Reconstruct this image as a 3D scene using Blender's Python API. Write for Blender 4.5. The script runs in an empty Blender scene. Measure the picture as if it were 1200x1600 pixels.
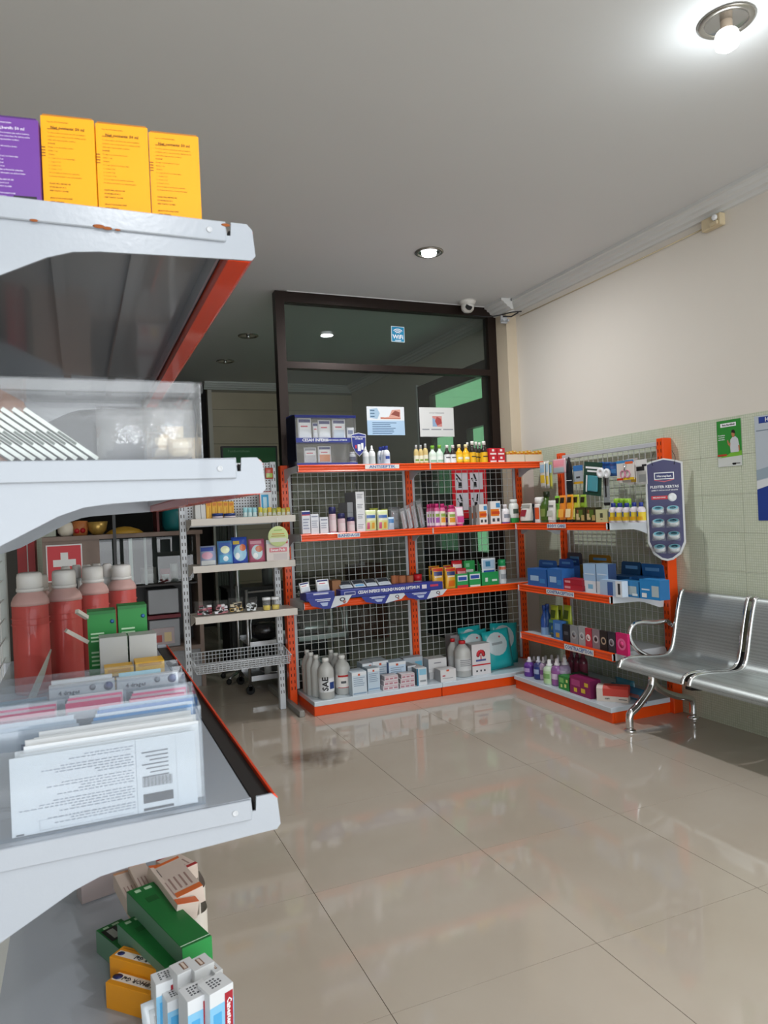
import bpy, math, random
from mathutils import Vector, Matrix
random.seed(7)
D = bpy.data; SC = bpy.context.scene; COL = SC.collection
R = math.radians

# ------------------------------------------------------------------ camera
CAMF, YAW, ROLL, CH = 1116.8, 0.40219, -0.04433, 1.45
_F = Vector((math.sin(YAW), math.cos(YAW), 0)); _R0 = Vector((math.cos(YAW), -math.sin(YAW), 0)); _U0 = Vector((0, 0, 1))
_R = _R0*math.cos(ROLL) + _U0*math.sin(ROLL); _U = -_R0*math.sin(ROLL) + _U0*math.cos(ROLL)
cd = D.cameras.new('camera'); cam = D.objects.new('camera', cd); COL.objects.link(cam)
cd.sensor_width = 36; cd.lens = CAMF*36/1600; cd.clip_start = 0.02; cd.clip_end = 100
cam.matrix_world = Matrix(((_R.x, _U.x, -_F.x, 0), (_R.y, _U.y, -_F.y, 0), (_R.z, _U.z, -_F.z, CH), (0, 0, 0, 1)))
cd.dof.use_dof = True; cd.dof.focus_distance = 4.0; cd.dof.aperture_fstop = 16.0
SC.camera = cam

# ------------------------------------------------------------------ world, daylight, exposure
SC.view_settings.view_transform = 'Standard'; SC.view_settings.look = 'None'
SC.view_settings.gamma = 1.0; SC.view_settings.use_curve_mapping = False
SC.view_settings.exposure = 0.39
w = D.worlds.new('daylight_sky'); SC.world = w; w.use_nodes = True
w.node_tree.nodes['Background'].inputs[0].default_value = (0.86, 0.93, 1.0, 1)
w.node_tree.nodes['Background'].inputs[1].default_value = 2.0
def area(name, loc, rot, sx, sy, power, col):
    l = D.lights.new(name, 'AREA'); l.shape = 'RECTANGLE'; l.size = sx; l.size_y = sy; l.energy = power; l.color = col
    o = D.objects.new(name, l); COL.objects.link(o); o.location = loc; o.rotation_euler = rot
    return o
# daylight entering through the glazed shop front behind the camera: open sky in front, plus an added upward fill lamp standing in for pavement bounce
area('daylight_sky', (0.8, -7.5, 3.2), (R(80), 0, 0), 10.0, 5.0, 110, (0.95, 0.98, 1.0))
area('added_pavement_bounce', (0.8, -4.9, 0.06), (R(132), 0, 0), 6.0, 2.6, 150, (0.98, 0.985, 1.0))

# ------------------------------------------------------------------ pixel rays (only used to read positions off the photograph)
def hit(u, v, ax, val):
    d = _F + _R*((u-600)/CAMF) - _U*((v-800)/CAMF)
    i = 'xyz'.index(ax); o = Vector((0, 0, CH)); t = (val-o[i])/d[i]
    return o + d*t

# ------------------------------------------------------------------ materials
_M = {}
def mat(name, col, rough=0.5, metal=0.0, trans=0.0, ior=1.45, emit=0, coat=0.0, alpha=1.0, var=0.0, vs=8.0, bump=0.0, bs=60.0, spec=0.5):
    if name in _M: return _M[name]
    m = D.materials.new(name); m.use_nodes = True; nt = m.node_tree; b = nt.nodes['Principled BSDF']
    c = (*col, 1) if len(col) == 3 else col
    b.inputs['Base Color'].default_value = c; b.inputs['Roughness'].default_value = rough; b.inputs['Metallic'].default_value = metal
    b.inputs['Transmission Weight'].default_value = trans; b.inputs['IOR'].default_value = ior; b.inputs['Coat Weight'].default_value = coat
    b.inputs['Alpha'].default_value = alpha; b.inputs['Specular IOR Level'].default_value = spec
    if emit: b.inputs['Emission Color'].default_value = c; b.inputs['Emission Strength'].default_value = emit
    if var or bump:
        tc = nt.nodes.new('ShaderNodeTexCoord')
    if var:
        n = nt.nodes.new('ShaderNodeTexNoise'); n.inputs['Scale'].default_value = vs; n.inputs['Detail'].default_value = 4
        mx = nt.nodes.new('ShaderNodeMixRGB'); mx.inputs[1].default_value = tuple(x*(1-var) for x in c[:3]) + (1,)
        mx.inputs[2].default_value = tuple(min(1, x*(1+var)) for x in c[:3]) + (1,)
        nt.links.new(tc.outputs['Object'], n.inputs['Vector']); nt.links.new(n.outputs['Fac'], mx.inputs[0]); nt.links.new(mx.outputs[0], b.inputs['Base Color'])
    if bump:
        n2 = nt.nodes.new('ShaderNodeTexNoise'); n2.inputs['Scale'].default_value = bs; n2.inputs['Detail'].default_value = 3
        bp = nt.nodes.new('ShaderNodeBump'); bp.inputs['Strength'].default_value = bump; bp.inputs['Distance'].default_value = 0.002
        nt.links.new(tc.outputs['Object'], n2.inputs['Vector']); nt.links.new(n2.outputs['Fac'], bp.inputs['Height']); nt.links.new(bp.outputs[0], b.inputs['Normal'])
    _M[name] = m; return m
def glass(name, tint=(1, 1, 1), clear=0.9, rough=0.02, body=(0.9, 0.93, 0.95)):
    """thin clear sheet: mostly straight-through, a little milky body and real fresnel gloss"""
    if name in _M: return _M[name]
    m = D.materials.new(name); m.use_nodes = True; nt = m.node_tree; nt.nodes.clear()
    o = nt.nodes.new('ShaderNodeOutputMaterial'); t = nt.nodes.new('ShaderNodeBsdfTransparent'); t.inputs[0].default_value = (*tint, 1)
    d = nt.nodes.new('ShaderNodeBsdfDiffuse'); d.inputs[0].default_value = (*body, 1)
    g = nt.nodes.new('ShaderNodeBsdfGlossy'); g.inputs['Roughness'].default_value = rough
    f = nt.nodes.new('ShaderNodeFresnel'); f.inputs[0].default_value = 1.5
    m1 = nt.nodes.new('ShaderNodeMixShader'); m1.inputs[0].default_value = 1-clear
    m2 = nt.nodes.new('ShaderNodeMixShader')
    nt.links.new(t.outputs[0], m1.inputs[1]); nt.links.new(d.outputs[0], m1.inputs[2])
    gm = nt.nodes.new('ShaderNodeNewGeometry'); iv = nt.nodes.new('ShaderNodeMath'); iv.operation = 'SUBTRACT'; iv.inputs[0].default_value = 1.0; ml = nt.nodes.new('ShaderNodeMath'); ml.operation = 'MULTIPLY'
    nt.links.new(gm.outputs['Backfacing'], iv.inputs[1]); nt.links.new(f.outputs[0], ml.inputs[0]); nt.links.new(iv.outputs[0], ml.inputs[1]); nt.links.new(ml.outputs[0], m2.inputs[0]); nt.links.new(m1.outputs[0], m2.inputs[1]); nt.links.new(g.outputs[0], m2.inputs[2])
    nt.links.new(m2.outputs[0], o.inputs[0]); _M[name] = m; return m
def C(h):   # sRGB hex -> linear
    return tuple(((int(h[i:i+2], 16)/255+0.055)/1.055)**2.4 if int(h[i:i+2], 16) > 10 else int(h[i:i+2], 16)/255/12.92 for i in (0, 2, 4))
def P(h, rough=0.45):      # printed card of a hex colour
    return mat('card_'+h+('' if rough == 0.45 else str(rough)), C(h), rough, spec=0.4)

# ------------------------------------------------------------------ mesh builder
class B:
    def __init__(s): s.v = []; s.f = []; s.fm = []; s.sm = []; s.m = []; s.T = Matrix()
    def mi(s, m):
        if m not in s.m: s.m.append(m)
        return s.m.index(m)
    def add(s, vs, fs, m, smooth=False):
        k = len(s.v); i = s.mi(m); T = s.T
        s.v += [tuple(T @ Vector(p)) for p in vs]; s.f += [tuple(a+k for a in f) for f in fs]; s.fm += [i]*len(fs); s.sm += [smooth]*len(fs)
        return s
    def box(s, x0, x1, y0, y1, z0, z1, m, bev=0.0):
        if bev:
            b = bev; vs = []
            for z, q in ((z0, 1), (z0+b, 0), (z1-b, 0), (z1, 1)):
                i = b if q else 0
                for x, y in ((x0+b, y0+i), (x1-b, y0+i), (x1-i, y0+b), (x1-i, y1-b), (x1-b, y1-i), (x0+b, y1-i), (x0+i, y1-b), (x0+i, y0+b)): vs.append((x, y, z))
            fs = [tuple(range(7, -1, -1)), tuple(range(24, 32))]
            for r in range(3):
                for k in range(8): fs.append((r*8+k, r*8+(k+1) % 8, r*8+8+(k+1) % 8, r*8+8+k))
            return s.add(vs, fs, m)
        vs = [(x0, y0, z0), (x1, y0, z0), (x1, y1, z0), (x0, y1, z0), (x0, y0, z1), (x1, y0, z1), (x1, y1, z1), (x0, y1, z1)]
        return s.add(vs, [(0, 3, 2, 1), (4, 5, 6, 7), (0, 1, 5, 4), (1, 2, 6, 5), (2, 3, 7, 6), (3, 0, 4, 7)], m)
    def quad(s, ps, m): return s.add(ps, [tuple(range(len(ps)))], m)
    def prism(s, pts, ax, a0, a1, m):
        n = len(pts); q = {'x': lambda p, a: (a, p[0], p[1]), 'y': lambda p, a: (p[0], a, p[1]), 'z': lambda p, a: (p[0], p[1], a)}[ax]
        vs = [q(p, a0) for p in pts] + [q(p, a1) for p in pts]
        fs = [tuple(range(n-1, -1, -1)), tuple(range(n, 2*n))] + [(i, (i+1) % n, n+(i+1) % n, n+i) for i in range(n)]
        return s.add(vs, fs, m)
    def lathe(s, prof, m, n=16, c=(0, 0, 0), sx=1, sy=1, smooth=True, cap=True):
        vs = []; fs = []
        for r, z in prof:
            for k in range(n):
                a = 2*math.pi*k/n; vs.append((c[0]+r*math.cos(a)*sx, c[1]+r*math.sin(a)*sy, c[2]+z))
        for i in range(len(prof)-1):
            for k in range(n): fs.append((i*n+k, i*n+(k+1) % n, (i+1)*n+(k+1) % n, (i+1)*n+k))
        s.add(vs, fs, m, smooth)
        if cap:
            k = len(s.v)-len(vs); i = s.mi(m)
            s.f.append(tuple(k+n-1-j for j in range(n))); s.f.append(tuple(k+(len(prof)-1)*n+j for j in range(n))); s.fm += [i, i]; s.sm += [False, False]
        return s
    def tube(s, pts, r, m, n=8, smooth=True):
        P_ = [Vector(p) for p in pts]; vs = []; fs = []; up = None
        for i, p in enumerate(P_):
            t = (P_[min(i+1, len(P_)-1)]-P_[max(i-1, 0)]).normalized()
            if up is None: up = t.orthogonal().normalized()
            up = (up - t*up.dot(t)).normalized(); s2 = t.cross(up)
            rr = r[i] if isinstance(r, (list, tuple)) else r
            for k in range(n):
                a = 2*math.pi*k/n; vs.append(tuple(p + (up*math.cos(a)+s2*math.sin(a))*rr))
        L = len(P_)
        for i in range(L-1):
            for k in range(n): fs.append((i*n+k, i*n+(k+1) % n, (i+1)*n+(k+1) % n, (i+1)*n+k))
        s.add(vs, fs, m, smooth)
        k = len(s.v)-len(vs); i = s.mi(m)
        s.f.append(tuple(k+n-1-j for j in range(n))); s.f.append(tuple(k+(L-1)*n+j for j in range(n))); s.fm += [i, i]; s.sm += [False, False]
        return s
    def ball(s, c, r, m, n=12, sz=1.0, sx=1.0, sy=1.0):
        prof = [(max(1e-4, r*math.sin(math.pi*i/8)), -r*math.cos(math.pi*i/8)*sz) for i in range(9)]
        return s.lathe(prof, m, n, c, sx, sy)
    def mesh(s, name):
        me = D.meshes.new(name); me.from_pydata(s.v, [], s.f)
        for m in s.m: me.materials.append(m)
        me.polygons.foreach_set('material_index', s.fm); me.polygons.foreach_set('use_smooth', s.sm); me.update()
        return me
    def build(s, name, parent=None, **k): return obj(name, s.mesh(name), parent, **k)
def smooth_pts(pts, n=6):
    """Catmull-Rom through the points"""
    P_ = [Vector(p) for p in pts]; P_ = [P_[0]*2-P_[1]] + P_ + [P_[-1]*2-P_[-2]]; out = []
    for i in range(1, len(P_)-2):
        a, b, c, d = P_[i-1:i+3]
        for k in range(n):
            t = k/n; out.append(0.5*((2*b)+(c-a)*t+(2*a-5*b+4*c-d)*t*t+(3*b-a-3*c+d)*t**3))
    out.append(P_[-2]); return out
def obj(name, me, parent=None, loc=None, rot=None, label=None, cat=None, group=None, kind=None):
    o = D.objects.new(name, me); COL.objects.link(o)
    if parent: o.parent = parent
    if loc is not None: o.location = loc
    if rot is not None: o.rotation_euler = rot if isinstance(rot, (tuple, list)) else (0, 0, rot)
    if label: o['label'] = label
    if cat: o['category'] = cat
    if group: o['group'] = group
    if kind: o['kind'] = kind
    return o
def thing(name, label, cat, loc=(0, 0, 0), rot=0, group=None): return obj(name, None, None, loc, rot, label, cat, group)
def struct(b, name, parent=None): return b.build(name, parent, kind=None if parent else 'structure')
def clone(o, parent=None, loc=None, rot=None, label=None):
    c = o.copy(); COL.objects.link(c)
    if parent: c.parent = parent
    if loc is not None: c.location = loc
    if rot is not None: c.rotation_euler = rot if isinstance(rot, (tuple, list)) else (0, 0, rot)
    if label: c['label'] = label
    for ch in list(o.children): clone(ch, c)
    return c
_T = {}
def text_mesh(txt, size, m, bold=False, ext=0.0002, align='CENTER', res=1):
    key = (txt, size, m.name, bold, align)
    if key in _T: return _T[key]
    cu = D.curves.new('lettering', 'FONT'); cu.body = txt; cu.size = size; cu.align_x = align; cu.align_y = 'CENTER'; cu.extrude = ext
    cu.resolution_u = res
    if bold: cu.offset = size*0.025
    cu.materials.append(m); t = D.objects.new('lettering', cu); COL.objects.link(t)
    bpy.context.view_layer.update()
    me = D.meshes.new_from_object(t.evaluated_get(bpy.context.evaluated_depsgraph_get())); me.name = 'lettering'
    D.objects.remove(t); D.curves.remove(cu); _T[key] = me; return me
def text(parent, txt, size, m, loc, rot=(R(90), 0, 0), bold=False, align='CENTER', sx=1.0, label=None, name='lettering', **k):
    o = obj(name, text_mesh(txt, size, m, bold, align=align, **k), parent, loc, rot, label); o.scale = (sx, 1, 1); return o
def ordinal(i, n, side='left'):
    if n == 1: return ''
    if i == 0: return side+'most'
    if i == n-1: return ('right' if side == 'left' else 'left')+'most'
    return ('second', 'third', 'fourth', 'fifth', 'sixth', 'seventh', 'eighth', 'ninth', 'tenth')[i-1]+' from the '+side
NUM = ['zero', 'one', 'two', 'three', 'four', 'five', 'six', 'seven', 'eight', 'nine', 'ten', 'eleven', 'twelve']

# ------------------------------------------------------------------ palette
WHITE = mat('white_powder_coat', C('c9cdd2'), 0.32, coat=0.2, var=0.04, vs=5, bump=0.15, bs=180)
GREYW = mat('pale_grey_powder_coat', C('b9bcc0'), 0.35, var=0.04)
ORANGE = mat('orange_powder_coat', C('e84c08'), 0.33, coat=0.15, var=0.05, vs=6)
SLOT = mat('slot_dark', C('2a1410'), 0.8)
CREAMM = mat('cream_powder_coat', C('cfc8bf'), 0.4, var=0.04)
BRONZE = mat('dark_bronze_aluminium', C('2b211d'), 0.35, metal=0.5, var=0.08)
CHROME = mat('chrome', (0.75, 0.75, 0.76), 0.09, metal=1.0)
STEEL = mat('brushed_steel', (0.5, 0.51, 0.52), 0.32, metal=1.0, var=0.06, vs=20)
BLACKM = mat('black_painted_metal', C('141414'), 0.45)
RUBBER = mat('black_rubber', C('151515'), 0.8)
CLEAR = glass('clear_plastic', clear=0.965, rough=0.03)
NAVY = mat('navy_print', C('27348a'), 0.4)
DNAVY = mat('dark_navy_print', C('1d2344'), 0.45)
RED = mat('red_print', C('c9202a'), 0.4)
PWHITE = mat('white_print', C('eef0f2'), 0.45)
BLK = mat('black_ink', C('1c1c20'), 0.5)
GREYINK = mat('grey_ink', C('6b6e75'), 0.5)
# ================================================================== ROOM
XR, XL, YF, YB, ZC, YP = 3.73, -2.188, -3.256, 9.78, 3.30, 5.72
TS, TX0, TY0 = 0.73928, 0.768256-4*0.73928, 1.91716-7*0.73928
def floor_mat():
    m = D.materials.new('polished_beige_floor_tile'); m.use_nodes = True; nt = m.node_tree; b = nt.nodes['Principled BSDF']; L = nt.links.new
    b.inputs['Roughness'].default_value = 0.07; b.inputs['Specular IOR Level'].default_value = 0.55
    g = nt.nodes.new('ShaderNodeNewGeometry'); n = nt.nodes.new('ShaderNodeTexNoise'); n.inputs['Scale'].default_value = 1.3; n.inputs['Detail'].default_value = 5
    cr = nt.nodes.new('ShaderNodeValToRGB'); cr.color_ramp.elements[0].position = 0.3; cr.color_ramp.elements[1].position = 0.7
    cr.color_ramp.elements[0].color = (*C('b4a899'), 1); cr.color_ramp.elements[1].color = (*C('bfb5a8'), 1)
    # dried spill on the tile in front of the white wire rack
    sub = nt.nodes.new('ShaderNodeVectorMath'); sub.operation = 'SUBTRACT'; sub.inputs[1].default_value = (1.24, 4.14, 0)
    sc = nt.nodes.new('ShaderNodeVectorMath'); sc.operation = 'MULTIPLY'; sc.inputs[1].default_value = (4.2, 5.2, 0)
    ln = nt.nodes.new('ShaderNodeVectorMath'); ln.operation = 'LENGTH'
    n2 = nt.nodes.new('ShaderNodeTexNoise'); n2.inputs['Scale'].default_value = 5; n2.inputs['Detail'].default_value = 6
    ad = nt.nodes.new('ShaderNodeMath'); ad.operation = 'ADD'; mr = nt.nodes.new('ShaderNodeMapRange')
    mr.inputs['From Min'].default_value = 1.75; mr.inputs['From Max'].default_value = 1.0; mr.inputs['To Min'].default_value = 0; mr.inputs['To Max'].default_value = 0.72
    mul = nt.nodes.new('ShaderNodeMath'); mul.operation = 'MULTIPLY'; mul.inputs[1].default_value = 1.3
    mx = nt.nodes.new('ShaderNodeMixRGB'); mx.inputs[2].default_value = (*C('55402f'), 1)
    L(g.outputs['Position'], n.inputs['Vector']); L(n.outputs['Fac'], cr.inputs[0]); L(g.outputs['Position'], sub.inputs[0]); L(sub.outputs[0], sc.inputs[0]); L(sc.outputs[0], ln.inputs[0])
    L(g.outputs['Position'], n2.inputs['Vector']); L(n2.outputs['Fac'], mul.inputs[0]); L(ln.outputs['Value'], ad.inputs[0]); L(mul.outputs[0], ad.inputs[1]); L(ad.outputs[0], mr.inputs['Value'])
    L(mr.outputs[0], mx.inputs[0]); L(cr.outputs[0], mx.inputs[1]); L(mx.outputs[0], b.inputs['Base Color'])
    n3 = nt.nodes.new('ShaderNodeTexNoise'); n3.inputs['Scale'].default_value = 2.5; r2 = nt.nodes.new('ShaderNodeMapRange'); r2.inputs['To Min'].default_value = 0.025; r2.inputs['To Max'].default_value = 0.09
    L(g.outputs['Position'], n3.inputs['Vector']); L(n3.outputs['Fac'], r2.inputs['Value']); L(r2.outputs[0], b.inputs['Roughness'])
    return m
FLOORM = floor_mat(); GROUT = mat('dark_grout', C('5d544b'), 0.8)
fl = struct(B().box(XL-0.1, XR+0.12, YF-0.1, YB+0.3, -0.12, -0.004, GROUT), 'floor')
g = 0.0012
tile = B().box(g, TS-g, g, TS-g, -0.004, 0.0, FLOORM).mesh('floor_tile')
for i in range(8):
    for j in range(18): obj('floor_tile', tile, fl, (TX0+i*TS, TY0+j*TS, 0))
CEILM = mat('ceiling_paint', C('d3d4d4'), 0.75, var=0.02, vs=1.5)
struct(B().box(XL-0.1, XR+0.12, YF-0.1, YB+0.3, ZC, ZC+0.1, CEILM), 'ceiling')
WALLM = mat('cream_wall_paint', C('dcd6cc'), 0.7, var=0.03, vs=1.2, bump=0.1, bs=40)
def mosaic_mat():
    m = D.materials.new('embossed_mosaic_tile'); m.use_nodes = True; nt = m.node_tree; b = nt.nodes['Principled BSDF']; L = nt.links.new
    g_ = nt.nodes.new('ShaderNodeNewGeometry'); sp = nt.nodes.new('ShaderNodeSeparateXYZ'); cb = nt.nodes.new('ShaderNodeCombineXYZ')
    L(g_.outputs['Position'], sp.inputs[0]); ad = nt.nodes.new('ShaderNodeMath'); ad.operation = 'ADD'
    L(sp.outputs['X'], ad.inputs[0]); L(sp.outputs['Y'], ad.inputs[1]); L(ad.outputs[0], cb.inputs['X']); L(sp.outputs['Z'], cb.inputs['Y'])
    br = nt.nodes.new('ShaderNodeTexBrick'); br.offset = 0; br.inputs['Scale'].default_value = 1.0
    br.inputs['Brick Width'].default_value = 0.0155; br.inputs['Row Height'].default_value = 0.0155; br.inputs['Mortar Size'].default_value = 0.0016; br.inputs['Mortar Smooth'].default_value = 0.5
    br.inputs['Color1'].default_value = (*C('c9d0b9'), 1); br.inputs['Color2'].default_value = (*C('cfd5c2'), 1); br.inputs['Mortar'].default_value = (*C('b3bba5'), 1)
    L(cb.outputs[0], br.inputs['Vector']); L(br.outputs['Color'], b.inputs['Base Color'])
    bp = nt.nodes.new('ShaderNodeBump'); bp.inputs['Strength'].default_value = 0.5; bp.inputs['Distance'].default_value = 0.001; bp.invert = True
    L(br.outputs['Fac'], bp.inputs['Height']); L(bp.outputs[0], b.inputs['Normal']); b.inputs['Roughness'].default_value = 0.25
    return m
MOS = mosaic_mat()
# right wall, with an opening behind the glass partition for the green-paned window
b = B(); W0, W1 = 6.05, 7.58
b.box(XR, XR+0.12, YF-0.1, W0, 0, ZC, WALLM).box(XR, XR+0.12, W1, YB+0.3, 0, ZC, WALLM).box(XR, XR+0.12, W0, W1, 2.905, ZC, WALLM)
wr = struct(b, 'wall_right')
tw, th = 0.31, 0.24; ys = 3.465-22*tw
wt = B().box(-0.006, 0, 0.0008, tw-0.0008, 0.0008, th-0.0008, MOS).mesh('wall_tile')
wt2 = B().box(-0.006, 0, 0.0008, tw-0.0008, 0.0008, 1.945-8*th-0.0008, MOS).mesh('wall_tile')
for j in range(29):
    y = ys+j*tw
    if y+tw > 5.52: break
    for k in range(8): obj('wall_tile', wt, wr, (XR, y, 1.945-(k+1)*th))
    obj('wall_tile', wt2, wr, (XR, y, 0))
struct(B().box(XL-0.12, XL, YF-0.1, YB+0.3, 0, ZC, mat('left_wall_paint', C('a8a396'), 0.8)), 'wall_left')
# shop front behind the camera: glazed, open to daylight
b = B(); b.box(XL, XR, YF-0.12, YF, ZC-0.25, ZC, WALLM).box(XL, XR, YF-0.12, YF, 0, 0.12, WALLM)
wf = struct(b, 'wall_front')
b = B()
for x in (XL, -0.75, 0.75, 2.25, XR-0.07): b.box(x, x+0.07, YF-0.1, YF-0.02, 0.12, ZC-0.25, BRONZE)
b.box(XL, XR, YF-0.1, YF-0.02, 2.2, 2.27, BRONZE)
struct(b, 'window_3')
# far wall with the beige ribbed panelling and the dark passage beside it
RIB = mat('beige_ribbed_panel', C('c6b8a2'), 0.6, var=0.12, vs=3)
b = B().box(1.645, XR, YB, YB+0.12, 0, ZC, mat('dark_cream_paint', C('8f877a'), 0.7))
wb = struct(b, 'wall_back')
for k in range(13):
    z = 0.12+k*0.235; B().box(1.70, 3.72, YB-0.02-(0.004 if k % 2 else 0), YB, z, z+0.229, RIB).build('panel', wb)
B().box(1.645, 1.70, YB-0.03, YB, 0, 3.2, CREAMM).build('corner_trim', wb)
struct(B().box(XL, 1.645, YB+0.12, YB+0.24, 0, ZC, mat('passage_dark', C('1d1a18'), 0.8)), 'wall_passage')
def cornice(name, prof, path_boxes):
    b = B()
    for p in path_boxes: b.prism(*p)
    return struct(b, name)
CORN = mat('cornice_white', C('d6d7d5'), 0.6)
def corn_prof(x, s): # stepped cornice profile hanging from the ceiling, x = wall plane, s = direction into the room
    return [(x, ZC), (x+s*0.115, ZC), (x+s*0.115, ZC-0.022), (x+s*0.095, ZC-0.026), (x+s*0.085, ZC-0.044), (x+s*0.066, ZC-0.05), (x+s*0.055, ZC-0.07), (x+s*0.03, ZC-0.076), (x+s*0.02, ZC-0.092), (x, ZC-0.094)]
YPF, XP = 5.50, 3.625
b = B().prism(corn_prof(XR, -1), 'y', YF, YPF+0.01, CORN); struct(b, 'trim_1')
b = B().prism(corn_prof(YPF, -1), 'x', XP-0.02, XR, CORN).prism(corn_prof(XP, -1), 'y', YPF-0.115, YP-0.03, CORN); struct(b, 'trim_2')
b = B().prism(corn_prof(YB, -1), 'x', 1.60, XR, CORN); struct(b, 'trim_3')
b = B().prism(corn_prof(XR, -1), 'y', YP+0.05, YB, CORN); struct(b, 'trim_4')
# pier at the corner between the right wall and the partition
struct(B().box(XP, XR, YPF, YP+0.06, 0, ZC, mat('pier_paint', C('c9bba4'), 0.7)), 'wall_pier')
# glazed partition
b = B(); x0, x1 = 1.534, XP; yf, yb = YP-0.045, YP+0.045
part = struct(B().box(x0, x0+0.075, yf, yb, 0, ZC-0.006, BRONZE).box(x1-0.085, x1, yf, yb, 0, ZC-0.006, BRONZE).box(x0+0.075, x1-0.085, yf, yb, ZC-0.09, ZC-0.006, BRONZE)
   .box(x0+0.075, x1-0.085, yf, yb, 2.665, 2.72, BRONZE).box(x0+0.075, x1-0.085, yf, yb, 0, 0.09, BRONZE), 'window_1')
B().box(x0+0.10, x1, yf-0.004, yb, ZC-0.006, ZC, CORN).build('ceiling_bead', part)
PANE = glass('partition_glass', tint=(0.80, 0.84, 0.82), clear=0.985, rough=0.005, body=(0.3, 0.33, 0.31))
B().box(x0+0.07, x1-0.08, YP-0.003, YP+0.003, 2.71, ZC-0.085, PANE).build('upper_pane', part)
B().box(x0+0.07, x1-0.08, YP-0.003, YP+0.003, 0.085, 2.67, PANE).build('lower_pane', part)
b = B().tube([(x0+0.05, yf-0.004, 1.95), (x0+0.05, yf-0.03, 1.97), (x0+0.05, yf-0.03, 2.10), (x0+0.05, yf-0.004, 2.12)], 0.006, STEEL); b.build('latch', part)
# window in the right wall behind the partition: dark frame, green panes
GP = glass('green_tinted_pane', tint=(0.62, 0.82, 0.66), clear=0.9, body=(0.45, 0.6, 0.48))
b = B(); X0, X1 = XR-0.01, XR+0.07
b.box(X0, X1, W0, W1, 2.76, 2.905, BRONZE).box(X0, X1, W0, W1, 2.27, 2.54, BRONZE).box(X0, X1, 7.28, W1, 0, 2.76, BRONZE).box(X0, X1, 6.47, 6.76, 0, 2.27, BRONZE)
b.box(X0, X1, W0, 6.13, 0, 2.76, BRONZE).box(X0, X1, W0, W1, 1.50, 1.62, BRONZE).box(X0, X1, W0, W1, 0, 1.0, BRONZE)
w2 = struct(b, 'window_2')
B().box(XR+0.03, XR+0.035, 6.1, 7.3, 2.5, 2.8, GP).build('pane', w2)
B().box(XR+0.03, XR+0.035, 6.7, 7.3, 1.0, 2.3, GP).build('pane', w2)
B().box(XR+0.03, XR+0.035, 6.1, 6.5, 1.0, 2.3, GP).build('pane', w2)
B().box(XR-0.025, XR+0.005, W1, W1+0.035, 0, 2.93, CORN).build('white_bead', w2)
struct(B().box(XR+2.6, XR+2.7, 4.0, 17.0, 0, 5.5, mat('outside_green_wall', C('a3b8a2'), 0.8)), 'wall_outside')

# ================================================================== CEILING FITTINGS
def downlight(x, y, lit, label, bulb_out=False):
    t = thing('downlight', label, 'ceiling light', (x, y, ZC), 0, 'round recessed downlights')
    rim = mat('downlight_rim', C('9a968e'), 0.25, metal=0.8); b = B()
    b.lathe([(0.078, -0.004), (0.103, 0.0), (0.105, -0.006), (0.095, -0.012), (0.078, -0.010), (0.078, -0.004)], rim, 32, cap=False); b.build('rim', t)
    b = B().lathe([(0.079, -0.006), (0.07, -0.004), (0.05, -0.003), (0.001, -0.002)], mat('reflector', (0.6, 0.62, 0.63), 0.15, metal=1.0), 28, cap=False); b.build('reflector', t)
    if lit:
        e = mat('lit_bulb', (0.93, 0.97, 1.0), 0.3, emit=5)
        if bulb_out: B().lathe([(0.022, 0.0), (0.022, -0.03), (0.034, -0.042)], P('d9c4ae'), 20).build('bulb_neck', t)
        b = B().lathe([(0.034, -0.042), (0.040, -0.048), (0.048, -0.075), (0.042, -0.10), (0.02, -0.115), (0.001, -0.118)] if bulb_out else [(0.03, -0.004), (0.055, -0.012), (0.05, -0.024), (0.001, -0.028)], e, 24); b.build('bulb', t)
        l = D.lights.new('downlight_glow', 'POINT' if bulb_out else 'AREA'); l.energy = lit; l.color = (0.88, 0.96, 1.0) if bulb_out else (0.97, 0.98, 1.0)
        if bulb_out: l.shadow_soft_size = 0.05
        else: l.shape = 'DISK'; l.size = 0.12
        o = D.objects.new('downlight_glow', l); COL.objects.link(o); o.location = (x, y, ZC-0.17 if bulb_out else ZC-0.035)
    else:
        b = B().lathe([(0.015, -0.002), (0.022, -0.012), (0.012, -0.026), (0.001, -0.028)], CHROME, 16); b.build('bulb', t)
downlight(2.39, 2.005, 3.0, 'lit downlight with a protruding bulb, nearest to the camera at top right', True)
downlight(2.38, 4.56, 24, 'lit flush downlight in the middle of the ceiling in front of the partition')
downlight(1.645, 7.18, 0, 'unlit downlight left of the dark partition frame, nearer of the two')
downlight(1.64, 8.40, 0, 'unlit downlight in the dark passage ceiling, farther of the two')
for x, y, q in ((2.39, -0.55, 'nearest the right wall'), (2.39, -2.2, 'nearest the shop front'), (0.3, -2.4, 'left of the shop front middle')): downlight(x, y, 30, 'added fill downlight, unseen behind the camera, '+q)  # unseen downlights added as fill for the room
# dome camera
t = thing('security_camera', 'small white dome security camera on the ceiling above the partition', 'camera', (3.26, 5.55, ZC))
wp = mat('white_plastic', C('d8d6d0'), 0.35)
B().lathe([(0.075, 0), (0.075, -0.014), (0.066, -0.03), (0.058, -0.04)], wp, 24).build('base', t)
B().lathe([(0.056, -0.03), (0.06, -0.05), (0.054, -0.08), (0.036, -0.10), (0.001, -0.108)], wp, 24).build('dome', t)
b = B(); b.T = Matrix.Translation((-0.018, -0.045, -0.073)) @ Matrix.Rotation(R(65), 4, 'X'); b.lathe([(0.03, 0), (0.03, 0.014), (0.02, 0.016), (0.001, 0.017)], BLK, 20); b.build('lens', t)
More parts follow.
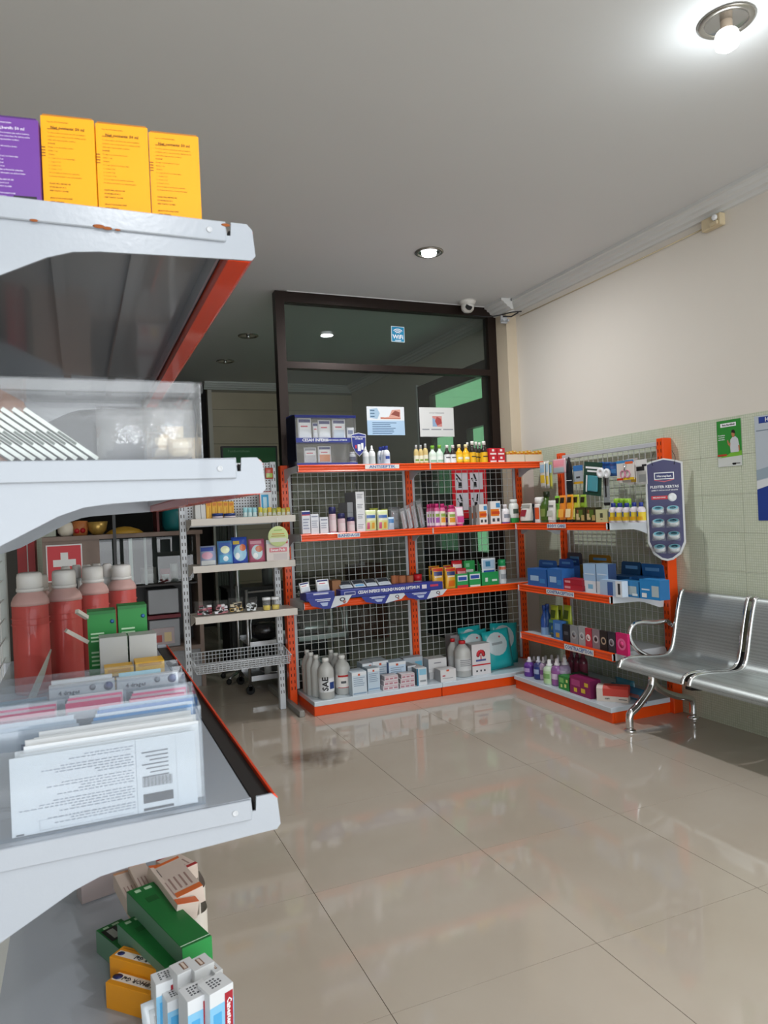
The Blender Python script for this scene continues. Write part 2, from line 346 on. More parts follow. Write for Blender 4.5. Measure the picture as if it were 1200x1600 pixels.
# cable and clamp at the pier
b = B().tube(smooth_pts([(3.33, 5.60, 3.19), (3.45, 5.55, 3.17), (3.56, 5.5, 3.18), (3.64, 5.42, 3.19), (3.70, 5.36, 3.185)]), 0.005, BLK, 6)
b.build('camera_cable', label='thin black cable running from the dome camera round the pier top', cat='cable')
t = thing('wall_bracket', 'small dusty metal bracket with a clamp on the pier below the cornice', 'bracket', (3.60, 5.48, 3.10))
b = B().box(-0.045, 0.02, -0.01, 0.008, 0, 0.07, GREYW, 0.003).box(-0.05, -0.03, -0.05, 0.0, 0.01, 0.03, GREYW).box(0.0, 0.015, -0.05, 0.0, 0.01, 0.03, GREYW); b.build('plate', t)
b = B().tube([(-0.04, -0.03, 0.055), (0.03, -0.06, 0.05), (0.09, -0.08, 0.085)], 0.006, BLK, 6); b.build('clamp_arm', t)
# socket high on the wall
t = thing('electrical_box', 'yellowed plastic electrical box under the cornice, high on the right wall', 'socket', (XR, 3.27, 3.125))
yel = mat('yellowed_plastic', C('cdbd9c'), 0.5); b = B().box(-0.045, 0, -0.075, 0.075, 0, 0.075, yel, 0.006).box(-0.06, -0.045, -0.06, 0.0, 0.005, 0.03, yel, 0.004); b.build('housing', t)
b = B(); b.T = Matrix.Translation((-0.05, -0.04, 0.05)) @ Matrix.Rotation(R(-90), 4, 'Y'); b.lathe([(0.018, 0), (0.018, 0.012), (0.012, 0.014), (0.001, 0.014)], PWHITE, 16); b.build('round_plug', t)
B().tube([(-0.01, 0.07, 0.035), (-0.008, 1.2, 0.032), (-0.008, 2.15, 0.036)], 0.004, yel, 6).build('conduit', t)
# ================================================================== GONDOLA RACKS
def slot_columns(b, xs, y, z0, z1, m, step=0.05, sw=0.006, sh=0.024, axis='y'):
    z = z0
    while z < z1:
        for i, x in enumerate(xs):
            zz = z + (0.0 if i % 2 == 0 else step*0.0)
            if axis == 'y': b.quad([(x-sw/2, y, zz), (x+sw/2, y, zz), (x+sw/2, y, zz+sh), (x-sw/2, y, zz+sh)], m)
            else: b.quad([(y, x+sw/2, zz), (y, x-sw/2, zz), (y, x-sw/2, zz+sh), (y, x+sw/2, zz+sh)], m)
        z += step
def post(parent, x, y, w, d, z1, m, name='post', z0=0.0, axis='y', slotm=SLOT):
    """upright of section w x d, front face at y, slots cut in the front face"""
    p = B().box(x-w/2, x+w/2, y, y+d, z0, z1, m, 0.004).build(name, parent)
    b = B()
    slot_columns(b, (x-w*0.22, x+w*0.22), y-0.0006, max(z0, 0.1)+0.02, z1-0.04, slotm); b.build('slots', p, kind='stuff')
    return p
WIRE = mat('white_wire', C('c9cbc9'), 0.4)
def wire_panel(parent, x0, x1, z0, z1, y, pitch=0.0562, r=0.0016, frame=0.022, fm=GREYW):
    t = B(); 
    for x in (x0, x1-frame): t.box(x, x+frame, y-0.006, y+0.006, z0, z1, fm)
    t.box(x0+frame, x1-frame, y-0.005, y+0.005, z1-frame, z1, fm)
    p = t.build('mesh_frame', parent); b = B(); n = int(round((x1-x0-2*frame)/pitch))
    for i in range(1, n):
        x = x0+frame+(x1-x0-2*frame)*i/n; b.box(x-r, x+r, y-r, y+r, z0, z1-frame, WIRE)
    k = int((z1-z0)/pitch)
    for i in range(k):
        z = z1-frame-(i+0.5)*pitch; b.box(x0+frame, x1-frame, y-3*r, y-r, z-r, z+r, WIRE)
    b.build('wire_grid', p, kind='stuff'); return p
def rail_prof(h=0.05, s=1):
    return [(0, 0.004), (-0.016, 0.004), (-0.022, -0.003), (-0.017, -0.012), (-0.017, -h*0.42), (-0.019, -h*0.5), (-0.017, -h*0.58), (-0.017, -h+0.012), (-0.022, -h+0.004), (-0.014, -h), (0, -h)]
def bracket_poly(d, s=1.0):
    """side plate outline in (depth, z); depth 0 = front tip plane, d = post"""
    return [(-0.026, -0.004), (-0.021, 0.0), (0.0, 0.001), (d, -0.004), (d+0.012, -0.03), (d, -0.105), (d-0.03, -0.108), (d*0.62, -0.062), (d*0.5, -0.052), (-0.022, -0.046), (-0.026, -0.04)]
def shelf(parent, w, d, loc, rail=0.05, railm=ORANGE, pan=WHITE, brk=WHITE, bl=True, br=True, rl=0.0, rr=0.0):
    """shelf pan: x 0..w, y 0 (front) .. d (back), top at z=0"""
    s = B().box(0.004, w-0.004, 0.0, d, -0.003, 0, pan).box(0.004, 0.007, 0.0, d, -0.024, -0.003, pan).box(w-0.007, w-0.004, 0.0, d, -0.024, -0.003, pan)
    s.box(0.004, w-0.004, 0.0, 0.003, -0.026, -0.003, pan).box(0.004, w-0.004, d-0.003, d, -0.03, -0.003, pan)
    s.box(w*0.33-0.012, w*0.33+0.012, 0.003, d-0.003, -0.012, -0.003, pan).box(w*0.67-0.012, w*0.67+0.012, 0.003, d-0.003, -0.012, -0.003, pan)
    s = s.build('shelf', parent, loc=loc)
    if railm: B().prism(rail_prof(rail), 'x', rl, w-rr, railm).build('price_rail', s)
    if bl: B().prism(bracket_poly(d), 'x', 0.0, 0.0035, brk).build('shelf_bracket', s)
    if br: B().prism(bracket_poly(d), 'x', w-0.0035, w, brk).build('shelf_bracket', s)
    return s
def deck(parent, w, d, loc, zt=0.105, sides=True):
    x, y = loc; b = B().box(0, w, 0, d, zt-0.034, zt, mat('deck_pale_blue_white', C('ccd8e0'), 0.25, coat=0.3, var=0.03), 0.003)
    s = b.build('base_shelf', parent, loc=(x, y, 0))
    B().box(0.002, w-0.002, 0.012, 0.03, 0, zt-0.034, ORANGE, 0.003).box(0.002, 0.014, 0.03, d, 0, zt-0.034, ORANGE).box(w-0.014, w-0.002, 0.03, d, 0, zt-0.034, ORANGE).build('kick_plate', s)
    return s
ZS = (1.81, 1.31, 0.82)          # shelf heights of the long rack
ga = thing('shelf_rack', 'orange and white two-bay shelf rack with wire mesh back standing before the glass partition', 'shelf rack', (1.451, 5.33, 0))
for i, (x, zt) in enumerate(((0, 1.84), (1.053, 1.80), (2.122, 1.80))): post(ga, x, 0, 0.058, 0.07, zt, ORANGE)
wire_panel(ga, 0.031, 1.022, 0.12, 1.80, 0.02); wire_panel(ga, 1.084, 2.091, 0.12, 1.80, 0.02)
for z in ZS:
    for k in range(2): shelf(ga, 1.061, 0.355, (0.0+k*1.062, -0.355, z))
deck(ga, 1.035, 0.44, (0.044, -0.385)); deck(ga, 1.04, 0.44, (1.081, -0.385))
# labels on its rails
LBL = mat('price_label_white', C('e6e6e2'), 0.45); LBLUE = mat('label_blue_ink', C('3c66a8'), 0.5)
def rail_label(parent, txt, x0, x1, y, z, h, front='A', rot=None, sz=None):
    w = x1-x0; b = B().box(-w/2, w/2, -0.0012, 0, -h/2, h/2, LBL)
    o = b.build('shelf_label', parent, loc=((x0+x1)/2, y, z))
    s = sz or h*0.95; me = text_mesh(txt, s, LBLUE, True); ww = max(v.co.x for v in me.vertices)*2
    t = text(o, txt, s, LBLUE, (0, -0.0018, 0), bold=True, sx=min(1.4, w*0.94/ww)); return o
def axs(u0, u1, v, y): return hit(u0, v, 'y', y).x-1.451, hit(u1, v, 'y', y).x-1.451
a_, b_ = axs(569, 622, 729, 4.952); rail_label(ga, 'ANTISEPTIK', a_, b_, -0.3965, 1.79, 0.03)
a_, b_ = axs(526, 561, 833, 4.952); rail_label(ga, 'BANDAGE', a_, b_, -0.3965, 1.29, 0.028)
# low grey floor bar at the rack's left end
B().box(-0.02, 0.02, 0, 0.95, 0, 0.045, mat('grey_bar', C('8d8b86'), 0.5), 0.004).build('floor_bar', loc=(1.415, 4.99, 0), label='grey metal bar lying on the floor along the left end of the orange rack', cat='metal bar')
# wing rack against the right wall
gw = thing('shelf_rack', 'single-bay orange and white shelf rack set against the tiled right wall', 'shelf rack', (3.20, 4.815, 0), R(-90))
WD = 0.44
B().box(1.055, 1.115, WD, WD+0.08, 0, 1.868, ORANGE, 0.004).build('post', gw)
pp = gw.children[0]; b = B(); slot_columns(b, (1.07, 1.098), WD-0.0006, 0.12, 1.83, SLOT); b.build('slots', pp, kind='stuff')
post(gw, -0.025, WD, 0.06, 0.05, 1.868, ORANGE)
wire_panel(gw, 0.01, 1.05, 0.12, 1.845, WD+0.03)
B().box(0.005, 1.054, WD+0.008, WD+0.022, 1.815, 1.847, GREYW, 0.003).build('top_bar', gw)
for z, d in ((1.313, 0.40), (0.828, 0.43), (0.45, 0.43)):
    s = shelf(gw, 1.068, d, (0, 0 if d > .41 else 0.0, z), rail=0.05 if z > .5 else 0.052, rr=0.0)
deck(gw, 1.135, 0.56, (-0.055, -0.065))
def wys(u0, u1, v, x): return 4.815-hit(u0, v, 'x', x).y, 4.815-hit(u1, v, 'x', x).y
a_, b_ = wys(855, 884, 818, 3.178); rail_label(gw, 'BODY CARE', a_, b_, -0.0235, 1.293, 0.03)
a_, b_ = wys(854, 897, 925, 3.178); rail_label(gw, 'CONTRACEPTION', a_, b_, -0.0235, 0.806, 0.034)
a_, b_ = wys(882, 927, 1005, 3.178); rail_label(gw, 'CONTRACEPTION', a_, b_, -0.0235, 0.424, 0.04)
# ------------------------------------------------------------------ white shelf rack in the passage opening
wk = thing('shelf_rack', 'narrow white metal shelf rack with pegboard top and wire basket, left of the orange rack', 'shelf rack', (0.655, 5.0, 0))
PSL = mat('slot_shadow', C('4b4744'), 0.8)
for x in (0.02, 0.695): post(wk, x, 0.27, 0.045, 0.05, 1.865, WHITE, slotm=PSL)
for x in (0.02, 0.695): B().box(x-0.022, x+0.022, -0.12, 0.40, 0, 0.05, WHITE, 0.004).build('foot', wk) if False else None
pb = B().box(0.045, 0.672, 0.285, 0.29, 1.40, 1.86, WHITE).build('pegboard', wk)
b = B()
for i in range(30):
    for j in range(22):
        x = 0.06+i*0.0207; z = 1.41+j*0.0207; b.quad([(x, 0.2845, z), (x+0.009, 0.2845, z), (x+0.009, 0.2845, z+0.009), (x, 0.2845, z+0.009)], PSL)
b.build('peg_holes', pb, kind='stuff')
for z, w_ in ((1.455, 0.735), (1.133, 0.72), (0.783, 0.72)):
    s = B().box(0, w_, 0, 0.27, -0.004, 0, CREAMM).box(0, w_, -0.004, 0.0, -0.045, 0.003, CREAMM, 0.0015).box(0, w_, -0.002, 0.012, -0.045, -0.041, CREAMM).build('shelf', wk, loc=(0.04, 0, z))
    for x in (0.004, 0.66): B().prism([(0.02, -0.004), (0.27, -0.004), (0.27, -0.085), (0.24, -0.085), (0.05, -0.03), (0.02, -0.03)], 'x', x, x+0.004, CREAMM).build('shelf_bracket', s)
# wire basket
def basket_pts(): pass
b = B(); X0, X1 = 0.03, 0.70; yf_, yb_, zf, zb, zo = 0.0, 0.26, 0.455, 0.50, 0.395; r = 0.0029
rim = [(X0, yf_, zf), (X1, yf_, zf), (X1, yb_, zb), (X0, yb_, zb), (X0, yf_, zf)]
bot = [(X0+0.01, yf_+0.02, zo), (X1-0.01, yf_+0.02, zo), (X1-0.01, yb_, zo+0.02), (X0+0.01, yb_, zo+0.02), (X0+0.01, yf_+0.02, zo)]
bk = B()
for a, c in zip(rim, rim[1:]): bk.tube([a, c], 0.004, WHITE, 6)
for a, c in zip(bot, bot[1:]): bk.tube([a, c], 0.004, WHITE, 6)
bk = bk.build('wire_basket', wk)
b = B()
for i in range(1, 26):
    t_ = i/26; x = X0+(X1-X0)*t_; b.tube([(x, yf_, zf), (x, yf_+0.02, zo), (x, yb_, zo+0.02), (x, yb_, zb)], r, WHITE, 4)
for k in range(1, 4): b.tube([(X0, yf_+0.02*k/4, zf-(zf-zo)*k/4), (X1, yf_+0.02*k/4, zf-(zf-zo)*k/4)], r, WHITE, 4)
for k in range(1, 9): b.tube([(X0+.01, yf_+0.02+0.24*k/9, zo+0.02*k/9), (X1-.01, yf_+0.02+0.24*k/9, zo+0.02*k/9)], r, WHITE, 4)
for k in range(1, 3): b.tube([(X0, yb_, zb-0.08*k/3), (X1, yb_, zb-0.08*k/3)], r, WHITE, 4)
for x in (X0, X1):
    for k in range(1, 6): b.tube([(x, yf_+0.26*k/6, zf+(zb-zf)*k/6), (x, yf_+0.02+0.24*k/6, zo+0.02*k/6)], r, WHITE, 4)
b.build('basket_wires', bk, kind='stuff')
# ------------------------------------------------------------------ foreground gondola (white brackets, red-orange rails)
FX, FY0, FY1 = 0.16, 0.790, 1.872
ZG = (1.776, 1.516, 1.141, 0.647)
gg = thing('shelf_rack', 'large white gondola shelf rack filling the left foreground, with red-orange rails', 'shelf rack', (0, 0, 0))
GLW = mat('glossy_white_enamel', C('a0a6ae'), 0.22, coat=0.4, var=0.03, vs=6, bump=0.07, bs=160)
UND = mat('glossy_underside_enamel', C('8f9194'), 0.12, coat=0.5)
RUST = mat('rust_chip', C('8a4a1c'), 0.8)
for n, zt in enumerate(ZG):
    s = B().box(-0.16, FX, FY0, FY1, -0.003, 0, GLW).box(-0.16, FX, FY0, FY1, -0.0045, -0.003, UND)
    s.box(-0.16, FX, FY0-0.0065, FY0-0.003, -0.022, 0.0, GLW, 0.001).box(-0.16, FX, FY0-0.003, FY0, -0.003, 0.0, GLW).box(-0.16, FX, FY1, FY1+0.003, -0.022, 0.0, GLW).box(FX-0.003, FX, FY0, FY1, -0.026, -0.003, GLW).box(-0.16, -0.157, FY0, FY1, -0.03, -0.003, GLW)
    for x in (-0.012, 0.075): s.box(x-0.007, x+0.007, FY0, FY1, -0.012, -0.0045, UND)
    s = s.build('shelf', gg, loc=(0, 0, zt))
    rl = B().prism([(0.186, -0.001), (0.1885, -0.001), (0.192, -0.006), (0.188, -0.013), (0.188, -0.030), (0.191, -0.036), (0.186, -0.040), (0.1625, -0.040), (0.1625, -0.024), (0.1645, -0.024), (0.1645, -0.0385), (0.184, -0.0375), (0.186, -0.035)], 'y', FY0+0.002, FY1, mat('red_orange_rail', C('de3d0c'), 0.25, coat=0.3)).build('price_rail', s)
    B().box(0.165, 0.1855, FY0+0.003, FY1-0.001, -0.037, -0.006, mat('rail_shade_black', C('17120f'), 0.6)).build('rail_channel_shade', s)  # black filler painting the shade inside the red rail
    bp = [(-0.19, -0.003), (0.1605, 0.001), (0.1615, -0.014), (0.1655, -0.014), (0.1665, 0.001), (0.184, 0.001), (0.190, -0.005), (0.1925, -0.034), (0.188, -0.039), (0.168, -0.0395), (0.03, -0.045), (0.004, -0.048), (-0.02, -0.056), (-0.075, -0.084), (-0.13, -0.112), (-0.19, -0.13)]
    for y in (FY0-0.003, FY1+0.004): B().prism(bp, 'y', y, y+0.003, GLW).build('shelf_bracket', s)
    b = B(); b.T = Matrix.Translation((0.142, FY0-0.0067, -0.011)) @ Matrix.Rotation(R(90), 4, 'X')
    b.lathe([(0.0032, 0), (0.0032, 0.0006), (0.002, 0.0004), (0.001, -0.0003)], GREYW, 16); b.build('rivet', s)
    if n == 0:
        b = B()
        for x, z, q in ((0.03, -0.0205, 0.006), (0.038, -0.0215, 0.005), (-0.03, -0.0215, 0.004), (0.048, -0.022, 0.003), (0.16, -0.004, 0.005)): b.ball((x, FY0-0.0066, z), q, RUST, 8, 0.35, 1, 0.05)
        b.build('rust_chips', s, kind='stuff')
for y in (FY0-0.03, FY1+0.006): post(gg, 0, 0, 0.01, 0.01, 0.02, WHITE) if False else None
for y in (0.745, 1.885): B().box(-0.225, -0.165, y, y+0.035, 0, 2.1, mat('grey_green_post', C('a9b0ad'), 0.4)).build('post', gg)
B().box(-0.185, -0.178, 0.79, 1.88, 1.50, 2.1, mat('grey_back_panel', C('8f9192'), 0.4)).build('back_panel', gg)
b = B(); 
for i in range(24): y = 0.80+i*0.045; b.box(-0.176, -0.1735, y-0.0014, y+0.0014, 0.66, 1.50, WIRE)
for i in range(18): z = 0.70+i*0.045; b.box(-0.1735, -0.171, 0.79, 1.88, z-0.0014, z+0.0014, WIRE)
b.build('wire_mesh', gg, kind='stuff')
B().box(-0.16, 0.17, FY0, FY1, 0.0, 0.10, ORANGE, 0.004).build('base', gg)
# ------------------------------------------------------------------ waiting bench
PERF = D.materials.new('perforated_steel'); PERF.use_nodes = True
nt = PERF.node_tree; bb = nt.nodes['Principled BSDF']; bb.inputs['Metallic'].default_value = 0.7; bb.inputs['Roughness'].default_value = 0.42
tc = nt.nodes.new('ShaderNodeTexCoord'); vo = nt.nodes.new('ShaderNodeTexVoronoi'); vo.inputs['Scale'].default_value = 210; vo.inputs['Randomness'].default_value = 0.15
cr = nt.nodes.new('ShaderNodeValToRGB'); cr.color_ramp.elements[0].position = 0.2; cr.color_ramp.elements[1].position = 0.5
cr.color_ramp.elements[0].color = (*C('8d9391'), 1); cr.color_ramp.elements[1].color = (*C('bcc2c0'), 1)
nt.links.new(tc.outputs['Object'], vo.inputs['Vector']); nt.links.new(vo.outputs['Distance'], cr.inputs[0]); nt.links.new(cr.outputs[0], bb.inputs['Base Color'])
bench = thing('waiting_bench', 'chrome beam bench with perforated steel seats along the right wall', 'bench', (3.1, 0, 0))
# seat profile in (x from front, z): curls down at the front, rises into the back
SP = smooth_pts([(0.0, 0, 0.395), (0.012, 0, 0.425), (0.05, 0, 0.447), (0.15, 0, 0.448), (0.30, 0, 0.432), (0.385, 0, 0.432), (0.435, 0, 0.462), (0.462, 0, 0.53), (0.492, 0, 0.66), (0.525, 0, 0.78), (0.548, 0, 0.835), (0.572, 0, 0.842), (0.588, 0, 0.82)], 4)
def seat(y0, y1):
    t = B(); n = len(SP); vs = []
    for y in (y0, y1):
        for p in SP: vs.append((p.x, y, p.z))
    nrm = []
    for i in range(n):
        d = (SP[min(i+1, n-1)]-SP[max(i-1, 0)]).normalized(); nrm.append(Vector((-d.z, 0, d.x)))
    for y in (y0, y1):
        for p, q in zip(SP, nrm): vs.append((p.x-q.x*0.006, y, p.z-q.z*0.006))
    fs = [(i, i+n, i+n+1, i+1) for i in range(n-1)] + [(2*n+i, 2*n+i+1, 3*n+i+1, 3*n+i) for i in range(n-1)]
    t.add(vs, fs, PERF, True); s = t.build('seat', bench)
    for y in (y0, y1):
        B().tube([(p.x, y, p.z+0.002) for p in SP], 0.0125, CHROME, 10).build('edge_tube', s)
    return s
for y1_, y0_ in ((3.60, 3.085), (3.035, 2.52), (2.47, 1.955)): seat(y0_, y1_)
B().box(0.19, 0.26, 1.9, 3.62, 0.355, 0.40, BLACKM, 0.004).build('beam', bench)
for y in (3.06, 2.495):
    b = B().prism([(0.02, 0.385), (0.10, 0.405), (0.38, 0.40), (0.445, 0.46), (0.475, 0.53), (0.46, 0.46), (0.40, 0.38), (0.3, 0.36), (0.10, 0.36), (0.02, 0.37)], 'y', y-0.022, y+0.022, BLACKM); b.build('seat_bracket', bench)
def leg(y):
    l = B(); top = (0.225, y, 0.37)
    l.tube(smooth_pts([top, (0.225, y, 0.29), (0.19, y, 0.23), (0.10, y, 0.15), (0.035, y, 0.105), (0.03, y, 0.02)]), 0.024, CHROME, 12)
    l.tube(smooth_pts([top, (0.24, y, 0.28), (0.30, y, 0.225), (0.42, y, 0.17), (0.53, y, 0.14), (0.56, y, 0.11), (0.56, y, 0.02)]), 0.022, CHROME, 12)
    l = l.build('leg', bench)
    for x in (0.03, 0.56): B().lathe([(0.034, 0), (0.038, 0.006), (0.034, 0.014), (0.018, 0.022), (0.014, 0.03)], CHROME, 20, (x, y, 0)).build('foot', l)
leg(3.56); leg(2.12)
arm = smooth_pts([(0.50, 3.655, 0.615), (0.46, 3.66, 0.642), (0.36, 3.66, 0.640), (0.26, 3.66, 0.655), (0.19, 3.66, 0.648), (0.15, 3.66, 0.60), (0.16, 3.66, 0.54), (0.21, 3.655, 0.475), (0.29, 3.64, 0.428), (0.36, 3.62, 0.425)], 5)
a1 = B().tube(arm, 0.0155, CHROME, 12).build('armrest', bench)
B().ball((0.50, 3.64, 0.612), 0.016, CHROME, 10).build('bolt', a1)
# ================================================================== PRODUCT BUILDERS (front faces -Y, origin at base centre)
def carton(w, d, h, base, feats=(), side=None, name='carton', rough=0.45, tilt=0):
    """printed box: body, closing-flap seam and flat print on the front"""
    b = B(); m = P(base, rough); b.box(-w/2, w/2, -d/2, d/2, 0, h, m)
    if side: b.quad([(-w/2-2e-4, d/2, 0), (-w/2-2e-4, -d/2, 0), (-w/2-2e-4, -d/2, h), (-w/2-2e-4, d/2, h)], P(side)); b.quad([(w/2+2e-4, -d/2, 0), (w/2+2e-4, d/2, 0), (w/2+2e-4, d/2, h), (w/2+2e-4, -d/2, h)], P(side))
    b.box(-w*0.5, w*0.5, -d/2-0.0006, -d/2+0.001, h-0.0006, h+0.0004, m)
    y = -d/2-0.0005
    for i, (x0, x1, z0, z1, c) in enumerate(feats):
        yy = y-0.00025*i; b.quad([(-w/2+w*x0, yy, h*z0), (-w/2+w*x1, yy, h*z0), (-w/2+w*x1, yy, h*z1), (-w/2+w*x0, yy, h*z1)], P(c))
    return b.build(name)
def lines(n, x0, x1, z0, z1, c, jag=0.25, sd=1):
    r = random.Random(sd); out = []; s = (z1-z0)/n
    for i in range(n): out.append((x0, x1-(x1-x0)*jag*r.random(), z1-(i+0.72)*s, z1-(i+0.30)*s, c))
    return out
BOT = {
 'pump': ([(0.46, 0), (0.5, 0.02), (0.5, 0.60), (0.42, 0.68), (0.24, 0.74)], [(0.26, 0.735), (0.26, 0.80), (0.16, 0.83), (0.15, 0.97), (0.10, 1.0)]),
 'round': ([(0.45, 0), (0.5, 0.02), (0.5, 0.62), (0.38, 0.74), (0.2, 0.80)], [(0.24, 0.79), (0.24, 0.985), (0.22, 1.0)]),
 'syrup': ([(0.46, 0), (0.5, 0.02), (0.5, 0.52), (0.42, 0.62), (0.22, 0.72), (0.19, 0.84)], [(0.25, 0.83), (0.25, 0.985), (0.23, 1.0)]),
 'jug': ([(0.46, 0), (0.5, 0.015), (0.5, 0.68), (0.44, 0.76), (0.27, 0.85), (0.19, 0.89), (0.18, 0.92)], [(0.21, 0.91), (0.21, 0.99), (0.19, 1.0)]),
 'wide': ([(0.44, 0), (0.5, 0.02), (0.5, 0.74), (0.40, 0.82), (0.33, 0.84)], [(0.37, 0.835), (0.37, 0.985), (0.34, 1.0)]),
 'spray': ([(0.47, 0), (0.5, 0.02), (0.5, 0.70), (0.46, 0.74)], [(0.48, 0.735), (0.48, 0.96), (0.40, 1.0)]),
}
def bottle(w, h, body, cap, label=None, kind='round', lz=(0.15, 0.55), rough=0.3, name='bottle', feats=(), flat=1.0, n=14):
    p, c = BOT[kind]; bm = body if not isinstance(body, str) else mat('plastic_'+body, C(body), rough, coat=0.2)
    o = B().lathe([(r*w, z*h) for r, z in p] + [(0.001, p[-1][1]*h)], bm, n, sy=flat).build(name)
    B().lathe([(r*w, z*h) for r, z in c] + [(0.001, h)], mat('cap_'+cap, C(cap), 0.35), n, sy=flat).build('cap', o)
    if label:
        r = 0.505*w; b = B().lathe([(r, lz[0]*h), (r, lz[1]*h)], P(label), n, sy=flat, cap=False)
        for i, (a0, a1, z0, z1, cc) in enumerate(feats): # angular bands on the front, a in -1..1 of the visible half
            vs = []; rr = r+0.0006+0.0002*i
            for k in range(7):
                a = R(-90)+(a0+(a1-a0)*k/6)*R(75)
                for z in (z0, z1): vs.append((rr*math.cos(a), rr*math.sin(a)*flat, z*h))
            b.add(vs, [(2*k, 2*k+2, 2*k+3, 2*k+1) for k in range(6)], P(cc))
        b.build('label', o)
    return o
def tube_pack(w, h, body, cap, feats=(), name='tube'):
    """squeeze tube standing on its cap, flat crimped top"""
    vs = []; n = 12; b = B(); m = mat('plastic_'+body, C(body), 0.3, coat=0.2); prof = [(0.46, 0.36, 0.12), (0.5, 0.34, 0.3), (0.5, 0.22, 0.62), (0.5, 0.08, 0.9), (0.5, 0.03, 1.0)]
    for rx, ry, z in prof:
        for k in range(n): a = 2*math.pi*k/n; vs.append((rx*w*math.cos(a), ry*w*math.sin(a), z*h))
    fs = [(i*n+k, i*n+(k+1) % n, (i+1)*n+(k+1) % n, (i+1)*n+k) for i in range(len(prof)-1) for k in range(n)] + [tuple(len(vs)-n+k for k in range(n))]
    b.add(vs, fs, m, True)
    for i, (x0, x1, z0, z1, c) in enumerate(feats):
        def yy(z): 
            zs = [q[2] for q in prof]; ry = [q[1] for q in prof]
            for j in range(len(zs)-1):
                if zs[j] <= z <= zs[j+1]: t = (z-zs[j])/(zs[j+1]-zs[j]); return -(ry[j]+(ry[j+1]-ry[j])*t)*w-0.0008-0.0003*i
            return -ry[-1]*w
        b.quad([(-w/2+w*x0, yy(z0), z0*h), (-w/2+w*x1, yy(z0), z0*h), (-w/2+w*x1, yy(z1), z1*h), (-w/2+w*x0, yy(z1), z1*h)], P(c))
    o = b.build(name); B().lathe([(0.40*w, 0), (0.42*w, 0.13*h)], mat('cap_'+cap, C(cap), 0.35), 12, sy=0.8).build('cap', o); return o
def pouch(w, d, h, base, feats=(), name='sachet', rough=0.25, top=None):
    """soft packet: bulged middle, flat crimped top and bottom"""
    nx, nz = 7, 8; vs = []; fs = []; m = mat('film_'+base, C(base), rough, coat=0.3)
    def yb(u, v): return math.sin(math.pi*min(max(u, 0), 1))**0.5*math.sin(math.pi*min(max(v, 0), 1))**0.6*d/2+0.0006
    for s in (-1, 1):
        for j in range(nz+1):
            for i in range(nx+1): u, v = i/nx, j/nz; vs.append((-w/2+w*u, s*yb(u, v), h*v))
    K = (nx+1)*(nz+1); b = B()
    for j in range(nz):
        for i in range(nx):
            a = j*(nx+1)+i; fs.append((a, a+1, a+nx+2, a+nx+1)); fs.append((K+a, K+a+nx+1, K+a+nx+2, K+a+1))
    for j in range(nz): a = j*(nx+1); fs += [(a, a+nx+1, K+a+nx+1, K+a), (a+nx, K+a+nx, K+a+2*nx+1, a+2*nx+1)]
    for i in range(nx): fs += [(i, K+i, K+i+1, i+1), (nz*(nx+1)+i, nz*(nx+1)+i+1, K+nz*(nx+1)+i+1, K+nz*(nx+1)+i)]
    b.add(vs, fs, m, True)
    for k, ft in enumerate(feats):
        (x0, x1, z0, z1, c) = ft[:5]
        if len(ft) > 5:      # rounded print following the bulge
            mm = mat('film_'+c, C(c), rough, coat=0.3); cx, cz, rx, rz = (x0+x1)/2, (z0+z1)/2, (x1-x0)/2, (z1-z0)/2; vv = [(-w/2+w*cx, -yb(cx, cz)*1.02-0.001-0.0003*k, h*cz)]
            for ring in (0.5, 1.0):
                for j in range(16): a_ = 2*math.pi*j/16; u = cx+rx*ring*math.cos(a_); v = cz+rz*ring*math.sin(a_); vv.append((-w/2+w*u, -yb(u, v)*1.02-0.001-0.0003*k, h*v))
            b.add(vv, [(0, 1+j, 1+(j+1) % 16) for j in range(16)]+[(1+j, 17+j, 17+(j+1) % 16, 1+(j+1) % 16) for j in range(16)], mm, True); continue
        vv = []; q = 4
        for j in range(q+1):
            for i in range(q+1): u = x0+(x1-x0)*i/q; v = z0+(z1-z0)*j/q; vv.append((-w/2+w*u, -yb(u, v)*1.02-0.0008-0.0003*k, h*v))
        b.add(vv, [(j*(q+1)+i, j*(q+1)+i+1, (j+1)*(q+1)+i+1, (j+1)*(q+1)+i) for j in range(q) for i in range(q)], mat('film_'+c, C(c), rough, coat=0.3), True)
    return b.build(name)
def put(o, plane, u0, u1, vt, z, front, label, cat, group=None, dep=None, rot=0, vb=None):
    pass
class Geo:
    """footprint on a shelf: front plane, pixel extent in the photograph -> metres"""
    def __init__(s, side, u0, u1, vt, z, front, d):
        s.side = side; ax = 'y' if side == 'A' else 'x'; vm = vt+8
        a = hit(u0, vm, ax, front); c = hit(u1, vm, ax, front); t = hit((u0+u1)/2, vt, ax, front)
        if side == 'A': s.w = c.x-a.x; s.loc = ((a.x+c.x)/2, front+d/2, z); s.rot = 0
        else: s.w = abs(c.y-a.y); s.loc = (front+d/2, (a.y+c.y)/2, z); s.rot = R(-90)
        s.h = max(0.012, t.z-z); s.d = d
def add(side, u0, u1, vt, z, front, d, fn, label, cat, group=None, rot=0, shrink=0.97):
    g = Geo(side, u0, u1, vt, z, front, d); o = fn(g.w*shrink, g.d, g.h)
    o.location = g.loc; o.rotation_euler = (0, 0, g.rot+rot); o['label'] = label; o['category'] = cat
    if group: o['group'] = group
    return o

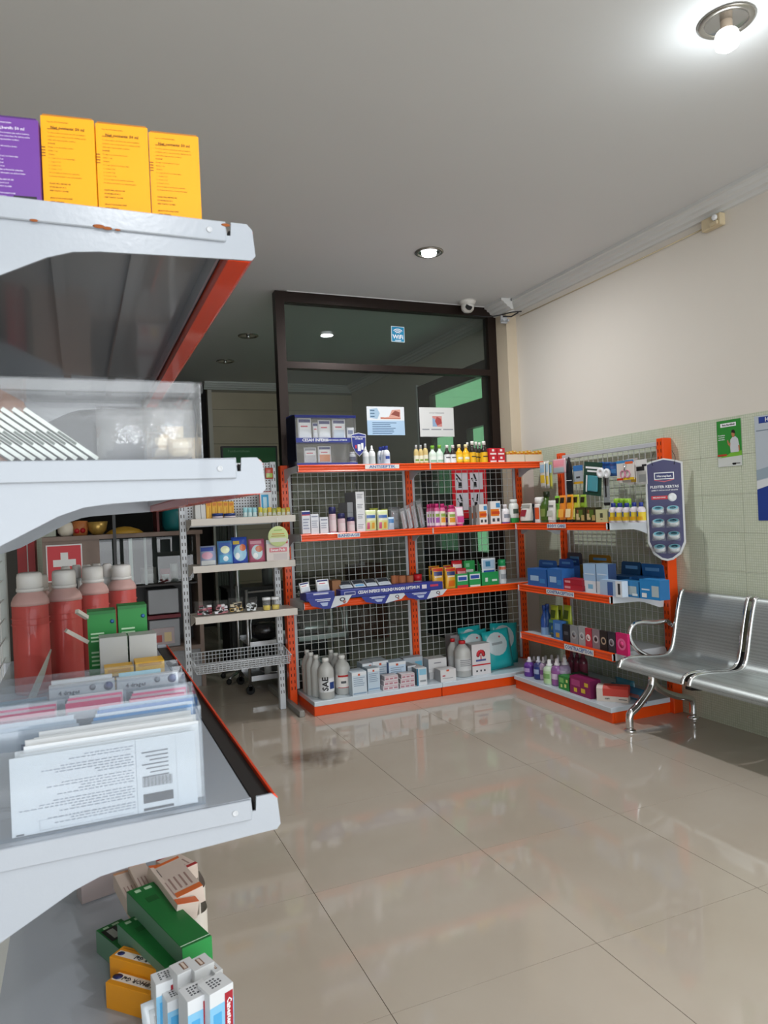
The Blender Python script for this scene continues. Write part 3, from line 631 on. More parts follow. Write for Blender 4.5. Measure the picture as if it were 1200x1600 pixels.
# ================================================================== ORANGE RACK, TOP SHELF
Z1, Z2, Z3, ZD = ZS[0]+0.0005, ZS[1]+0.0005, ZS[2]+0.0005, 0.1055
def case():
    x0 = hit(463, 700, 'y', 4.99).x; x1 = hit(558, 700, 'y', 4.99).x; zt = hit(510, 646, 'y', 4.99).z; w_, h_, d_ = x1-x0, zt-Z1, 0.24
    t = thing('display_case', 'clear acrylic display case with navy trim at the left of the top orange shelf', 'display case', (x0, 4.99, Z1))
    B().box(0, w_, 0, d_, 0, 0.02, NAVY, 0.002).build('base', t)
    b = B().box(0.002, w_-0.002, 0, 0.003, 0.02, h_*0.47, CLEAR).box(w_-0.004, w_-0.001, 0.003, d_-0.003, 0.02, h_-0.01, CLEAR).box(0.002, w_-0.002, d_-0.004, d_-0.001, 0.02, h_-0.01, CLEAR).box(0.002, w_-0.002, 0, 0.003, h_*0.53, h_-0.01, CLEAR)
    b.build('clear_panel', t)
    B().prism([(0, 0), (d_, 0), (d_, h_-0.01), (0.03, h_-0.01), (0, h_-0.035)], 'x', -0.002, 0.002, mat('case_side_print', C('20243a'), 0.15, coat=0.4)).build('side_panel', t)
    s = B().box(0.003, w_-0.003, 0.0, d_-0.006, h_*0.47, h_*0.485, NAVY).box(0.0, w_, -0.003, 0.0, h_*0.44, h_*0.53, NAVY).build('middle_shelf', t)
    text(s, 'CESAH INFEKSI', 0.03, PWHITE, (0.145, -0.0035, h_*0.485), bold=True); text(s, 'PERLINDUNGAN OPTIMUM', 0.014, PWHITE, (0.305, -0.0035, h_*0.485), bold=True)
    c = B().prism([(0, h_-0.032), (0.0, h_-0.012), (d_*0.4, h_), (d_, h_), (d_, h_-0.01), (0.02, h_-0.012)], 'x', 0, w_, NAVY).build('top_cover', t)
    b = B(); b.T = Matrix.Translation((w_*0.48, d_*0.55, h_+0.0005)); b.lathe([(0.075, 0), (0.001, 0.001)], P('b9c4d8'), 20, sy=0.5); b.build('emblem', c)
    # shield sign on its right corner
    sh = [(-0.055, 0.07), (0, 0.082), (0.055, 0.07), (0.052, -0.01), (0.03, -0.055), (0, -0.085), (-0.03, -0.055), (-0.052, -0.01)]
    s = B().prism([(a*1.06, z*1.06) for a, z in sh], 'y', -0.010, -0.007, PWHITE).prism(sh, 'y', -0.0115, -0.010, NAVY); s = s.build('shield_sign', t, loc=(w_+0.012, 0, h_*0.40))
    text(s, 'PERLINDUNGAN', 0.014, PWHITE, (0, -0.012, 0.055), bold=True); text(s, 'OPTIMUM', 0.014, PWHITE, (0, -0.012, 0.04), bold=True)
    b = B(); b.box(-0.012, 0.012, -0.0135, -0.0118, -0.05, 0.0, PWHITE).box(0.016, 0.034, -0.0135, -0.0118, -0.04, 0.01, PWHITE).box(-0.032, -0.018, -0.0135, -0.0118, -0.03, -0.005, P('c0415a')).build('sign_picture', s)
case()
ZM = Z1 + (hit(510, 646, 'y', 4.99).z-Z1)*0.486
pk = lambda top, img, w2='eef1f3': (lambda w, d, h: pouch(w, d, h, w2, [(0.08, 0.92, 0.80, 0.94, top), (0.2, 0.7, 0.6, 0.66, 'c23a55'), (0.1, 0.9, 0.08, 0.5, img)], 'plaster_packet', rough=0.4))
gp = 'plaster packets inside the clear display case'
for (u0, u1, vt, z, img, lab) in ((465, 487, 653, ZM, 'dfe4ea', 'widest white plaster packet at the left of the case upper shelf'), (489, 497, 660, ZM, 'd9dde2', 'narrow plain white packet behind the wide one in the case'),
    (497, 517, 656, ZM, 'e6ebee', 'middle white plaster packet with dark cap band on the case upper shelf'), (519, 540, 655, ZM, 'c4d4e0', 'white and pale blue plaster packet at the right of the case upper shelf'),
    (475, 495, 699, Z1+0.021, 'c3c5c8', 'grey-white plaster packet on the case lower shelf'), (497, 518, 697, Z1+0.021, 'd98b58', 'plaster packet with an orange picture on the case lower shelf')):
    add('A', u0, u1, vt, z+0.0005, 5.03, 0.02, pk('27306f' if u0 != 475 else '8b8f98', img), lab, 'packet', gp)
add('A', 542, 553, 668, ZM+0.0005, 5.05, 0.03, lambda w, d, h: carton(w, d, h, 'd6dade', [(0.15, 0.85, 0.5, 0.8, '6b7796')]), 'tiny white carton at the right end of the case upper shelf', 'box', gp)
add('A', 547, 557, 706, Z1+0.0215, 5.05, 0.04, lambda w, d, h: bottle(w, h, 'c3c8cc', 'dfe2e4', '3a4468', 'wide'), 'small grey bottle with a navy label inside the case', 'bottle', gp)
def rowit(side, spans, z, front, d, fn, desc, cat, group, stagger=0):
    n = len(spans)
    for i, (u0, u1, vt) in enumerate(spans):
        add(side, u0, u1, vt, z, front+(stagger*i if not callable(stagger) else stagger(i)), d, fn, (ordinal(i, n)+' of the '+NUM[n]+' ' if n > 1 else '')+desc, cat, group)
gt = 'bottles on the top orange shelf'
rowit('A', [(568, 577.5, 697), (577.5, 587.5, 696)], Z1, 5.02, 0.045, lambda w, d, h: bottle(w, h, 'dfe2e2', 'e8eaea', 'c3cbcb', 'pump', (0.1, 0.45)), 'white spray bottles beside the clear display case', 'bottle', gt)
rowit('A', [(591, 601, 698), (596, 606, 697), (600, 610.5, 696.5)], Z1, 5.08, 0.045, lambda w, d, h: bottle(w, h, 'dfe3ea', '2a3a8c', 'cdd5e2', 'round', (0.08, 0.55), feats=[(-0.5, 0.5, 0.3, 0.46, '2f4a98')]), 'white bottles with navy caps on the top shelf', 'bottle', gt, lambda i: 0-0.035*i)
rowit('A', [(648, 655.5, 695), (655.5, 662.5, 695), (662.5, 670, 693)], Z1, 5.02, 0.04, lambda w, d, h: bottle(w, h, 'c9b377', 'b9bcbd', 'e0ddc6', 'round', (0.1, 0.45), feats=[(-0.6, 0.6, 0.16, 0.26, '7f9a48')]), 'slim gold bottles with silver caps', 'bottle', gt)
rowit('A', [(672, 683.5, 696), (683.5, 694, 695)], Z1, 5.02, 0.05, lambda w, d, h: bottle(w, h, 'cddccf', '7fb83c', 'dfe8e0', 'syrup', (0.1, 0.4), feats=[(-0.7, 0.7, 0.12, 0.22, '8fb89a')]), 'pale bottles with bright green caps', 'bottle', gt)
rowit('A', [(695.5, 705, 695), (705, 714, 695)], Z1, 5.02, 0.045, lambda w, d, h: bottle(w, h, '2a211f', 'e6e4e0', 'dcdedd', 'syrup', (0.05, 0.5), feats=[(-0.6, 0.6, 0.3, 0.36, '55585c')]), 'dark bottles with white labels and white caps', 'bottle', gt)
rowit('A', [(714.5, 724.5, 694), (725, 735, 694)], Z1, 5.02, 0.05, lambda w, d, h: bottle(w, h, 'e3ac17', 'e8dca8', 'f0c93a', 'syrup', (0.12, 0.48), feats=[(-0.6, 0.6, 0.22, 0.34, 'dfe3c8')]), 'yellow bottles standing on the top orange shelf', 'bottle', gt)
rowit('A', [(729, 736, 691), (735, 745, 689), (742, 750, 690), (748, 755, 691), (753, 763, 689)], Z1, 5.06, 0.045, lambda w, d, h: bottle(w, h, '251a16', 'ebe8e2', 'ddab1e', 'syrup', (0.04, 0.5), feats=[(-0.6, 0.6, 0.28, 0.33, '3a2d20')]), 'dark syrup bottles with yellow labels', 'bottle', gt, lambda i: (0.03, -0.035, 0.03, 0.035, -0.035)[i])
g0 = 'small red cartons stacked on the top orange shelf'
for i, (u0, u1) in enumerate(((764.5, 776.5), (777, 789))):
    for k in range(2):
        x = Geo('A', u0, u1, 700, Z1, 5.02, 0.06); hh = x.h/2
        o = carton(x.w*0.97, 0.06, hh-0.001, 'bf2430', [(0.1, 0.9, 0.12, 0.34, 'e8d9d6'), (0.35, 0.65, 0.55, 0.85, 'e9dcd8')])
        o.location = (x.loc[0], x.loc[1], Z1+k*hh); o['label'] = ('lower' if k == 0 else 'upper')+' '+('left' if i == 0 else 'right')+' carton in the block of red cartons on the top shelf'; o['category'] = 'box'; o['group'] = g0
for i, (u0, u1) in enumerate(((792, 820), (820.5, 849))):
    tr = Geo('A', u0, u1, 710, Z1, 5.02, 0.14)
    t = thing('display_tray', ('left' if i == 0 else 'right')+' of the two cream card trays of yellow cartons at the top shelf end', 'tray', tr.loc, 0, 'cream card trays'); w2, d2, h2 = tr.w*0.98, 0.14, tr.h
    cm = P('d6c8b2'); B().box(-w2/2, w2/2, -d2/2, d2/2, 0, 0.002, cm).build('tray_base', t)
    B().box(-w2/2, w2/2, -d2/2, -d2/2+0.0015, 0.002, h2, cm).box(-w2/2, w2/2, d2/2-0.0015, d2/2, 0.002, h2, cm).box(-w2/2, -w2/2+0.0015, -d2/2+.0015, d2/2-.0015, 0.002, h2, cm).box(w2/2-0.0015, w2/2, -d2/2+.0015, d2/2-.0015, 0.002, h2, cm).build('tray_wall', t)
    n = 5
    for k in range(n):
        o = carton(w2/n*0.88, 0.05, 0.087+0.006*((k*7+i) % 3), 'dfa526', [(0.1, 0.9, 0.72, 0.86, 'c26a1a'), (0.2, 0.8, 0.9, 0.97, 'e8d9a0')], name='small_carton'); o.location = (tr.loc[0]-w2/2+w2/n*(k+0.5), tr.loc[1]-0.03, Z1+0.0025)
        o['label'] = ordinal(k, n)+' yellow carton standing in the '+('left' if i == 0 else 'right')+' cream tray'; o['category'] = 'box'; o['group'] = 'yellow cartons in the cream trays'
# ================================================================== ORANGE RACK, MIDDLE SHELF
g2 = 'cartons on the left half of the middle orange shelf'
F2 = 4.985
add('A', 471.5, 484.5, 798, Z2, F2, 0.05, lambda w, d, h: carton(w, d, h, 'dcdfe6', [(0, 1, 0.84, 0.95, '2c3585'), (0, 1, 0.80, 0.84, 'd5402a'), (0, 1, 0.0, 0.05, 'd5562a')] + lines(4, 0.12, 0.9, 0.2, 0.7, '9aa0b5')), 'tallest white carton with navy and red band at the left end of the middle shelf', 'box', g2)
add('A', 485.5, 498, 803, Z2, F2, 0.05, lambda w, d, h: carton(w, d, h, 'e2e4ea', [(0.1, 0.9, 0.84, 0.9, '8e94a8')]+lines(4, 0.12, 0.9, 0.3, 0.7, 'a7adbd')), 'plain white carton second from the left on the middle shelf', 'box', g2)
add('A', 500, 513, 808, Z2, F2, 0.05, lambda w, d, h: carton(w, d, h, 'e2e4ea', [(0.1, 0.9, 0.8, 0.88, '8e94a8')]+lines(3, 0.12, 0.9, 0.3, 0.7, 'a7adbd')), 'short white carton left of the pink jars on the middle shelf', 'box', g2)
for (u0, u1, vt, lab) in ((515, 526.5, 792, 'tallest of the three pink and white jars with navy tops'), (529, 541, 802, 'middle pink and white jar with an orange-navy top'), (544, 556, 808, 'shortest of the three pink and white jars with navy tops')):
    add('A', u0, u1, vt, Z2, F2, 0.055, lambda w, d, h: bottle(w, h, 'd9b7bf', '2a2c5c', 'dcc3c9', 'spray', (0.05, 0.66), feats=[(-0.7, 0.7, 0.1, 0.5, 'e4d5d8'), (-0.9, 0.9, 0.0, 0.05, 'c04a6a')]), lab, 'jar', 'pink jars')
gs = Geo('A', 555.5, 569, 768, Z2, F2, 0.24); hh = gs.h/4
for k in range(4):
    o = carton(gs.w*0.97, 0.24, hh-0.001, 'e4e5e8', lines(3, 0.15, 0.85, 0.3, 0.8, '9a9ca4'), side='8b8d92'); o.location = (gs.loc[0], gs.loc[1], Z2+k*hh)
    o['label'] = ('bottom', 'second from the bottom', 'third from the bottom', 'topmost')[k]+' of the four white cartons stacked on the middle shelf'; o['category'] = 'box'; o['group'] = 'stacked white cartons'
    if k < 3:
        o = carton(0.045, 0.2, hh-0.002, '9b9da1', []); o.location = (gs.loc[0]-gs.w/2-0.028, gs.loc[1]+0.03, Z2+k*hh); o['label'] = ('bottom', 'middle', 'topmost')[k]+' grey long carton behind the jars, left of the white stack'; o['category'] = 'box'; o['group'] = 'stacked white cartons'
o = carton(0.04, 0.06, hh*2, 'cfd1d4', []); o.location = (gs.loc[0]+gs.w/2+0.022, 5.12, Z2+0.001); o['label'] = 'off-white carton standing just right of the white stack'; o['category'] = 'box'
o = carton(0.04, 0.06, hh, 'cfd1d4', [(0.1, 0.9, 0.3, 0.7, 'a5a7ab')]); o.location = (gs.loc[0]+gs.w/2+0.022, 5.12, Z2+0.002+hh*2); o['label'] = 'small off-white carton on top of the one right of the stack'; o['category'] = 'box'
fy = lambda w, d, h: pouch(w, d, h, 'e6ead0', [(0.06, 0.94, 0.82, 0.95, 'dfe9b0'), (0.1, 0.9, 0.62, 0.76, '3f66a8'), (0.06, 0.94, 0.06, 0.5, 'd9d98a'), (0.12, 0.36, 0.1, 0.42, 'cf3f75'), (0.55, 0.8, 0.12, 0.4, 'e0a53a')], 'sweets_packet', 0.3)
for u0, u1, vt, yy, lab in ((578, 592, 794, 5.10, 'rear left yellow-green packet behind the two printed packets'), (596, 607, 795, 5.10, 'rear right yellow-green packet behind the two printed packets')):
    add('A', u0, u1, vt, Z2, yy, 0.02, lambda w, d, h: pouch(w, d, h, 'b9c455', [(0.1, 0.9, 0.6, 0.9, 'd3d98a')], 'sweets_packet', 0.3), lab, 'packet', 'yellow packets')
add('A', 571, 588.5, 797, Z2, F2, 0.03, fy, 'left yellow and white packet with pink fruit print', 'packet', 'yellow packets')
add('A', 590, 607, 797, Z2, F2, 0.03, fy, 'right yellow and white packet with pink fruit print', 'packet', 'yellow packets')
add('A', 607, 617, 808, Z2, F2, 0.03, lambda w, d, h: pouch(w, d, h, 'b8cde0', [(0.1, 0.9, 0.55, 0.85, '4a7fb8')], 'wipes_packet'), 'small pale blue packet beside the yellow packets', 'packet')
GB = glass('grey_film', tint=(0.85, 0.86, 0.88), clear=0.80, rough=0.12, body=(0.62, 0.64, 0.66))
def bag(w, d, h):
    o = pouch(w, d, h, 'a8abae', [], 'film_bag', 0.15); o.data.materials[0] = GB
    c = carton(w*0.62, 0.006, h*0.82, 'cfcbca', [(0.1, 0.3, 0.05, 0.9, 'b98a84'), (0.55, 0.9, 0.5, 0.85, 'e6e6e8'), (0.5, 0.85, 0.1, 0.4, 'dcdee2')], name='contents'); c.parent = o; c.location = (0, 0, 0.004); return o
add('A', 609, 628, 792, Z2, 5.10, 0.05, bag, 'grey film bag of supplies behind the small blue packet', 'bag', 'film bags on the middle shelf')
for i, (u0, u1, vt) in enumerate(((627, 640, 793), (636, 649, 788), (645, 657, 783), (654, 668, 779))):
    o = add('A', u0, u1, vt, Z2+0.002, 5.0+0.03*i, 0.03, bag, ordinal(i, 4)+' of the four clear film packs leaning by the pink bottles', 'bag', 'film bags on the middle shelf', rot=R(35)); o.rotation_euler = (0, R(-14), R(30))
pb = lambda lab: (lambda w, d, h: bottle(w, h, 'cf5f8e', 'c2266e', lab, 'wide', (0.08, 0.68), feats=[(-0.6, 0.6, 0.2, 0.42, 'e0982c' if lab != 'e6d3dd' else '9f5aa8'), (-0.6, 0.6, 0.45, 0.58, '8aa84a')], flat=0.6))
for i, (u0, u1, vt, yy, lab) in enumerate(((667, 675, 788, 5.08, 'e6d3dd'), (671, 679, 787, 5.06, 'e6d3dd'), (675, 683, 787, 5.04, 'e6d3dd'), (679.5, 688, 787, F2, 'e6d3dd'), (688, 697, 787, F2, 'e9dfc8'), (693, 702, 790, 5.10, 'e6d3dd'), (700.5, 712.5, 789, F2, 'eadfcb'))):
    add('A', u0, u1, vt, Z2, yy, 0.03, pb(lab), ordinal(i, 7)+' of the seven pink-capped baby lotion bottles', 'bottle', 'pink-capped bottles')
add('A', 713, 725.5, 792, Z2, F2, 0.04, lambda w, d, h: tube_pack(w, h, 'd9a3bd', 'd0337c', [(0.1, 0.9, 0.55, 0.95, 'e8dce2'), (0.1, 0.9, 0.2, 0.5, 'c9478a')]), 'pink and white tube standing right of the pink-capped bottles', 'tube')
oc = lambda w, d, h: carton(w, d, h, 'e6e5e2', [(0, 0.85, 0.36, 0.66, 'e07a1c'), (0.1, 0.9, 0.44, 0.56, 'c9471a'), (0.55, 0.95, 0.72, 0.92, '4a8fc0'), (0.15, 0.4, 0.12, 0.26, '44474c'), (0.6, 0.85, 0.12, 0.26, '44474c')], side='b9b4b0')
for i, (u0, u1, vt, yy) in enumerate(((737, 746, 792, 5.12), (743, 752, 790, 5.07), (748.5, 761.5, 788, F2), (761, 770, 790, 5.07), (766, 782, 783, F2))):
    add('A', u0, u1, vt, Z2, yy, 0.045, oc, ordinal(i, 5)+' of the five orange and white cartons on the middle shelf', 'box', 'orange and white cartons')
add('A', 785, 797.5, 788, Z2, F2, 0.045, lambda w, d, h: bottle(w, h, 'e2e0e2', 'dcd9da', 'e6e3e6', 'round', (0.1, 0.6), feats=[(-0.6, 0.6, 0.3, 0.5, '8a8f9a'), (-1, 1, 0.0, 0.09, '6d3f8c')]), 'small white bottle with a purple base on the middle shelf', 'bottle')
add('A', 781.5, 786, 788, Z2, 5.06, 0.03, lambda w, d, h: bottle(w, h, 'e2e0e2', 'dcd9da', None, 'round'), 'thin white bottle peeking behind the purple-based bottle', 'bottle')
add('A', 798, 811.5, 780, Z2, F2, 0.05, lambda w, d, h: bottle(w, h, 'e0e4de', 'e3e6e2', 'e4e8e2', 'wide', (0.25, 0.7), feats=[(-0.5, 0.5, 0.4, 0.6, '4a5a4c'), (-1, 1, 0.02, 0.22, '2f9a4a')]), 'white talc bottle with a green base near the rack corner', 'bottle')
# ================================================================== WING, BODY CARE SHELF
ZW1, ZW2, ZW3 = 1.3135, 0.8285, 0.4505
gb = 'toiletries on the body care shelf'
add('W', 811, 827.5, 787, ZW1, 3.24, 0.05, lambda w, d, h: tube_pack(w, h, 'd9d8d0', '4b5a3c', [(0.1, 0.9, 0.78, 0.95, '9a9a92'), (0.25, 0.75, 0.35, 0.68, '8f1f2c')]), 'white tube with a dark red flower, leftmost on the body care shelf', 'tube', gb)
add('W', 827, 835, 787, ZW1, 3.28, 0.05, lambda w, d, h: bottle(w, h, '22303c', '1d242c', '2c4456', 'wide', (0.1, 0.7)), 'dark blue bottle beside the red-flower tube', 'bottle', gb)
add('W', 834, 843.5, 777, ZW1, 3.23, 0.05, lambda w, d, h: bottle(w, h, 'e3dfda', 'e9e6e2', 'e0ddd8', 'spray', (0.08, 0.7), feats=[(-0.6, 0.6, 0.15, 0.6, 'd0552a')]), 'white bottle with a red-orange flame label', 'bottle', gb)
add('W', 843, 856, 768, ZW1, 3.25, 0.05, lambda w, d, h: bottle(w, h, '3c5a1c', '1f2a14', '48661f', 'syrup', (0.1, 0.55), feats=[(-0.5, 0.5, 0.2, 0.45, '7d8f4a')]), 'tall dark green glass bottle, tallest on the body care shelf', 'bottle', gb)
add('W', 853.5, 865, 782, ZW1, 3.22, 0.04, lambda w, d, h: tube_pack(w, h, 'dcdcd6', 'c9c9c4', [(0.15, 0.85, 0.7, 0.8, '7a7c78'), (0.15, 0.85, 0.3, 0.55, 'b7bcb0')]), 'white tube right of the green glass bottle', 'tube', gb)
tb = lambda c1, c2: (lambda w, d, h: tube_pack(w, h, c1, '1f1a14', [(0.2, 0.8, 0.72, 0.92, '2a2416'), (0.12, 0.88, 0.2, 0.5, c2)]))
for u0, u1, vt, c1, c2, xx, lab in ((863.5, 873, 775, '7fc043', 'a3d65c', 3.25, 'bright green tube standing left of the orange tubes'), (871, 881.5, 774, 'e2872a', 'efb04a', 3.22, 'orange tube at left, next to the bright green tube'), (882, 892.5, 773, 'dd9424', 'e9d8a8', 3.22, 'orange tube with a cream picture, next to the lime tubes'),
    (891, 902, 773, 'b5b93a', 'd9dc7a', 3.24, 'lime yellow tube right of the orange tubes'), (903, 913, 773, '8fae3a', 'b8c95a', 3.30, 'olive green tube behind the dark floral cartons')):
    add('W', u0, u1, vt, ZW1, xx, 0.04, tb(c1, c2), lab, 'tube', gb)
fl_ = lambda w, d, h: carton(w, d, h, '3a3a1c', [(0.1, 0.45, 0.2, 0.6, 'c9ba8a'), (0.35, 0.75, 0.35, 0.85, '55702a'), (0.6, 0.9, 0.15, 0.5, 'b8a468'), (0.1, 0.9, 0.02, 0.12, '241f14'), (0.2, 0.35, 0.65, 0.85, '8f5a3a')], side='2b2a18')
add('W', 898.5, 914.5, 793, ZW1, 3.22, 0.05, fl_, 'left of the two dark green floral cartons', 'box', gb)
add('W', 915, 931.5, 793, ZW1, 3.22, 0.05, fl_, 'right of the two dark green floral cartons', 'box', gb)
add('W', 930.5, 949, 796, ZW1, 3.20+0.01, 0.05, lambda w, d, h: carton(w, d, h, 'c6c997', [(0.38, 0.62, 0.38, 0.72, '4a4d38'), (0.42, 0.58, 0.2, 0.28, '8a8d6c')], side='a9ac80'), 'pale green square carton with a small dark emblem', 'box', gb)
for i, (u0, u1, vt) in enumerate(((957, 966, 779), (966, 973.5, 779), (973.5, 981.5, 779))):
    add('W', u0, u1, vt, ZW1, 3.30, 0.04, lambda w, d, h: bottle(w, h, '3c7a3a', '9ac83c', '5a9a4a', 'spray', (0.1, 0.6)), ordinal(i, 3)+' of the three lime-capped bottles behind the blue-capped ones', 'bottle', gb)
for i, (u0, u1, vt) in enumerate(((949.5, 960, 786), (959.5, 970.5, 786), (970.5, 981, 786), (982, 992.5, 785), (993, 1003, 785))):
    add('W', u0, u1, vt, ZW1, 3.215, 0.04, lambda w, d, h: bottle(w, h, 'dcd5dc', '2b3f94', 'e0c53a', 'round', (0.1, 0.52), feats=[(-0.9, 0.0, 0.3, 0.56, '3a5fa0'), (-0.3, 0.8, 0.14, 0.3, 'd9a21e')]), ordinal(i, 5)+' of the five white bottles with blue caps and yellow labels', 'bottle', gb)
# ------------------------------------------------------------------ packs hanging on hooks of the wing mesh
def hang(u0, u1, vt, vb, x, fn, label, cat='hanging pack', yaw=-90, name='hook', hookx=None):
    a, c = hit(u0, (vt+vb)/2, 'x', x), hit(u1, (vt+vb)/2, 'x', x); t = hit((u0+u1)/2, vt, 'x', x); bt = hit((u0+u1)/2, vb, 'x', x)
    o = fn(abs(c.y-a.y), 0.008, t.z-bt.z); o.location = (x, (a.y+c.y)/2, bt.z); o.rotation_euler = (0, 0, R(yaw)); o['label'] = label; o['category'] = cat; o['group'] = 'packs hanging on hooks above the body care shelf'
    hk = B().tube([(0, 0.008, t.z-bt.z-0.008), (0, 3.665-x, t.z-bt.z-0.004)] if hookx is None else hookx, 0.0018, STEEL, 5).build('hanging_hook', o) if yaw == -90 else None
    return o
cardp = lambda base, feats, name='blister_card': (lambda w, d, h: carton(w, 0.003, h, base, feats, name=name))
hang(844, 852, 722, 763, 3.50, lambda w, d, h: pouch(w, 0.012, h, 'c7c4b8', [(0.1, 0.9, 0.2, 0.5, 'd7b53a'), (0.1, 0.9, 0.6, 0.9, '8fb6cc')], 'brush_pack'), 'leftmost hanging pack, pale with a yellow band, at the rack corner')
hang(851, 858, 720, 763, 3.52, lambda w, d, h: pouch(w, 0.012, h, 'd0cec6', [(0.1, 0.9, 0.15, 0.45, 'dfc04a'), (0.1, 0.9, 0.6, 0.9, 'a9c6d4')], 'brush_pack'), 'middle hanging pack with a yellow band, at the rack corner')
hang(857, 863.5, 722, 764, 3.54, lambda w, d, h: pouch(w, 0.012, h, 'a8b070', [(0.1, 0.9, 0.1, 0.5, 'c9c050'), (0.1, 0.9, 0.6, 0.9, '9cc0d8')], 'brush_pack'), 'greenish hanging pack next to the orange wing post')
hang(864, 884, 717, 740, 3.52, lambda w, d, h: pouch(w, 0.02, h, 'd7a9b0', [(0.1, 0.9, 0.5, 0.9, 'dd8f9c'), (0.1, 0.9, 0.08, 0.4, 'a9b8bd')], 'sponge_pack'), 'pink pack hanging across the far orange post')
hang(885.5, 894, 714, 772, 3.54, lambda w, d, h: B().prism([(-w*0.5, 0), (w*0.5, 0), (w*0.5, h*0.5), (w*0.35, h*0.8), (0, h), (-w*0.35, h*0.8), (-w*0.5, h*0.5)], 'y', -0.006, 0.006, mat('black_gloss_plastic', C('20262a'), 0.25)).box(-w*0.5, w*0.5, -0.0075, -0.006, h*0.36, h*0.375, PWHITE).build('comb_case'), 'long black pointed comb case hanging beside the far post')
hang(896, 911, 727, 756, 3.56, cardp('a9b2ba', [(0, 1, 0.7, 1, '3c78b8'), (0, 1, 0.0, 0.12, 'd0a02c'), (0.3, 0.7, 0.3, 0.4, '40464c')]), 'grey-blue card pack with a yellow foot hanging left of the dark green card')
def cutter(w, d, h):
    o = B().box(-w/2, w/2, -0.0015, 0.0015, 0, h, P('1f4438')).box(-w*0.4, w*0.4, -0.0025, -0.0015, h*0.8, h*0.86, PWHITE).box(-w*0.3, w*0.35, -0.0025, -0.0015, h*0.70, h*0.75, PWHITE).build('cutter_card')
    B().box(-w*0.22, w*0.34, -0.012, -0.0025, h*0.12, h*0.6, mat('teal_blister', C('4d9aa6'), 0.15, coat=0.5), 0.006).build('blister', o)
    B().box(-w*0.5, -w*0.3, -0.006, -0.002, -h*0.32, h*0.02, mat('black_gloss_plastic', C('20262a'), 0.25), 0.002).build('handle', o)
    B().box(-w*0.28, -w*0.22, -0.014, -0.012, h*0.1, h*0.6, PWHITE).build('blade', o); return o
o = hang(910, 938, 722, 774, 3.48, cutter, 'dark green card with a teal blister hanging in the middle of the hooks'); o.rotation_euler = (R(0), R(0), R(-90)); o.rotation_euler = (0, R(7), R(-90))
for i, (u0, u1, xx) in enumerate(((932, 944, 3.56), (941, 950, 3.54), (946, 956, 3.52), (954, 965, 3.50))):
    hang(u0, u1, 722, 744, xx, lambda w, d, h: pouch(w, 0.012, h, '2c5fa0', [(0.15, 0.85, 0.2, 0.5, '4f86bf'), (0.1, 0.9, 0.75, 0.92, '1f3f78')], 'blue_pack'), ordinal(i, 4)+' of the four blue packs hanging above the clippers')
def disc(w, d, h):
    o = B(); o.T = Matrix.Translation((0, 0, h/2)) @ Matrix.Rotation(R(90), 4, 'X'); o.lathe([(w/2, -0.006), (w/2, 0.006), (w*0.2, 0.008), (w*0.19, 0.003)], PWHITE, 24); return o.build('tape_reel')
hang(933, 944, 733, 744.5, 3.46, disc, 'left of the two white tape reels hanging on a hook'); hang(943, 953, 734, 745, 3.47, disc, 'right of the two white tape reels hanging on a hook')
hang(943.5, 952, 745, 790, 3.50, lambda w, d, h: B().box(-w/2, w/2, -0.006, 0.006, h*0.1, h, mat('grey_film_sleeve', C('8e9294'), 0.3), 0.002).box(-w*0.12, w*0.12, -0.008, -0.006, h*0.3, h*0.95, BLK).prism([(-w*0.5, h*0.1), (-w*0.35, 0), (w*0.35, 0), (w*0.5, h*0.1)], 'y', -0.007, 0.007, BLK).build('thermometer_pack'), 'long grey sleeve with a dark tip hanging below the tape reels')
def sciss(w, d, h):
    o = carton(w, 0.003, h, 'dcd6d0', [(0, 1, 0.86, 1.0, '3a86c0'), (0.5, 0.95, 0.8, 0.92, 'dd6a3a'), (0, 1, 0.0, 0.12, 'e0b82c'), (0, 0.35, 0.0, 0.1, 'c93a2a')], name='scissors_card')
    pk_ = mat('pink_plastic', C('d98aa6'), 0.3); b = B()
    for s in (-1, 1):
        b.tube([(s*w*0.14+w*0.13*math.cos(a), -0.006, h*0.3+w*0.15*math.sin(a)) for a in [2*math.pi*k/14 for k in range(15)]], 0.0035, pk_, 6)
        b.tube([(s*w*0.08, -0.006, h*0.42), (-s*w*0.05, -0.006, h*0.8)], 0.003, STEEL, 6)
    b.build('scissors', o); return o
hang(964, 991, 719, 750, 3.44, sciss, 'card with pink-handled scissors hanging near the right of the hooks'); hang(967, 994, 721, 754, 3.47, cardp('d3cdc9', [(0.1, 0.9, 0.85, 0.95, 'd08a6a'), (0.7, 1, 0, 0.2, 'cfa840')]), 'pale card pack partly hidden behind the scissors card')
hang(980, 997, 716, 757, 3.56, cardp('b9b4b0', [(0.1, 0.9, 0.5, 0.7, '8f8a88')]), 'grey-beige pack hanging behind the scissors cards')
hang(993, 1011, 718, 757, 3.50, cardp('dddcda', [(0.05, 0.8, 0.55, 0.72, '2c2c30'), (0.3, 0.9, 0.1, 0.4, 'b9bcbd'), (0.6, 1.0, 0.72, 0.8, '2c2c30')]), 'rightmost hanging card, white with a black tool print')
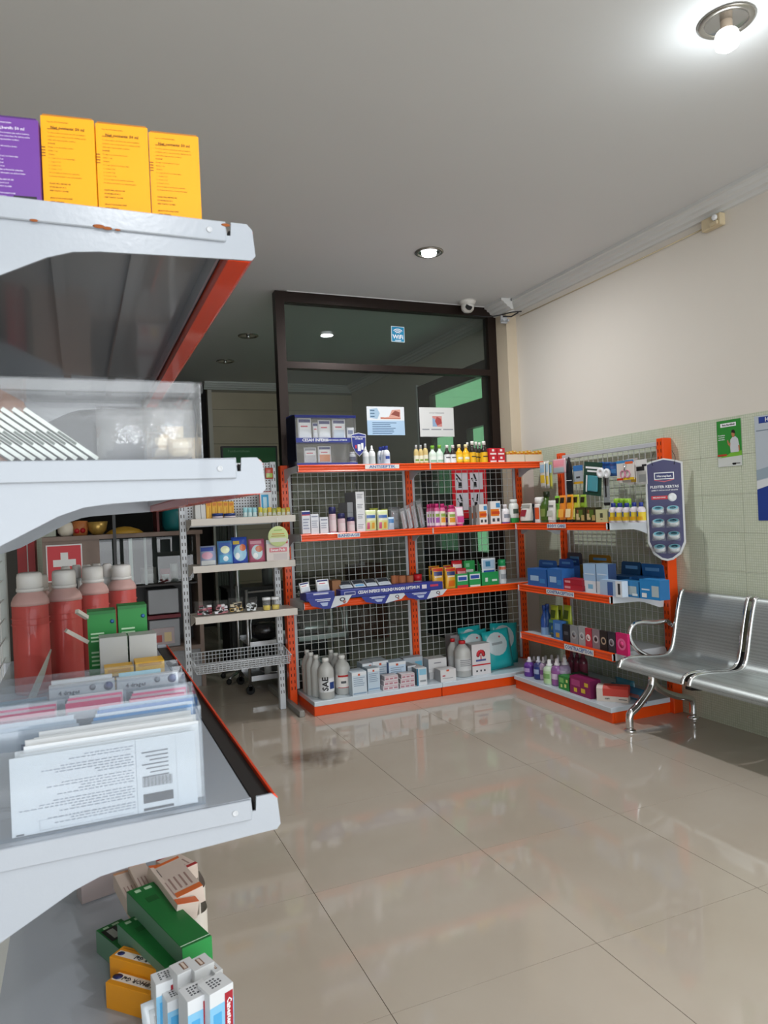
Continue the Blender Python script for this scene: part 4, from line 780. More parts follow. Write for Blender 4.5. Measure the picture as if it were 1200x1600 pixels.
# ================================================================== WING, UPPER CONTRACEPTION SHELF
gc = 'cartons on the upper blue carton shelf of the wing'
bl = lambda base='2f6fb5', f='5a94cf', dk='1e4f94': (lambda w, d, h: carton(w, d, h, base, [(0.1, 0.5, 0.45, 0.75, f), (0.15, 0.6, 0.2, 0.3, 'b9cfe4'), (0.7, 1, 0, 1, dk)], side=dk))
def openbox(base, flap, fh, inside=True):
    """shelf-ready carton with its printed back flap standing up"""
    def fn(w, d, h):
        o = B().box(-w/2, w/2, -d/2, d/2, 0, h, P(base)).quad([(-w*0.35, -d/2-0.0006, h*0.3), (w*0.1, -d/2-0.0006, h*0.3), (w*0.1, -d/2-0.0006, h*0.6), (-w*0.35, -d/2-0.0006, h*0.6)], P('9fc2e0')).box(w*0.15, w*0.42, -d/2-0.0006, -d/2, h*0.2, h*0.45, P('3d84c4')).build('display_carton')
        B().prism([(-w/2, 0), (w/2, 0), (w*0.46, fh*0.9), (w*0.40, fh), (-w*0.40, fh), (-w*0.46, fh*0.9)], 'y', d/2-0.003, d/2-0.001, P(flap)).box(-w*0.28, w*0.28, d/2-0.0038, d/2-0.003, fh*0.45, fh*0.7, P('5a8fc0')).build('upright_flap', o, loc=(0, 0, h)); return o
    return fn
add('W', 824, 853.5, 889, ZW2, 3.215, 0.11, openbox('2a62aa', '2a5c9e', 0.06), 'leftmost blue carton with an upright flap on the upper wing shelf', 'box', gc)
add('W', 855, 878.5, 889, ZW2, 3.215, 0.11, openbox('2f6ab0', '27549a', 0.065), 'second blue carton with an upright flap on the upper wing shelf', 'box', gc)
add('W', 871, 893, 884, ZW2, 3.36, 0.08, openbox('28508f', '224a86', 0.05), 'dark blue carton standing behind the red flat boxes', 'box', gc)
for k in range(2):
    g = Geo('W', 879, 910, 905, ZW2, 3.225, 0.10); o = carton(g.w*0.97-k*0.01, 0.10, g.h/2-0.001, ('b02a38', 'a52334')[k], [(0.1, 0.4, 0.3, 0.7, 'd9969c')], side='8a1f2c'); o.location = (g.loc[0], g.loc[1], ZW2+k*g.h/2); o.rotation_euler = (0, 0, R(-90))
    o['label'] = ('lower', 'upper')[k]+' of the two flat red boxes among the blue cartons'; o['category'] = 'box'; o['group'] = gc
for i, (u0, u1) in enumerate(((911, 930.5), (931, 950))):
    add('W', u0, u1, 881, ZW2, 3.25, 0.07, lambda w, d, h: carton(w, d, h, '9dbfe0', [(0, 1, 0.0, 0.40, 'dfe6ec'), (0.35, 0.75, 0.12, 0.28, '7fb8d6'), (0.1, 0.9, 0.62, 0.66, 'c9dcee')], side='31466e'), ('left', 'right')[i]+' of the two tall pale blue cartons on the upper wing shelf', 'box', gc)
add('W', 937, 972, 907, ZW2, 3.205, 0.05, lambda w, d, h: carton(w, d, h, 'a9c3de', [(0.35, 0.6, 0.05, 0.9, '3f5f9a'), (0.72, 1, 0, 1, 'e2e6ea'), (0.82, 0.93, 0.15, 0.85, '3a3d42')], side='c8d6e4'), 'low pale blue and white carton lying in front of the tall pale cartons', 'box', gc)
add('W', 950, 984, 900, ZW2, 3.38, 0.12, openbox('1f4a78', '1c4468', 0.09), 'dark teal-blue open carton with a tall flap at the back', 'box', gc)
add('W', 965, 998, 908, ZW2, 3.262, 0.08, lambda w, d, h: carton(w, d, h, '2f7fb8', [(0.5, 0.9, 0.15, 0.7, 'a9b8bc'), (0.7, 0.95, 0.1, 0.25, 'd9e2e6'), (0.1, 0.4, 0.3, 0.6, '4f9bd0')], side='2a6aa0'), 'blue carton with silver swooshes left of the rightmost one', 'box', gc)
add('W', 999, 1031, 906, ZW2, 3.262, 0.08, lambda w, d, h: carton(w, d, h, '2a86c8', [(0.6, 0.95, 0.15, 0.7, 'b4c2c6'), (0.1, 0.35, 0.08, 0.3, 'e6ebee'), (0.1, 0.5, 0.45, 0.52, 'd3e4f0')], side='2a6aa0'), 'rightmost blue carton with silver swooshes near the orange post', 'box', gc)
add('W', 983, 1022, 903, ZW2, 3.40, 0.10, openbox('245a94', '205890', 0.085), 'blue open carton with its flap up behind the two swoosh cartons', 'box', gc)
add('W', 905, 942, 884, ZW2, 3.46, 0.09, openbox('8f6f2a', '8a6a22', 0.075), 'olive-gold open carton with an upright flap behind the pale blue cartons', 'box', gc)
add('W', 877, 902, 884, ZW2, 3.50, 0.06, openbox('4f4c52', '56525a', 0.10), 'grey open carton with a tall upright flap at the back of the shelf', 'box', gc)
# ================================================================== WING, LOWER CONTRACEPTION SHELF
gl = 'small goods on the lower wing shelf'
add('W', 843, 850, 946, ZW3, 3.25, 0.04, lambda w, d, h: bottle(w, h, '27509a', '1d3d80', '7fa0c8', 'syrup', (0.0, 0.25)), 'left of the two slim dark blue bottles on the lower wing shelf', 'bottle', gl)
add('W', 848, 855.5, 944, ZW3, 3.27, 0.04, lambda w, d, h: bottle(w, h, '2a5aa6', '1d3d80', '7fa0c8', 'syrup', (0.0, 0.25)), 'right of the two slim dark blue bottles on the lower wing shelf', 'bottle', gl)
for i, (u0, u1, xx) in enumerate(((857, 869, 3.25), (868, 876, 3.30), (877, 889.5, 3.27))):
    add('W', u0, u1, 946, ZW3, xx, 0.04, lambda w, d, h: tube_pack(w, h, 'a9b832', '27556a', [(0.1, 0.9, 0.14, 0.45, '1f4f74'), (0.2, 0.8, 0.6, 0.85, '4a5f24'), (0.1, 0.9, 0.45, 0.55, '5a8f6a')]), ordinal(i, 3)+' of the three yellow-green and blue tubes', 'tube', gl)
add('W', 864, 878, 970, ZW3, 3.222, 0.04, lambda w, d, h: carton(w, d, h, '3f72b5', [(0.2, 0.8, 0.5, 0.85, '6f9bd0'), (0.3, 0.7, 0.1, 0.35, 'c9a23a')]), 'small blue carton in front of the yellow-green tubes', 'box', gl)
add('W', 879, 889.5, 976, ZW3, 3.212, 0.03, lambda w, d, h: carton(w, d, h, '24262c', [(0.2, 0.8, 0.4, 0.6, '55585f')]), 'small black carton left of the row of square packs', 'box', gl)
def ringpack(base, ring, inner):
    def fn(w, d, h):
        o = carton(w, d, h, base, []); b = B(); b.T = Matrix.Translation((0, -d/2-0.0008, h*0.5)) @ Matrix.Rotation(R(90), 4, 'X')
        b.lathe([(w*0.36, 0), (w*0.22, 0.0004)], P(ring), 20, cap=False); b.lathe([(w*0.2, 0), (0.001, 0.0002)], P(inner), 16); b.build('round_print', o); return o
    return fn
for u0, u1, vt, fn, lab in ((890.5, 902.5, 978, ringpack('8d9094', 'a7a9ac', '77797e'), 'grey square pack, first after the black carton'), (903.5, 914.5, 979, ringpack('a4a6a9', 'c2c4c6', '8a8c90'), 'light grey square pack, second after the black carton'),
    (914, 924, 982, ringpack('c03a48', 'e8e0de', 'd8b4b4'), 'red square pack with a white ring print'), (925, 936.5, 984, ringpack('8a7a80', 'c7b9bc', '3a2c30'), 'grey-mauve square pack with a dark ring print'), (937, 948.5, 986, ringpack('2b2422', 'b8a08a', '1f1a1a'), 'black square pack with a tan ring print'),
    (949.5, 961, 988, ringpack('34323a', 'a9a4ac', '6a6468'), 'charcoal square pack with a pale ring print'), (962, 980.5, 990, ringpack('d0246a', 'e86a9c', 'e04a84'), 'bright magenta square pack at the right end of the row')):
    add('W', u0, u1, vt, ZW3, 3.208, 0.02, fn, lab, 'packet', gl)
# ================================================================== WING, BASE SHELF
gd = 'bottles on the wing base shelf'
FD = 3.16
for i, (u0, u1, vt, xx, body, cap, lb, ft) in enumerate(((818.5, 829, 1027, 3.20, '6d3f98', 'd8d3dd', '5f3590', 'b49ccc'), (827, 835, 1026, 3.26, '6a2f58', 'cfc9cf', '7a3f68', 'b890a8'), (833, 842.5, 1026, 3.20, '3a3f74', 'c9cbd6', '2f3f84', 'a4b4d4'),
    (841, 850, 1027, 3.22, 'b9a0c0', 'dcd9df', 'c9b4cf', '8a5a9a'), (848.5, 860.5, 1031, 3.18, 'c5d9c0', 'dfe2e0', 'b4d4a4', '7fae6a'), (860.5, 872.5, 1029, 3.20, '8a5a94', 'dcd8dc', '9a5f9e', 'd8c4dc'), (872.5, 884, 1027, 3.23, '9a8aa8', 'd6d4da', 'b8a8c4', '6a4f84'))):
    add('W', u0, u1, vt, ZD, xx, 0.045, lambda w, d, h, a=body, c=cap, l=lb, f=ft: bottle(w, h, a, c, l, 'pump', (0.06, 0.56), feats=[(-0.7, 0.7, 0.25, 0.45, f)]), ordinal(i, 7)+' of the seven small wash bottles, front row, wing base shelf', 'bottle', gd)
for i, (u0, u1, vt) in enumerate(((845, 853, 1025), (854, 863, 1024), (864, 873, 1024), (874, 883, 1023))):
    add('W', u0, u1, vt, ZD, 3.34, 0.045, lambda w, d, h: bottle(w, h, 'b9a8b8', 'dcd9da', 'cfc4d0', 'pump', (0.06, 0.56)), ordinal(i, 4)+' of the four pale bottles in the wing base shelf second row', 'bottle', gd)
for i, (u0, u1) in enumerate(((885, 893), (893.5, 901.5), (902, 911))):
    add('W', u0, u1, 1016, ZD, 3.46, 0.05, lambda w, d, h: bottle(w, h, '6a2a3c', '7a3446', '8a3f52', 'pump', (0.06, 0.56)), ordinal(i, 3)+' of the three dark red bottles at the wing base shelf back', 'bottle', gd)
gn = 'small cartons on the wing base shelf'
def pads(base, dots, side):
    return lambda w, d, h: carton(w, d, h, base, [(0.08, 0.5, 0.5, 0.85, dots[0]), (0.55, 0.75, 0.2, 0.45, dots[1]), (0.2, 0.36, 0.15, 0.38, dots[1]), (0.72, 0.9, 0.6, 0.82, dots[1])], side=side)
add('W', 872.5, 889, 1057, ZD, 3.17, 0.09, pads('2f8a3c', ('7fc06a', 'd6e08a'), '2a6e34'), 'green carton with pale dots beside the magenta one', 'box', gn)
add('W', 890, 922.5, 1060, ZD, 3.165, 0.09, pads('8a1f58', ('b0457e', 'd9b83a'), '6a1a48'), 'magenta carton with small yellow flowers', 'box', gn)
add('W', 893, 905, 1053, ZD, 3.28, 0.08, pads('2a5a3c', ('7fa06a', 'c6d08a'), '24472e'), 'dark green carton behind the magenta carton', 'box', gn)
def tissue(w, d, h):
    o = B().prism([(-d/2, 0), (d/2, 0), (d/2, h*0.8), (d*0.3, h*0.97), (-d*0.3, h*0.97), (-d/2, h*0.82)], 'x', -w/2, w/2, P('dccfc4')).build('tissue_box')
    B().prism([(-d/2-0.001, h*0.36), (-d/2-0.001, h*0.83), (-d*0.3, h*0.985), (d*0.3, h*0.985), (d/2+0.001, h*0.81), (d/2+0.001, h*0.36)], 'x', -w*0.30, w/2+0.001, P('cf4a40')).build('red_sleeve', o)
    text(o, 'SOFT', 0.014, BLK, (-w*0.16, -d/2-0.0015, h*0.18), bold=True); B().box(w*0.2, w*0.46, -d/2-0.001, -d/2, h*0.16, h*0.20, BLK).build('small_print', o); return o
o = tissue(0.205, 0.10, 0.105); p = hit(957, 1092, 'z', ZD+0.02); o.location = (p.x+0.035, p.y+0.03, ZD); o.rotation_euler = (0, 0, R(-50)); o['label'] = 'cream tissue box with a red top at the front corner of the wing base shelf'; o['category'] = 'box'; o['group'] = gn
for i, (u0, u1, vt, xx, cc) in enumerate(((948, 972, 1070, 3.33, '2c6f84'), (972, 1003, 1076, 3.36, '2f6f94'), (955, 985, 1062, 3.45, '3a86a0'))):
    o = add('W', u0, u1, vt, ZD, xx, 0.08, lambda w, d, h, c=cc: pouch(w, 0.07, h, c, [(0.2, 0.8, 0.3, 0.6, '8a5a5a' if c == '2f6f94' else '5a9ab0')], 'wipes_packet'), ('nearest', 'rightmost', 'rearmost')[i]+' of the three blue-green packets behind the tissue box', 'packet', gn)
# ================================================================== ORANGE RACK, LOWER SHELF
g3 = 'goods on the lower orange shelf'
F3 = 5.0
gx = lambda u, v, y=4.965: hit(u, v, 'y', y)
CUP = mat('card_pink_skin', C('c98f86'), 0.5)
def ad_flap(parent, x0, x1, z0, z1, y):
    """cardboard apron hanging over the rail: navy left part, pale photo panel right"""
    w, h = x1-x0, z1-z0
    pts = [(x0, z1), (x1, z1), (x0+w*0.88, z0+h*0.35), (x0+w*0.55, z0), (x0+w*0.38, z0), (x0+w*0.1, z0+h*0.35)]
    o = B().prism(pts, 'y', y, y+0.002, NAVY).build('printed_apron', parent)
    B().prism([(x0+w*0.62, z1), (x1, z1), (x0+w*0.88, z0+h*0.35), (x0+w*0.52, z0+h*0.02), (x0+w*0.52, z0+h*0.1)], 'y', y-0.0008, y-0.0002, P('cdd2d8')).build('photo_panel', o)
    b = B(); b.T = Matrix.Translation((x0+w*0.78, y-0.001, z0+h*0.68)) @ Matrix.Rotation(R(90), 4, 'X'); b.lathe([(h*0.26, 0), (h*0.15, 0.0003)], P('3a3440'), 16, sy=0.7, cap=False); b.lathe([(h*0.14, 0), (0.001, 0.0002)], CUP, 12, (h*0.16, -h*0.2, 0)); b.build('photo_print', o)
    b = B(); 
    for k, (a, c) in enumerate(((0.18, 0.52), (0.22, 0.5))): b.box(x0+w*a, x0+w*c, y-0.0007, y-0.0003, z1-h*(0.2+0.13*k), z1-h*(0.13+0.13*k), P('dbe0ee'))
    b.prism([(x0+w*0.28, z1-h*0.45), (x0+w*0.46, z1-h*0.45), (x0+w*0.44, z1-h*0.75), (x0+w*0.34, z1-h*0.75)], 'y', y-0.0007, y-0.0003, P('aebcdc')); b.build('apron_print', o)
    return o
# short navy display box
x0 = gx(476, 925).x; x1 = gx(520, 920).x
t = thing('display_tray', 'short navy card tray of plaster packets at the left of the lower orange shelf', 'tray', (x0, 4.93, Z3), 0, g3); w_ = x1-x0
B().box(0, w_, 0.0, 0.16, 0.012, 0.072, NAVY, 0.002).build('tray_body', t)
B().box(w_*0.25, w_*0.78, -0.001, 0, 0.055, 0.066, P('c8cbe0')).build('emblem', t)
ad_flap(t, 0, w_+0.13, -0.05, 0.035, -0.012)
for i, (u0, u1, vt, rr) in enumerate(((469, 487, 910, -12), (494, 517, 905, -2))):
    o = add('A', u0, u1, vt, Z3+0.075, 4.97, 0.02, pk('27306f', 'ccd4dc'), ('left tilted', 'right upright')[i]+' white packet sticking out of the short navy tray', 'packet', g3, shrink=0.85); o.rotation_euler = (R(-14), R(rr*0.6), 0)
# brown block
add('A', 519, 533, 907, Z3, 5.03, 0.10, lambda w, d, h: carton(w, d, h, '9a6a44', []), 'plain brown carton between the two navy trays', 'box', g3)
# long navy tray
x0 = gx(529, 912).x; x1 = gx(688, 900).x; w_ = x1-x0
t = thing('display_tray', 'long navy card tray with printed aprons across the middle of the lower orange shelf', 'tray', (x0, 4.93, Z3), 0, g3)
B().box(0, w_, 0, 0.14, 0.012, 0.072, NAVY, 0.002).build('tray_body', t)
text(t, 'CESAH INFEKSI PERLINDUNGAN OPTIMUM', 0.032, PWHITE, (w_*0.46, -0.002, 0.045), bold=True, sx=0.82)
e = B().box(0.03, 0.115, -0.0012, 0, 0.032, 0.058, P('c8cbe0')).box(0.034, 0.111, -0.0018, -0.0012, 0.036, 0.054, P('3a437f')).box(w_-0.11, w_-0.04, -0.0012, 0, 0.04, 0.056, P('c23a55')).box(w_-0.18, w_-0.14, -0.0012, 0, 0.03, 0.06, P('d8d2da')).build('tray_print', t, kind='stuff')
ad_flap(t, 0.155, 0.155+0.37, -0.052, 0.012, -0.012); ad_flap(t, 0.50, 0.50+0.37, -0.052, 0.012, -0.014)
for i, (u0, u1, vt) in enumerate(((533, 553, 908), (554, 573, 906), (574, 592, 905), (593, 613, 904))):
    o = add('A', u0, u1, vt, Z3+0.078, 4.98, 0.02, lambda w, d, h: pouch(w, 0.015, 0.10, 'c4ccd4', [(0.08, 0.92, 0.35, 0.85, '474c55'), (0.15, 0.85, 0.08, 0.25, '5f9ac4' if i == 1 else 'aab2ba')], 'plaster_packet', 0.25), ordinal(i, 4)+' of the four packets leaning back in the long navy tray', 'packet', g3); o.rotation_euler = (R(-62), 0, 0)
for i, (u0, u1) in enumerate(((613, 621), (620, 627.5), (624, 636), (637, 648))):
    add('A', u0, u1, 899.5, Z3+0.012, 5.10 if i < 2 else 5.08, 0.05, lambda w, d, h: B().lathe([(w*0.5, 0), (w*0.5, h)], mat('skin_bandage', C('b5714c'), 0.7), 16).lathe([(w*0.44, h), (0.001, h+0.0004)], mat('skin_bandage_end', C('7a3a2a'), 0.7), 16).build('bandage_roll'), ordinal(i, 4)+' of the four tan bandage rolls behind the navy tray', 'bandage roll', g3)
add('A', 648.5, 661, 897, Z3+0.012, 5.08, 0.05, lambda w, d, h: B().lathe([(w*0.5, 0), (w*0.5, h)], P('c8c2c0'), 18).lathe([(w*0.505, h*0.2), (w*0.505, h*0.42)], RED, 18, cap=False).lathe([(w*0.505, h*0.55), (w*0.505, h*1.0), (w*0.3, h*1.0)], RED, 18).build('tape_roll'), 'red and white tape roll right of the tan bandage rolls', 'tape roll', g3)
yb = lambda w, d, h: pouch(w, 0.03, h, 'd9a42a', [(0.05, 0.95, 0.84, 0.97, 'b5301f'), (0.12, 0.88, 0.64, 0.82, '2c3568'), (0.2, 0.8, 0.56, 0.62, 'dcd0b8'), (0.25, 0.8, 0.12, 0.4, 'd9701c')], 'plaster_packet')
for i, (u0, u1, vt, yy) in enumerate(((671, 688, 884.5, 5.07), (676, 694, 887, F3-0.01), (694, 706, 883, 5.07), (696.5, 713.5, 887, F3-0.01))):
    add('A', u0, u1, vt, Z3, yy, 0.03, yb, ordinal(i, 4)+' of the four yellow plaster packets right of the navy tray', 'packet', g3)
add('A', 707, 724, 876, Z3, 5.08, 0.04, lambda w, d, h: pouch(w, 0.04, h, 'c0222e', [(0.1, 0.9, 0.72, 0.86, 'e8d8d4'), (0.2, 0.8, 0.3, 0.5, 'd9b03a')], 'patch_packet'), 'red rounded patch packet standing behind the small red packets', 'packet', g3)
add('A', 714, 730, 888, Z3, 5.02, 0.03, lambda w, d, h: pouch(w, 0.03, h, 'c42a36', [(0.1, 0.9, 0.6, 0.85, 'd98a94'), (0.1, 0.9, 0.1, 0.5, 'd8cfc8')], 'patch_packet'), 'small red and white patch packet in front of the tall red one', 'packet', g3)
add('A', 725, 742, 876, Z3, 5.10, 0.03, lambda w, d, h: carton(w, d, h, '2f9a50', [(0.15, 0.85, 0.1, 0.65, 'dbe0d8'), (0.15, 0.5, 0.75, 0.9, '7fc494')]), 'tall green and white carton at the back of the lower orange shelf', 'box', g3)
gr = lambda w, d, h: carton(w, d, h, '2d9a55', [(0.05, 0.95, 0.52, 0.88, 'd5dbe0'), (0.12, 0.88, 0.58, 0.8, '2f4fa0'), (0.05, 0.95, 0.0, 0.14, 'd8e2da')])
add('A', 714, 731.5, 897, Z3, F3-0.03, 0.04, lambda w, d, h: carton(w, d, h, '2d9a55', [(0.05, 0.95, 0.5, 0.9, 'd5dbe0'), (0.12, 0.88, 0.56, 0.8, '2f4fa0'), (0, 1, 0.0, 0.22, 'c03038')]), 'low green, white and red carton in front of the red packets', 'box', g3)
add('A', 733, 751, 894, Z3, F3-0.02, 0.04, gr, 'low green and white carton beside the low green, white and red one', 'box', g3)
def bigpatch(w, d, h):
    o = carton(w, d, h*0.5, '22924e', [(0.2, 0.35, 0.3, 0.6, 'cfe0d4'), (0.6, 0.9, 0.3, 0.45, 'cfe0d4')], side='1c6f3c', name='display_carton')
    p_ = pouch(w*0.82, 0.012, h*0.78, 'ccd3d8', [(0.08, 0.92, 0.5, 0.92, '9fb8cc'), (0.1, 0.9, 0.2, 0.42, '2f4fa0'), (0.25, 0.6, 0.6, 0.85, '3f7a9a')], 'patch_packet'); p_.parent = o; p_.location = (0, -d*0.2, h*0.24)
    B().prism([(0, 0), (d, 0), (d, h*0.48), (d*0.5, h*0.3)], 'x', -w/2, -w/2+0.002, P('1c7a40')).build('side_wing', o, loc=(0, -d/2, h*0.5)); return o
add('A', 751.5, 778.5, 873, Z3, F3-0.02, 0.06, bigpatch, 'green display carton holding a large white and blue patch packet', 'box', g3)
add('A', 780.5, 792, 874, Z3, 5.02, 0.05, lambda w, d, h: bottle(w, h, 'd3d6d4', '26a060', 'c9cecf', 'spray', (0.04, 0.7), feats=[(-1, 1, 0.58, 0.7, 'd05a2a'), (-0.6, 0.6, 0.2, 0.4, '8f979c')]), 'white spray can with a green cap at the right of the lower orange shelf', 'spray can', g3)
# ================================================================== ORANGE RACK, BASE SHELF
gk = 'large translucent bottles at the left of the base shelf'
JUG = mat('translucent_plastic', C('cfd0cc'), 0.35, trans=0.25, coat=0.1)
def jug(w, h, lab=None, cap='e2e2df', feats=()):
    return bottle(w, h, JUG, cap, lab, 'jug', (0.18, 0.52), feats=feats, n=20)
for i, (u0, u1, vt, yy, lab, cap, ft, des) in enumerate(((474, 491, 1017, 5.22, None, 'd9d9d5', (), 'rear left'), (480, 498, 1021, 5.12, None, 'd9d9d5', (), 'second from the rear left'), (488, 506, 1025, 5.06, None, 'dcdcd8', (), 'third from the rear left'),
    (499.5, 524, 1029.5, 4.97, 'dfe1e4', 'e4e4e0', [(0.1, 0.7, 0.25, 0.42, '27407f')], 'front bottle with the letters SAE and a navy label'), (512, 529, 1017, 5.24, None, 'd9d9d5', (), 'rear bottle behind the red-labelled one'), (519, 537, 1022, 5.14, None, 'dcdcd8', (), 'bottle directly behind the red-labelled one'),
    (525, 549.5, 1025, 5.03, 'e2ddd8', 'e4e4e0', [(-0.7, 0.7, 0.46, 0.51, 'b03030'), (-0.4, 0.1, 0.3, 0.36, '55585c'), (-0.7, 0.7, 0.18, 0.2, 'b05050')], 'front bottle with a white and red label'))):
    o = add('A', u0, u1, vt, ZD, yy, 0.1, lambda w, d, h, l=lab, c=cap, f=ft: jug(w, h, l, c, f), des+(' of the translucent bottles' if i not in (3, 6) else ', translucent, on the base shelf'), 'bottle', gk)
    if i == 3:
        w_ = Geo('A', u0, u1, vt, ZD, yy, 0.1).w; s_ = obj('lettering', text_mesh('SAE', 0.062, BLK, True), o, (-w_*0.2, -w_*0.49, 0.115), (R(90), R(-90), R(-24)))
gq = 'medical boxes on the base shelf'
mb = lambda band='3f86b8', side='b8c8d4', base='c9d6e0': (lambda w, d, h: carton(w, d, h, base, [(0.0, 1, 0.86, 1.0, 'dfe4e8'), (0.42, 0.56, 0.84, 0.93, 'c9583a')]+lines(5, 0.1, 0.9, 0.38, 0.8, '93a5b8')+[(0.05, 0.95, 0.06, 0.12, '8fa8c0')], side=side))
for (u0, u1, vt, yy, d, fn, lab) in ((549.5, 573, 1050, 4.95, 0.14, mb(), 'blue-white box standing at the left front, beside the red-labelled bottle'), (574, 593.5, 1044, 5.02, 0.14, mb('3f86b8', 'a9bccb', 'c2d2de'), 'blue-white box second from the left in the front row'),
    (566, 591, 1036, 5.12, 0.12, mb(base='ccd3da'), 'pale box in the second row behind the two standing boxes'), (582, 607, 1033, 5.11, 0.12, mb(base='c4cdd6'), 'pale box in the second row, right of the first'), (569, 600, 1030, 5.24, 0.06, lambda w, d, h: carton(w, d, h, 'a9b4be', [(0, 1, 0.8, 1, '5a6068')]), 'grey box in the rear row against the mesh'),
    (607, 634.5, 1034, 5.07, 0.12, mb('3f6fa8', '2a4f84', 'c4d8ea'), 'blue box with a dark side in the middle of the base shelf'), (630, 661, 1027, 5.20, 0.08, lambda w, d, h: carton(w, d, h, 'b4bec6', [(0.6, 0.95, 0.2, 0.8, '6fb4cf')], side='8a9298'), 'rear pale box with a blue flower panel'),
    (651, 667, 1044, 4.97, 0.20, lambda w, d, h: carton(w, d, h, 'd9dde0', [(0.0, 0.15, 0, 1, '2f7a9a'), (0.25, 0.95, 0.6, 0.95, '8ac0d8'), (0.3, 0.9, 0.2, 0.3, '8a9298')], side='7a848c'), 'tall box with a pale blue flower at the front right of the medical boxes'),
    (637, 650, 1040, 5.06, 0.16, lambda w, d, h: carton(w, d, h, 'a4adb5', [(0, 1, 0.9, 1, 'd0d5d9')], side='8a9298'), 'grey box left of the tall blue-flower box')):
    add('A', u0, u1, vt, ZD, yy, d, fn, lab, 'box', gq)
ptn = lambda w, d, h: carton(w, d, h, 'd6cfd2', [(0.04, 0.96, 0.72, 0.9, 'c9a9b0'), (0.06, 0.3, 0.2, 0.55, 'b8808c'), (0.38, 0.62, 0.2, 0.55, 'b8808c'), (0.7, 0.94, 0.2, 0.55, 'b8808c')], side='b4adb0')
for k in range(3):
    for j, (u0, u1) in enumerate(((597, 622), (622.5, 647))):
        z0 = hit(u0, 1078-4*j, 'y', 4.97).z; g_ = Geo('A', u0+k*1.5, u1, 1040, ZD, 4.975+k*0.004, 0.08); o = ptn(g_.w*0.96, 0.08, 0.034); o.location = (g_.loc[0], g_.loc[1]-0.01*j, ZD+k*0.0345)
        o['label'] = ('bottom', 'middle', 'top')[k]+' row, '+('left', 'right')[j]+' of the small pink-patterned cartons stacked in front'; o['category'] = 'box'; o['group'] = 'pink-patterned cartons'
wb_ = lambda w, d, h: carton(w, d, h, 'd9d9d9', [(0.38, 0.56, 0.85, 1.0, 'cf5a3c'), (0.12, 0.3, 0.45, 0.55, 'b0383f'), (0.12, 0.8, 0.25, 0.3, '9a9ca2')], side='b4b4b6')
g_ = Geo('A', 688, 713, 1046, ZD, 4.97, 0.12)
add('A', 688, 713, 1046, ZD, 4.97, 0.10, wb_, 'low white carton with an orange sticker at the front of the base shelf', 'box', gq)
o = add('A', 671, 689, 1050, ZD, 5.10, 0.12, lambda w, d, h: carton(w, d, h, 'c3c3c4', []), 'plain white carton under the upper white carton', 'box', gq)
g_ = Geo('A', 671.5, 703, 1031, ZD, 5.07, 0.12); z_ = hit(687, 1049, 'y', 5.07).z
o = carton(g_.w*0.9, 0.10, hit(687, 1030, 'y', 5.07).z-ZD, 'dadada', [(0.3, 0.7, 0.75, 0.8, '8a8c92'), (0, 1, 0.5, 0.51, '77787c')], side='b8b8ba'); o.location = (g_.loc[0], 5.16, ZD); o['label'] = 'white carton standing behind the low orange-stickered carton'; o['category'] = 'box'; o['group'] = gq
for i, (u0, u1, vt, yy) in enumerate(((703.5, 720, 999, 5.13), (714.5, 738.5, 1002, 5.02))):
    o = add('A', u0, u1, vt, ZD, yy, 0.1, lambda w, d, h: jug(w, h, 'cdcfcf', 'c6262c', lines(4, -0.6, 0.6, 0.3, 0.5, '85888c') if i else ()), ('rear', 'front')[i]+' of the two translucent bottles with red caps', 'bottle', 'red-capped bottles')
def redtree(w, d, h):
    o = carton(w, d, h, 'd9d6d6', [(0, 1, 0.30, 0.345, 'c0262e'), (0.2, 0.28, 0.1, 0.16, '33343a'), (0.42, 0.5, 0.1, 0.16, '33343a'), (0.62, 0.7, 0.1, 0.16, '33343a'), (0.2, 0.75, 0.44, 0.50, '4a5590')], side='9b9696')
    b = B(); b.T = Matrix.Translation((-0.003, -d/2-0.001, h*0.66)) @ Matrix.Rotation(R(90), 4, 'X')
    for k in range(7): a = R(-10+k*33); b.lathe([(w*0.10, 0), (0.001, 0.0003)], P('c8323c'), 10, (w*0.15*math.cos(a), w*0.13*math.sin(a), 0))
    b.box(-w*0.03, w*0.03, -w*0.26, 0, 0, 0.0003, P('c8323c')); b.build('tree_emblem', o); return o
add('A', 736.5, 766, 1006, ZD, 5.02, 0.10, redtree, 'white carton with a red tree emblem and a red stripe', 'box', 'larger goods at the right of the base shelf')
for i, (u0, u1, yy) in enumerate(((688, 704, 5.10), (704, 715, 5.22), (715, 727, 5.22))):
    if i: add('A', u0, u1, 993, ZD, yy, 0.09, lambda w, d, h: carton(w, d, h, '8f8a8c', [(0.1, 0.9, 0.55, 0.85, '9d989a'), (0.1, 0.9, 0.2, 0.45, '9d989a')]), ('', 'left', 'right')[i]+' of the two tall grey cartons behind the red-capped bottles', 'box', 'larger goods at the right of the base shelf')
tl = lambda w, d, h: pouch(w, 0.085, h, '17a3a6', [(0.06, 0.80, 0.36, 0.95, 'b4c2c4', 1), (0.24, 0.62, 0.64, 0.70, '8a9496'), (0.52, 0.60, 0.8, 0.85, 'b04a50', 1)], 'diaper_bag', 0.3)
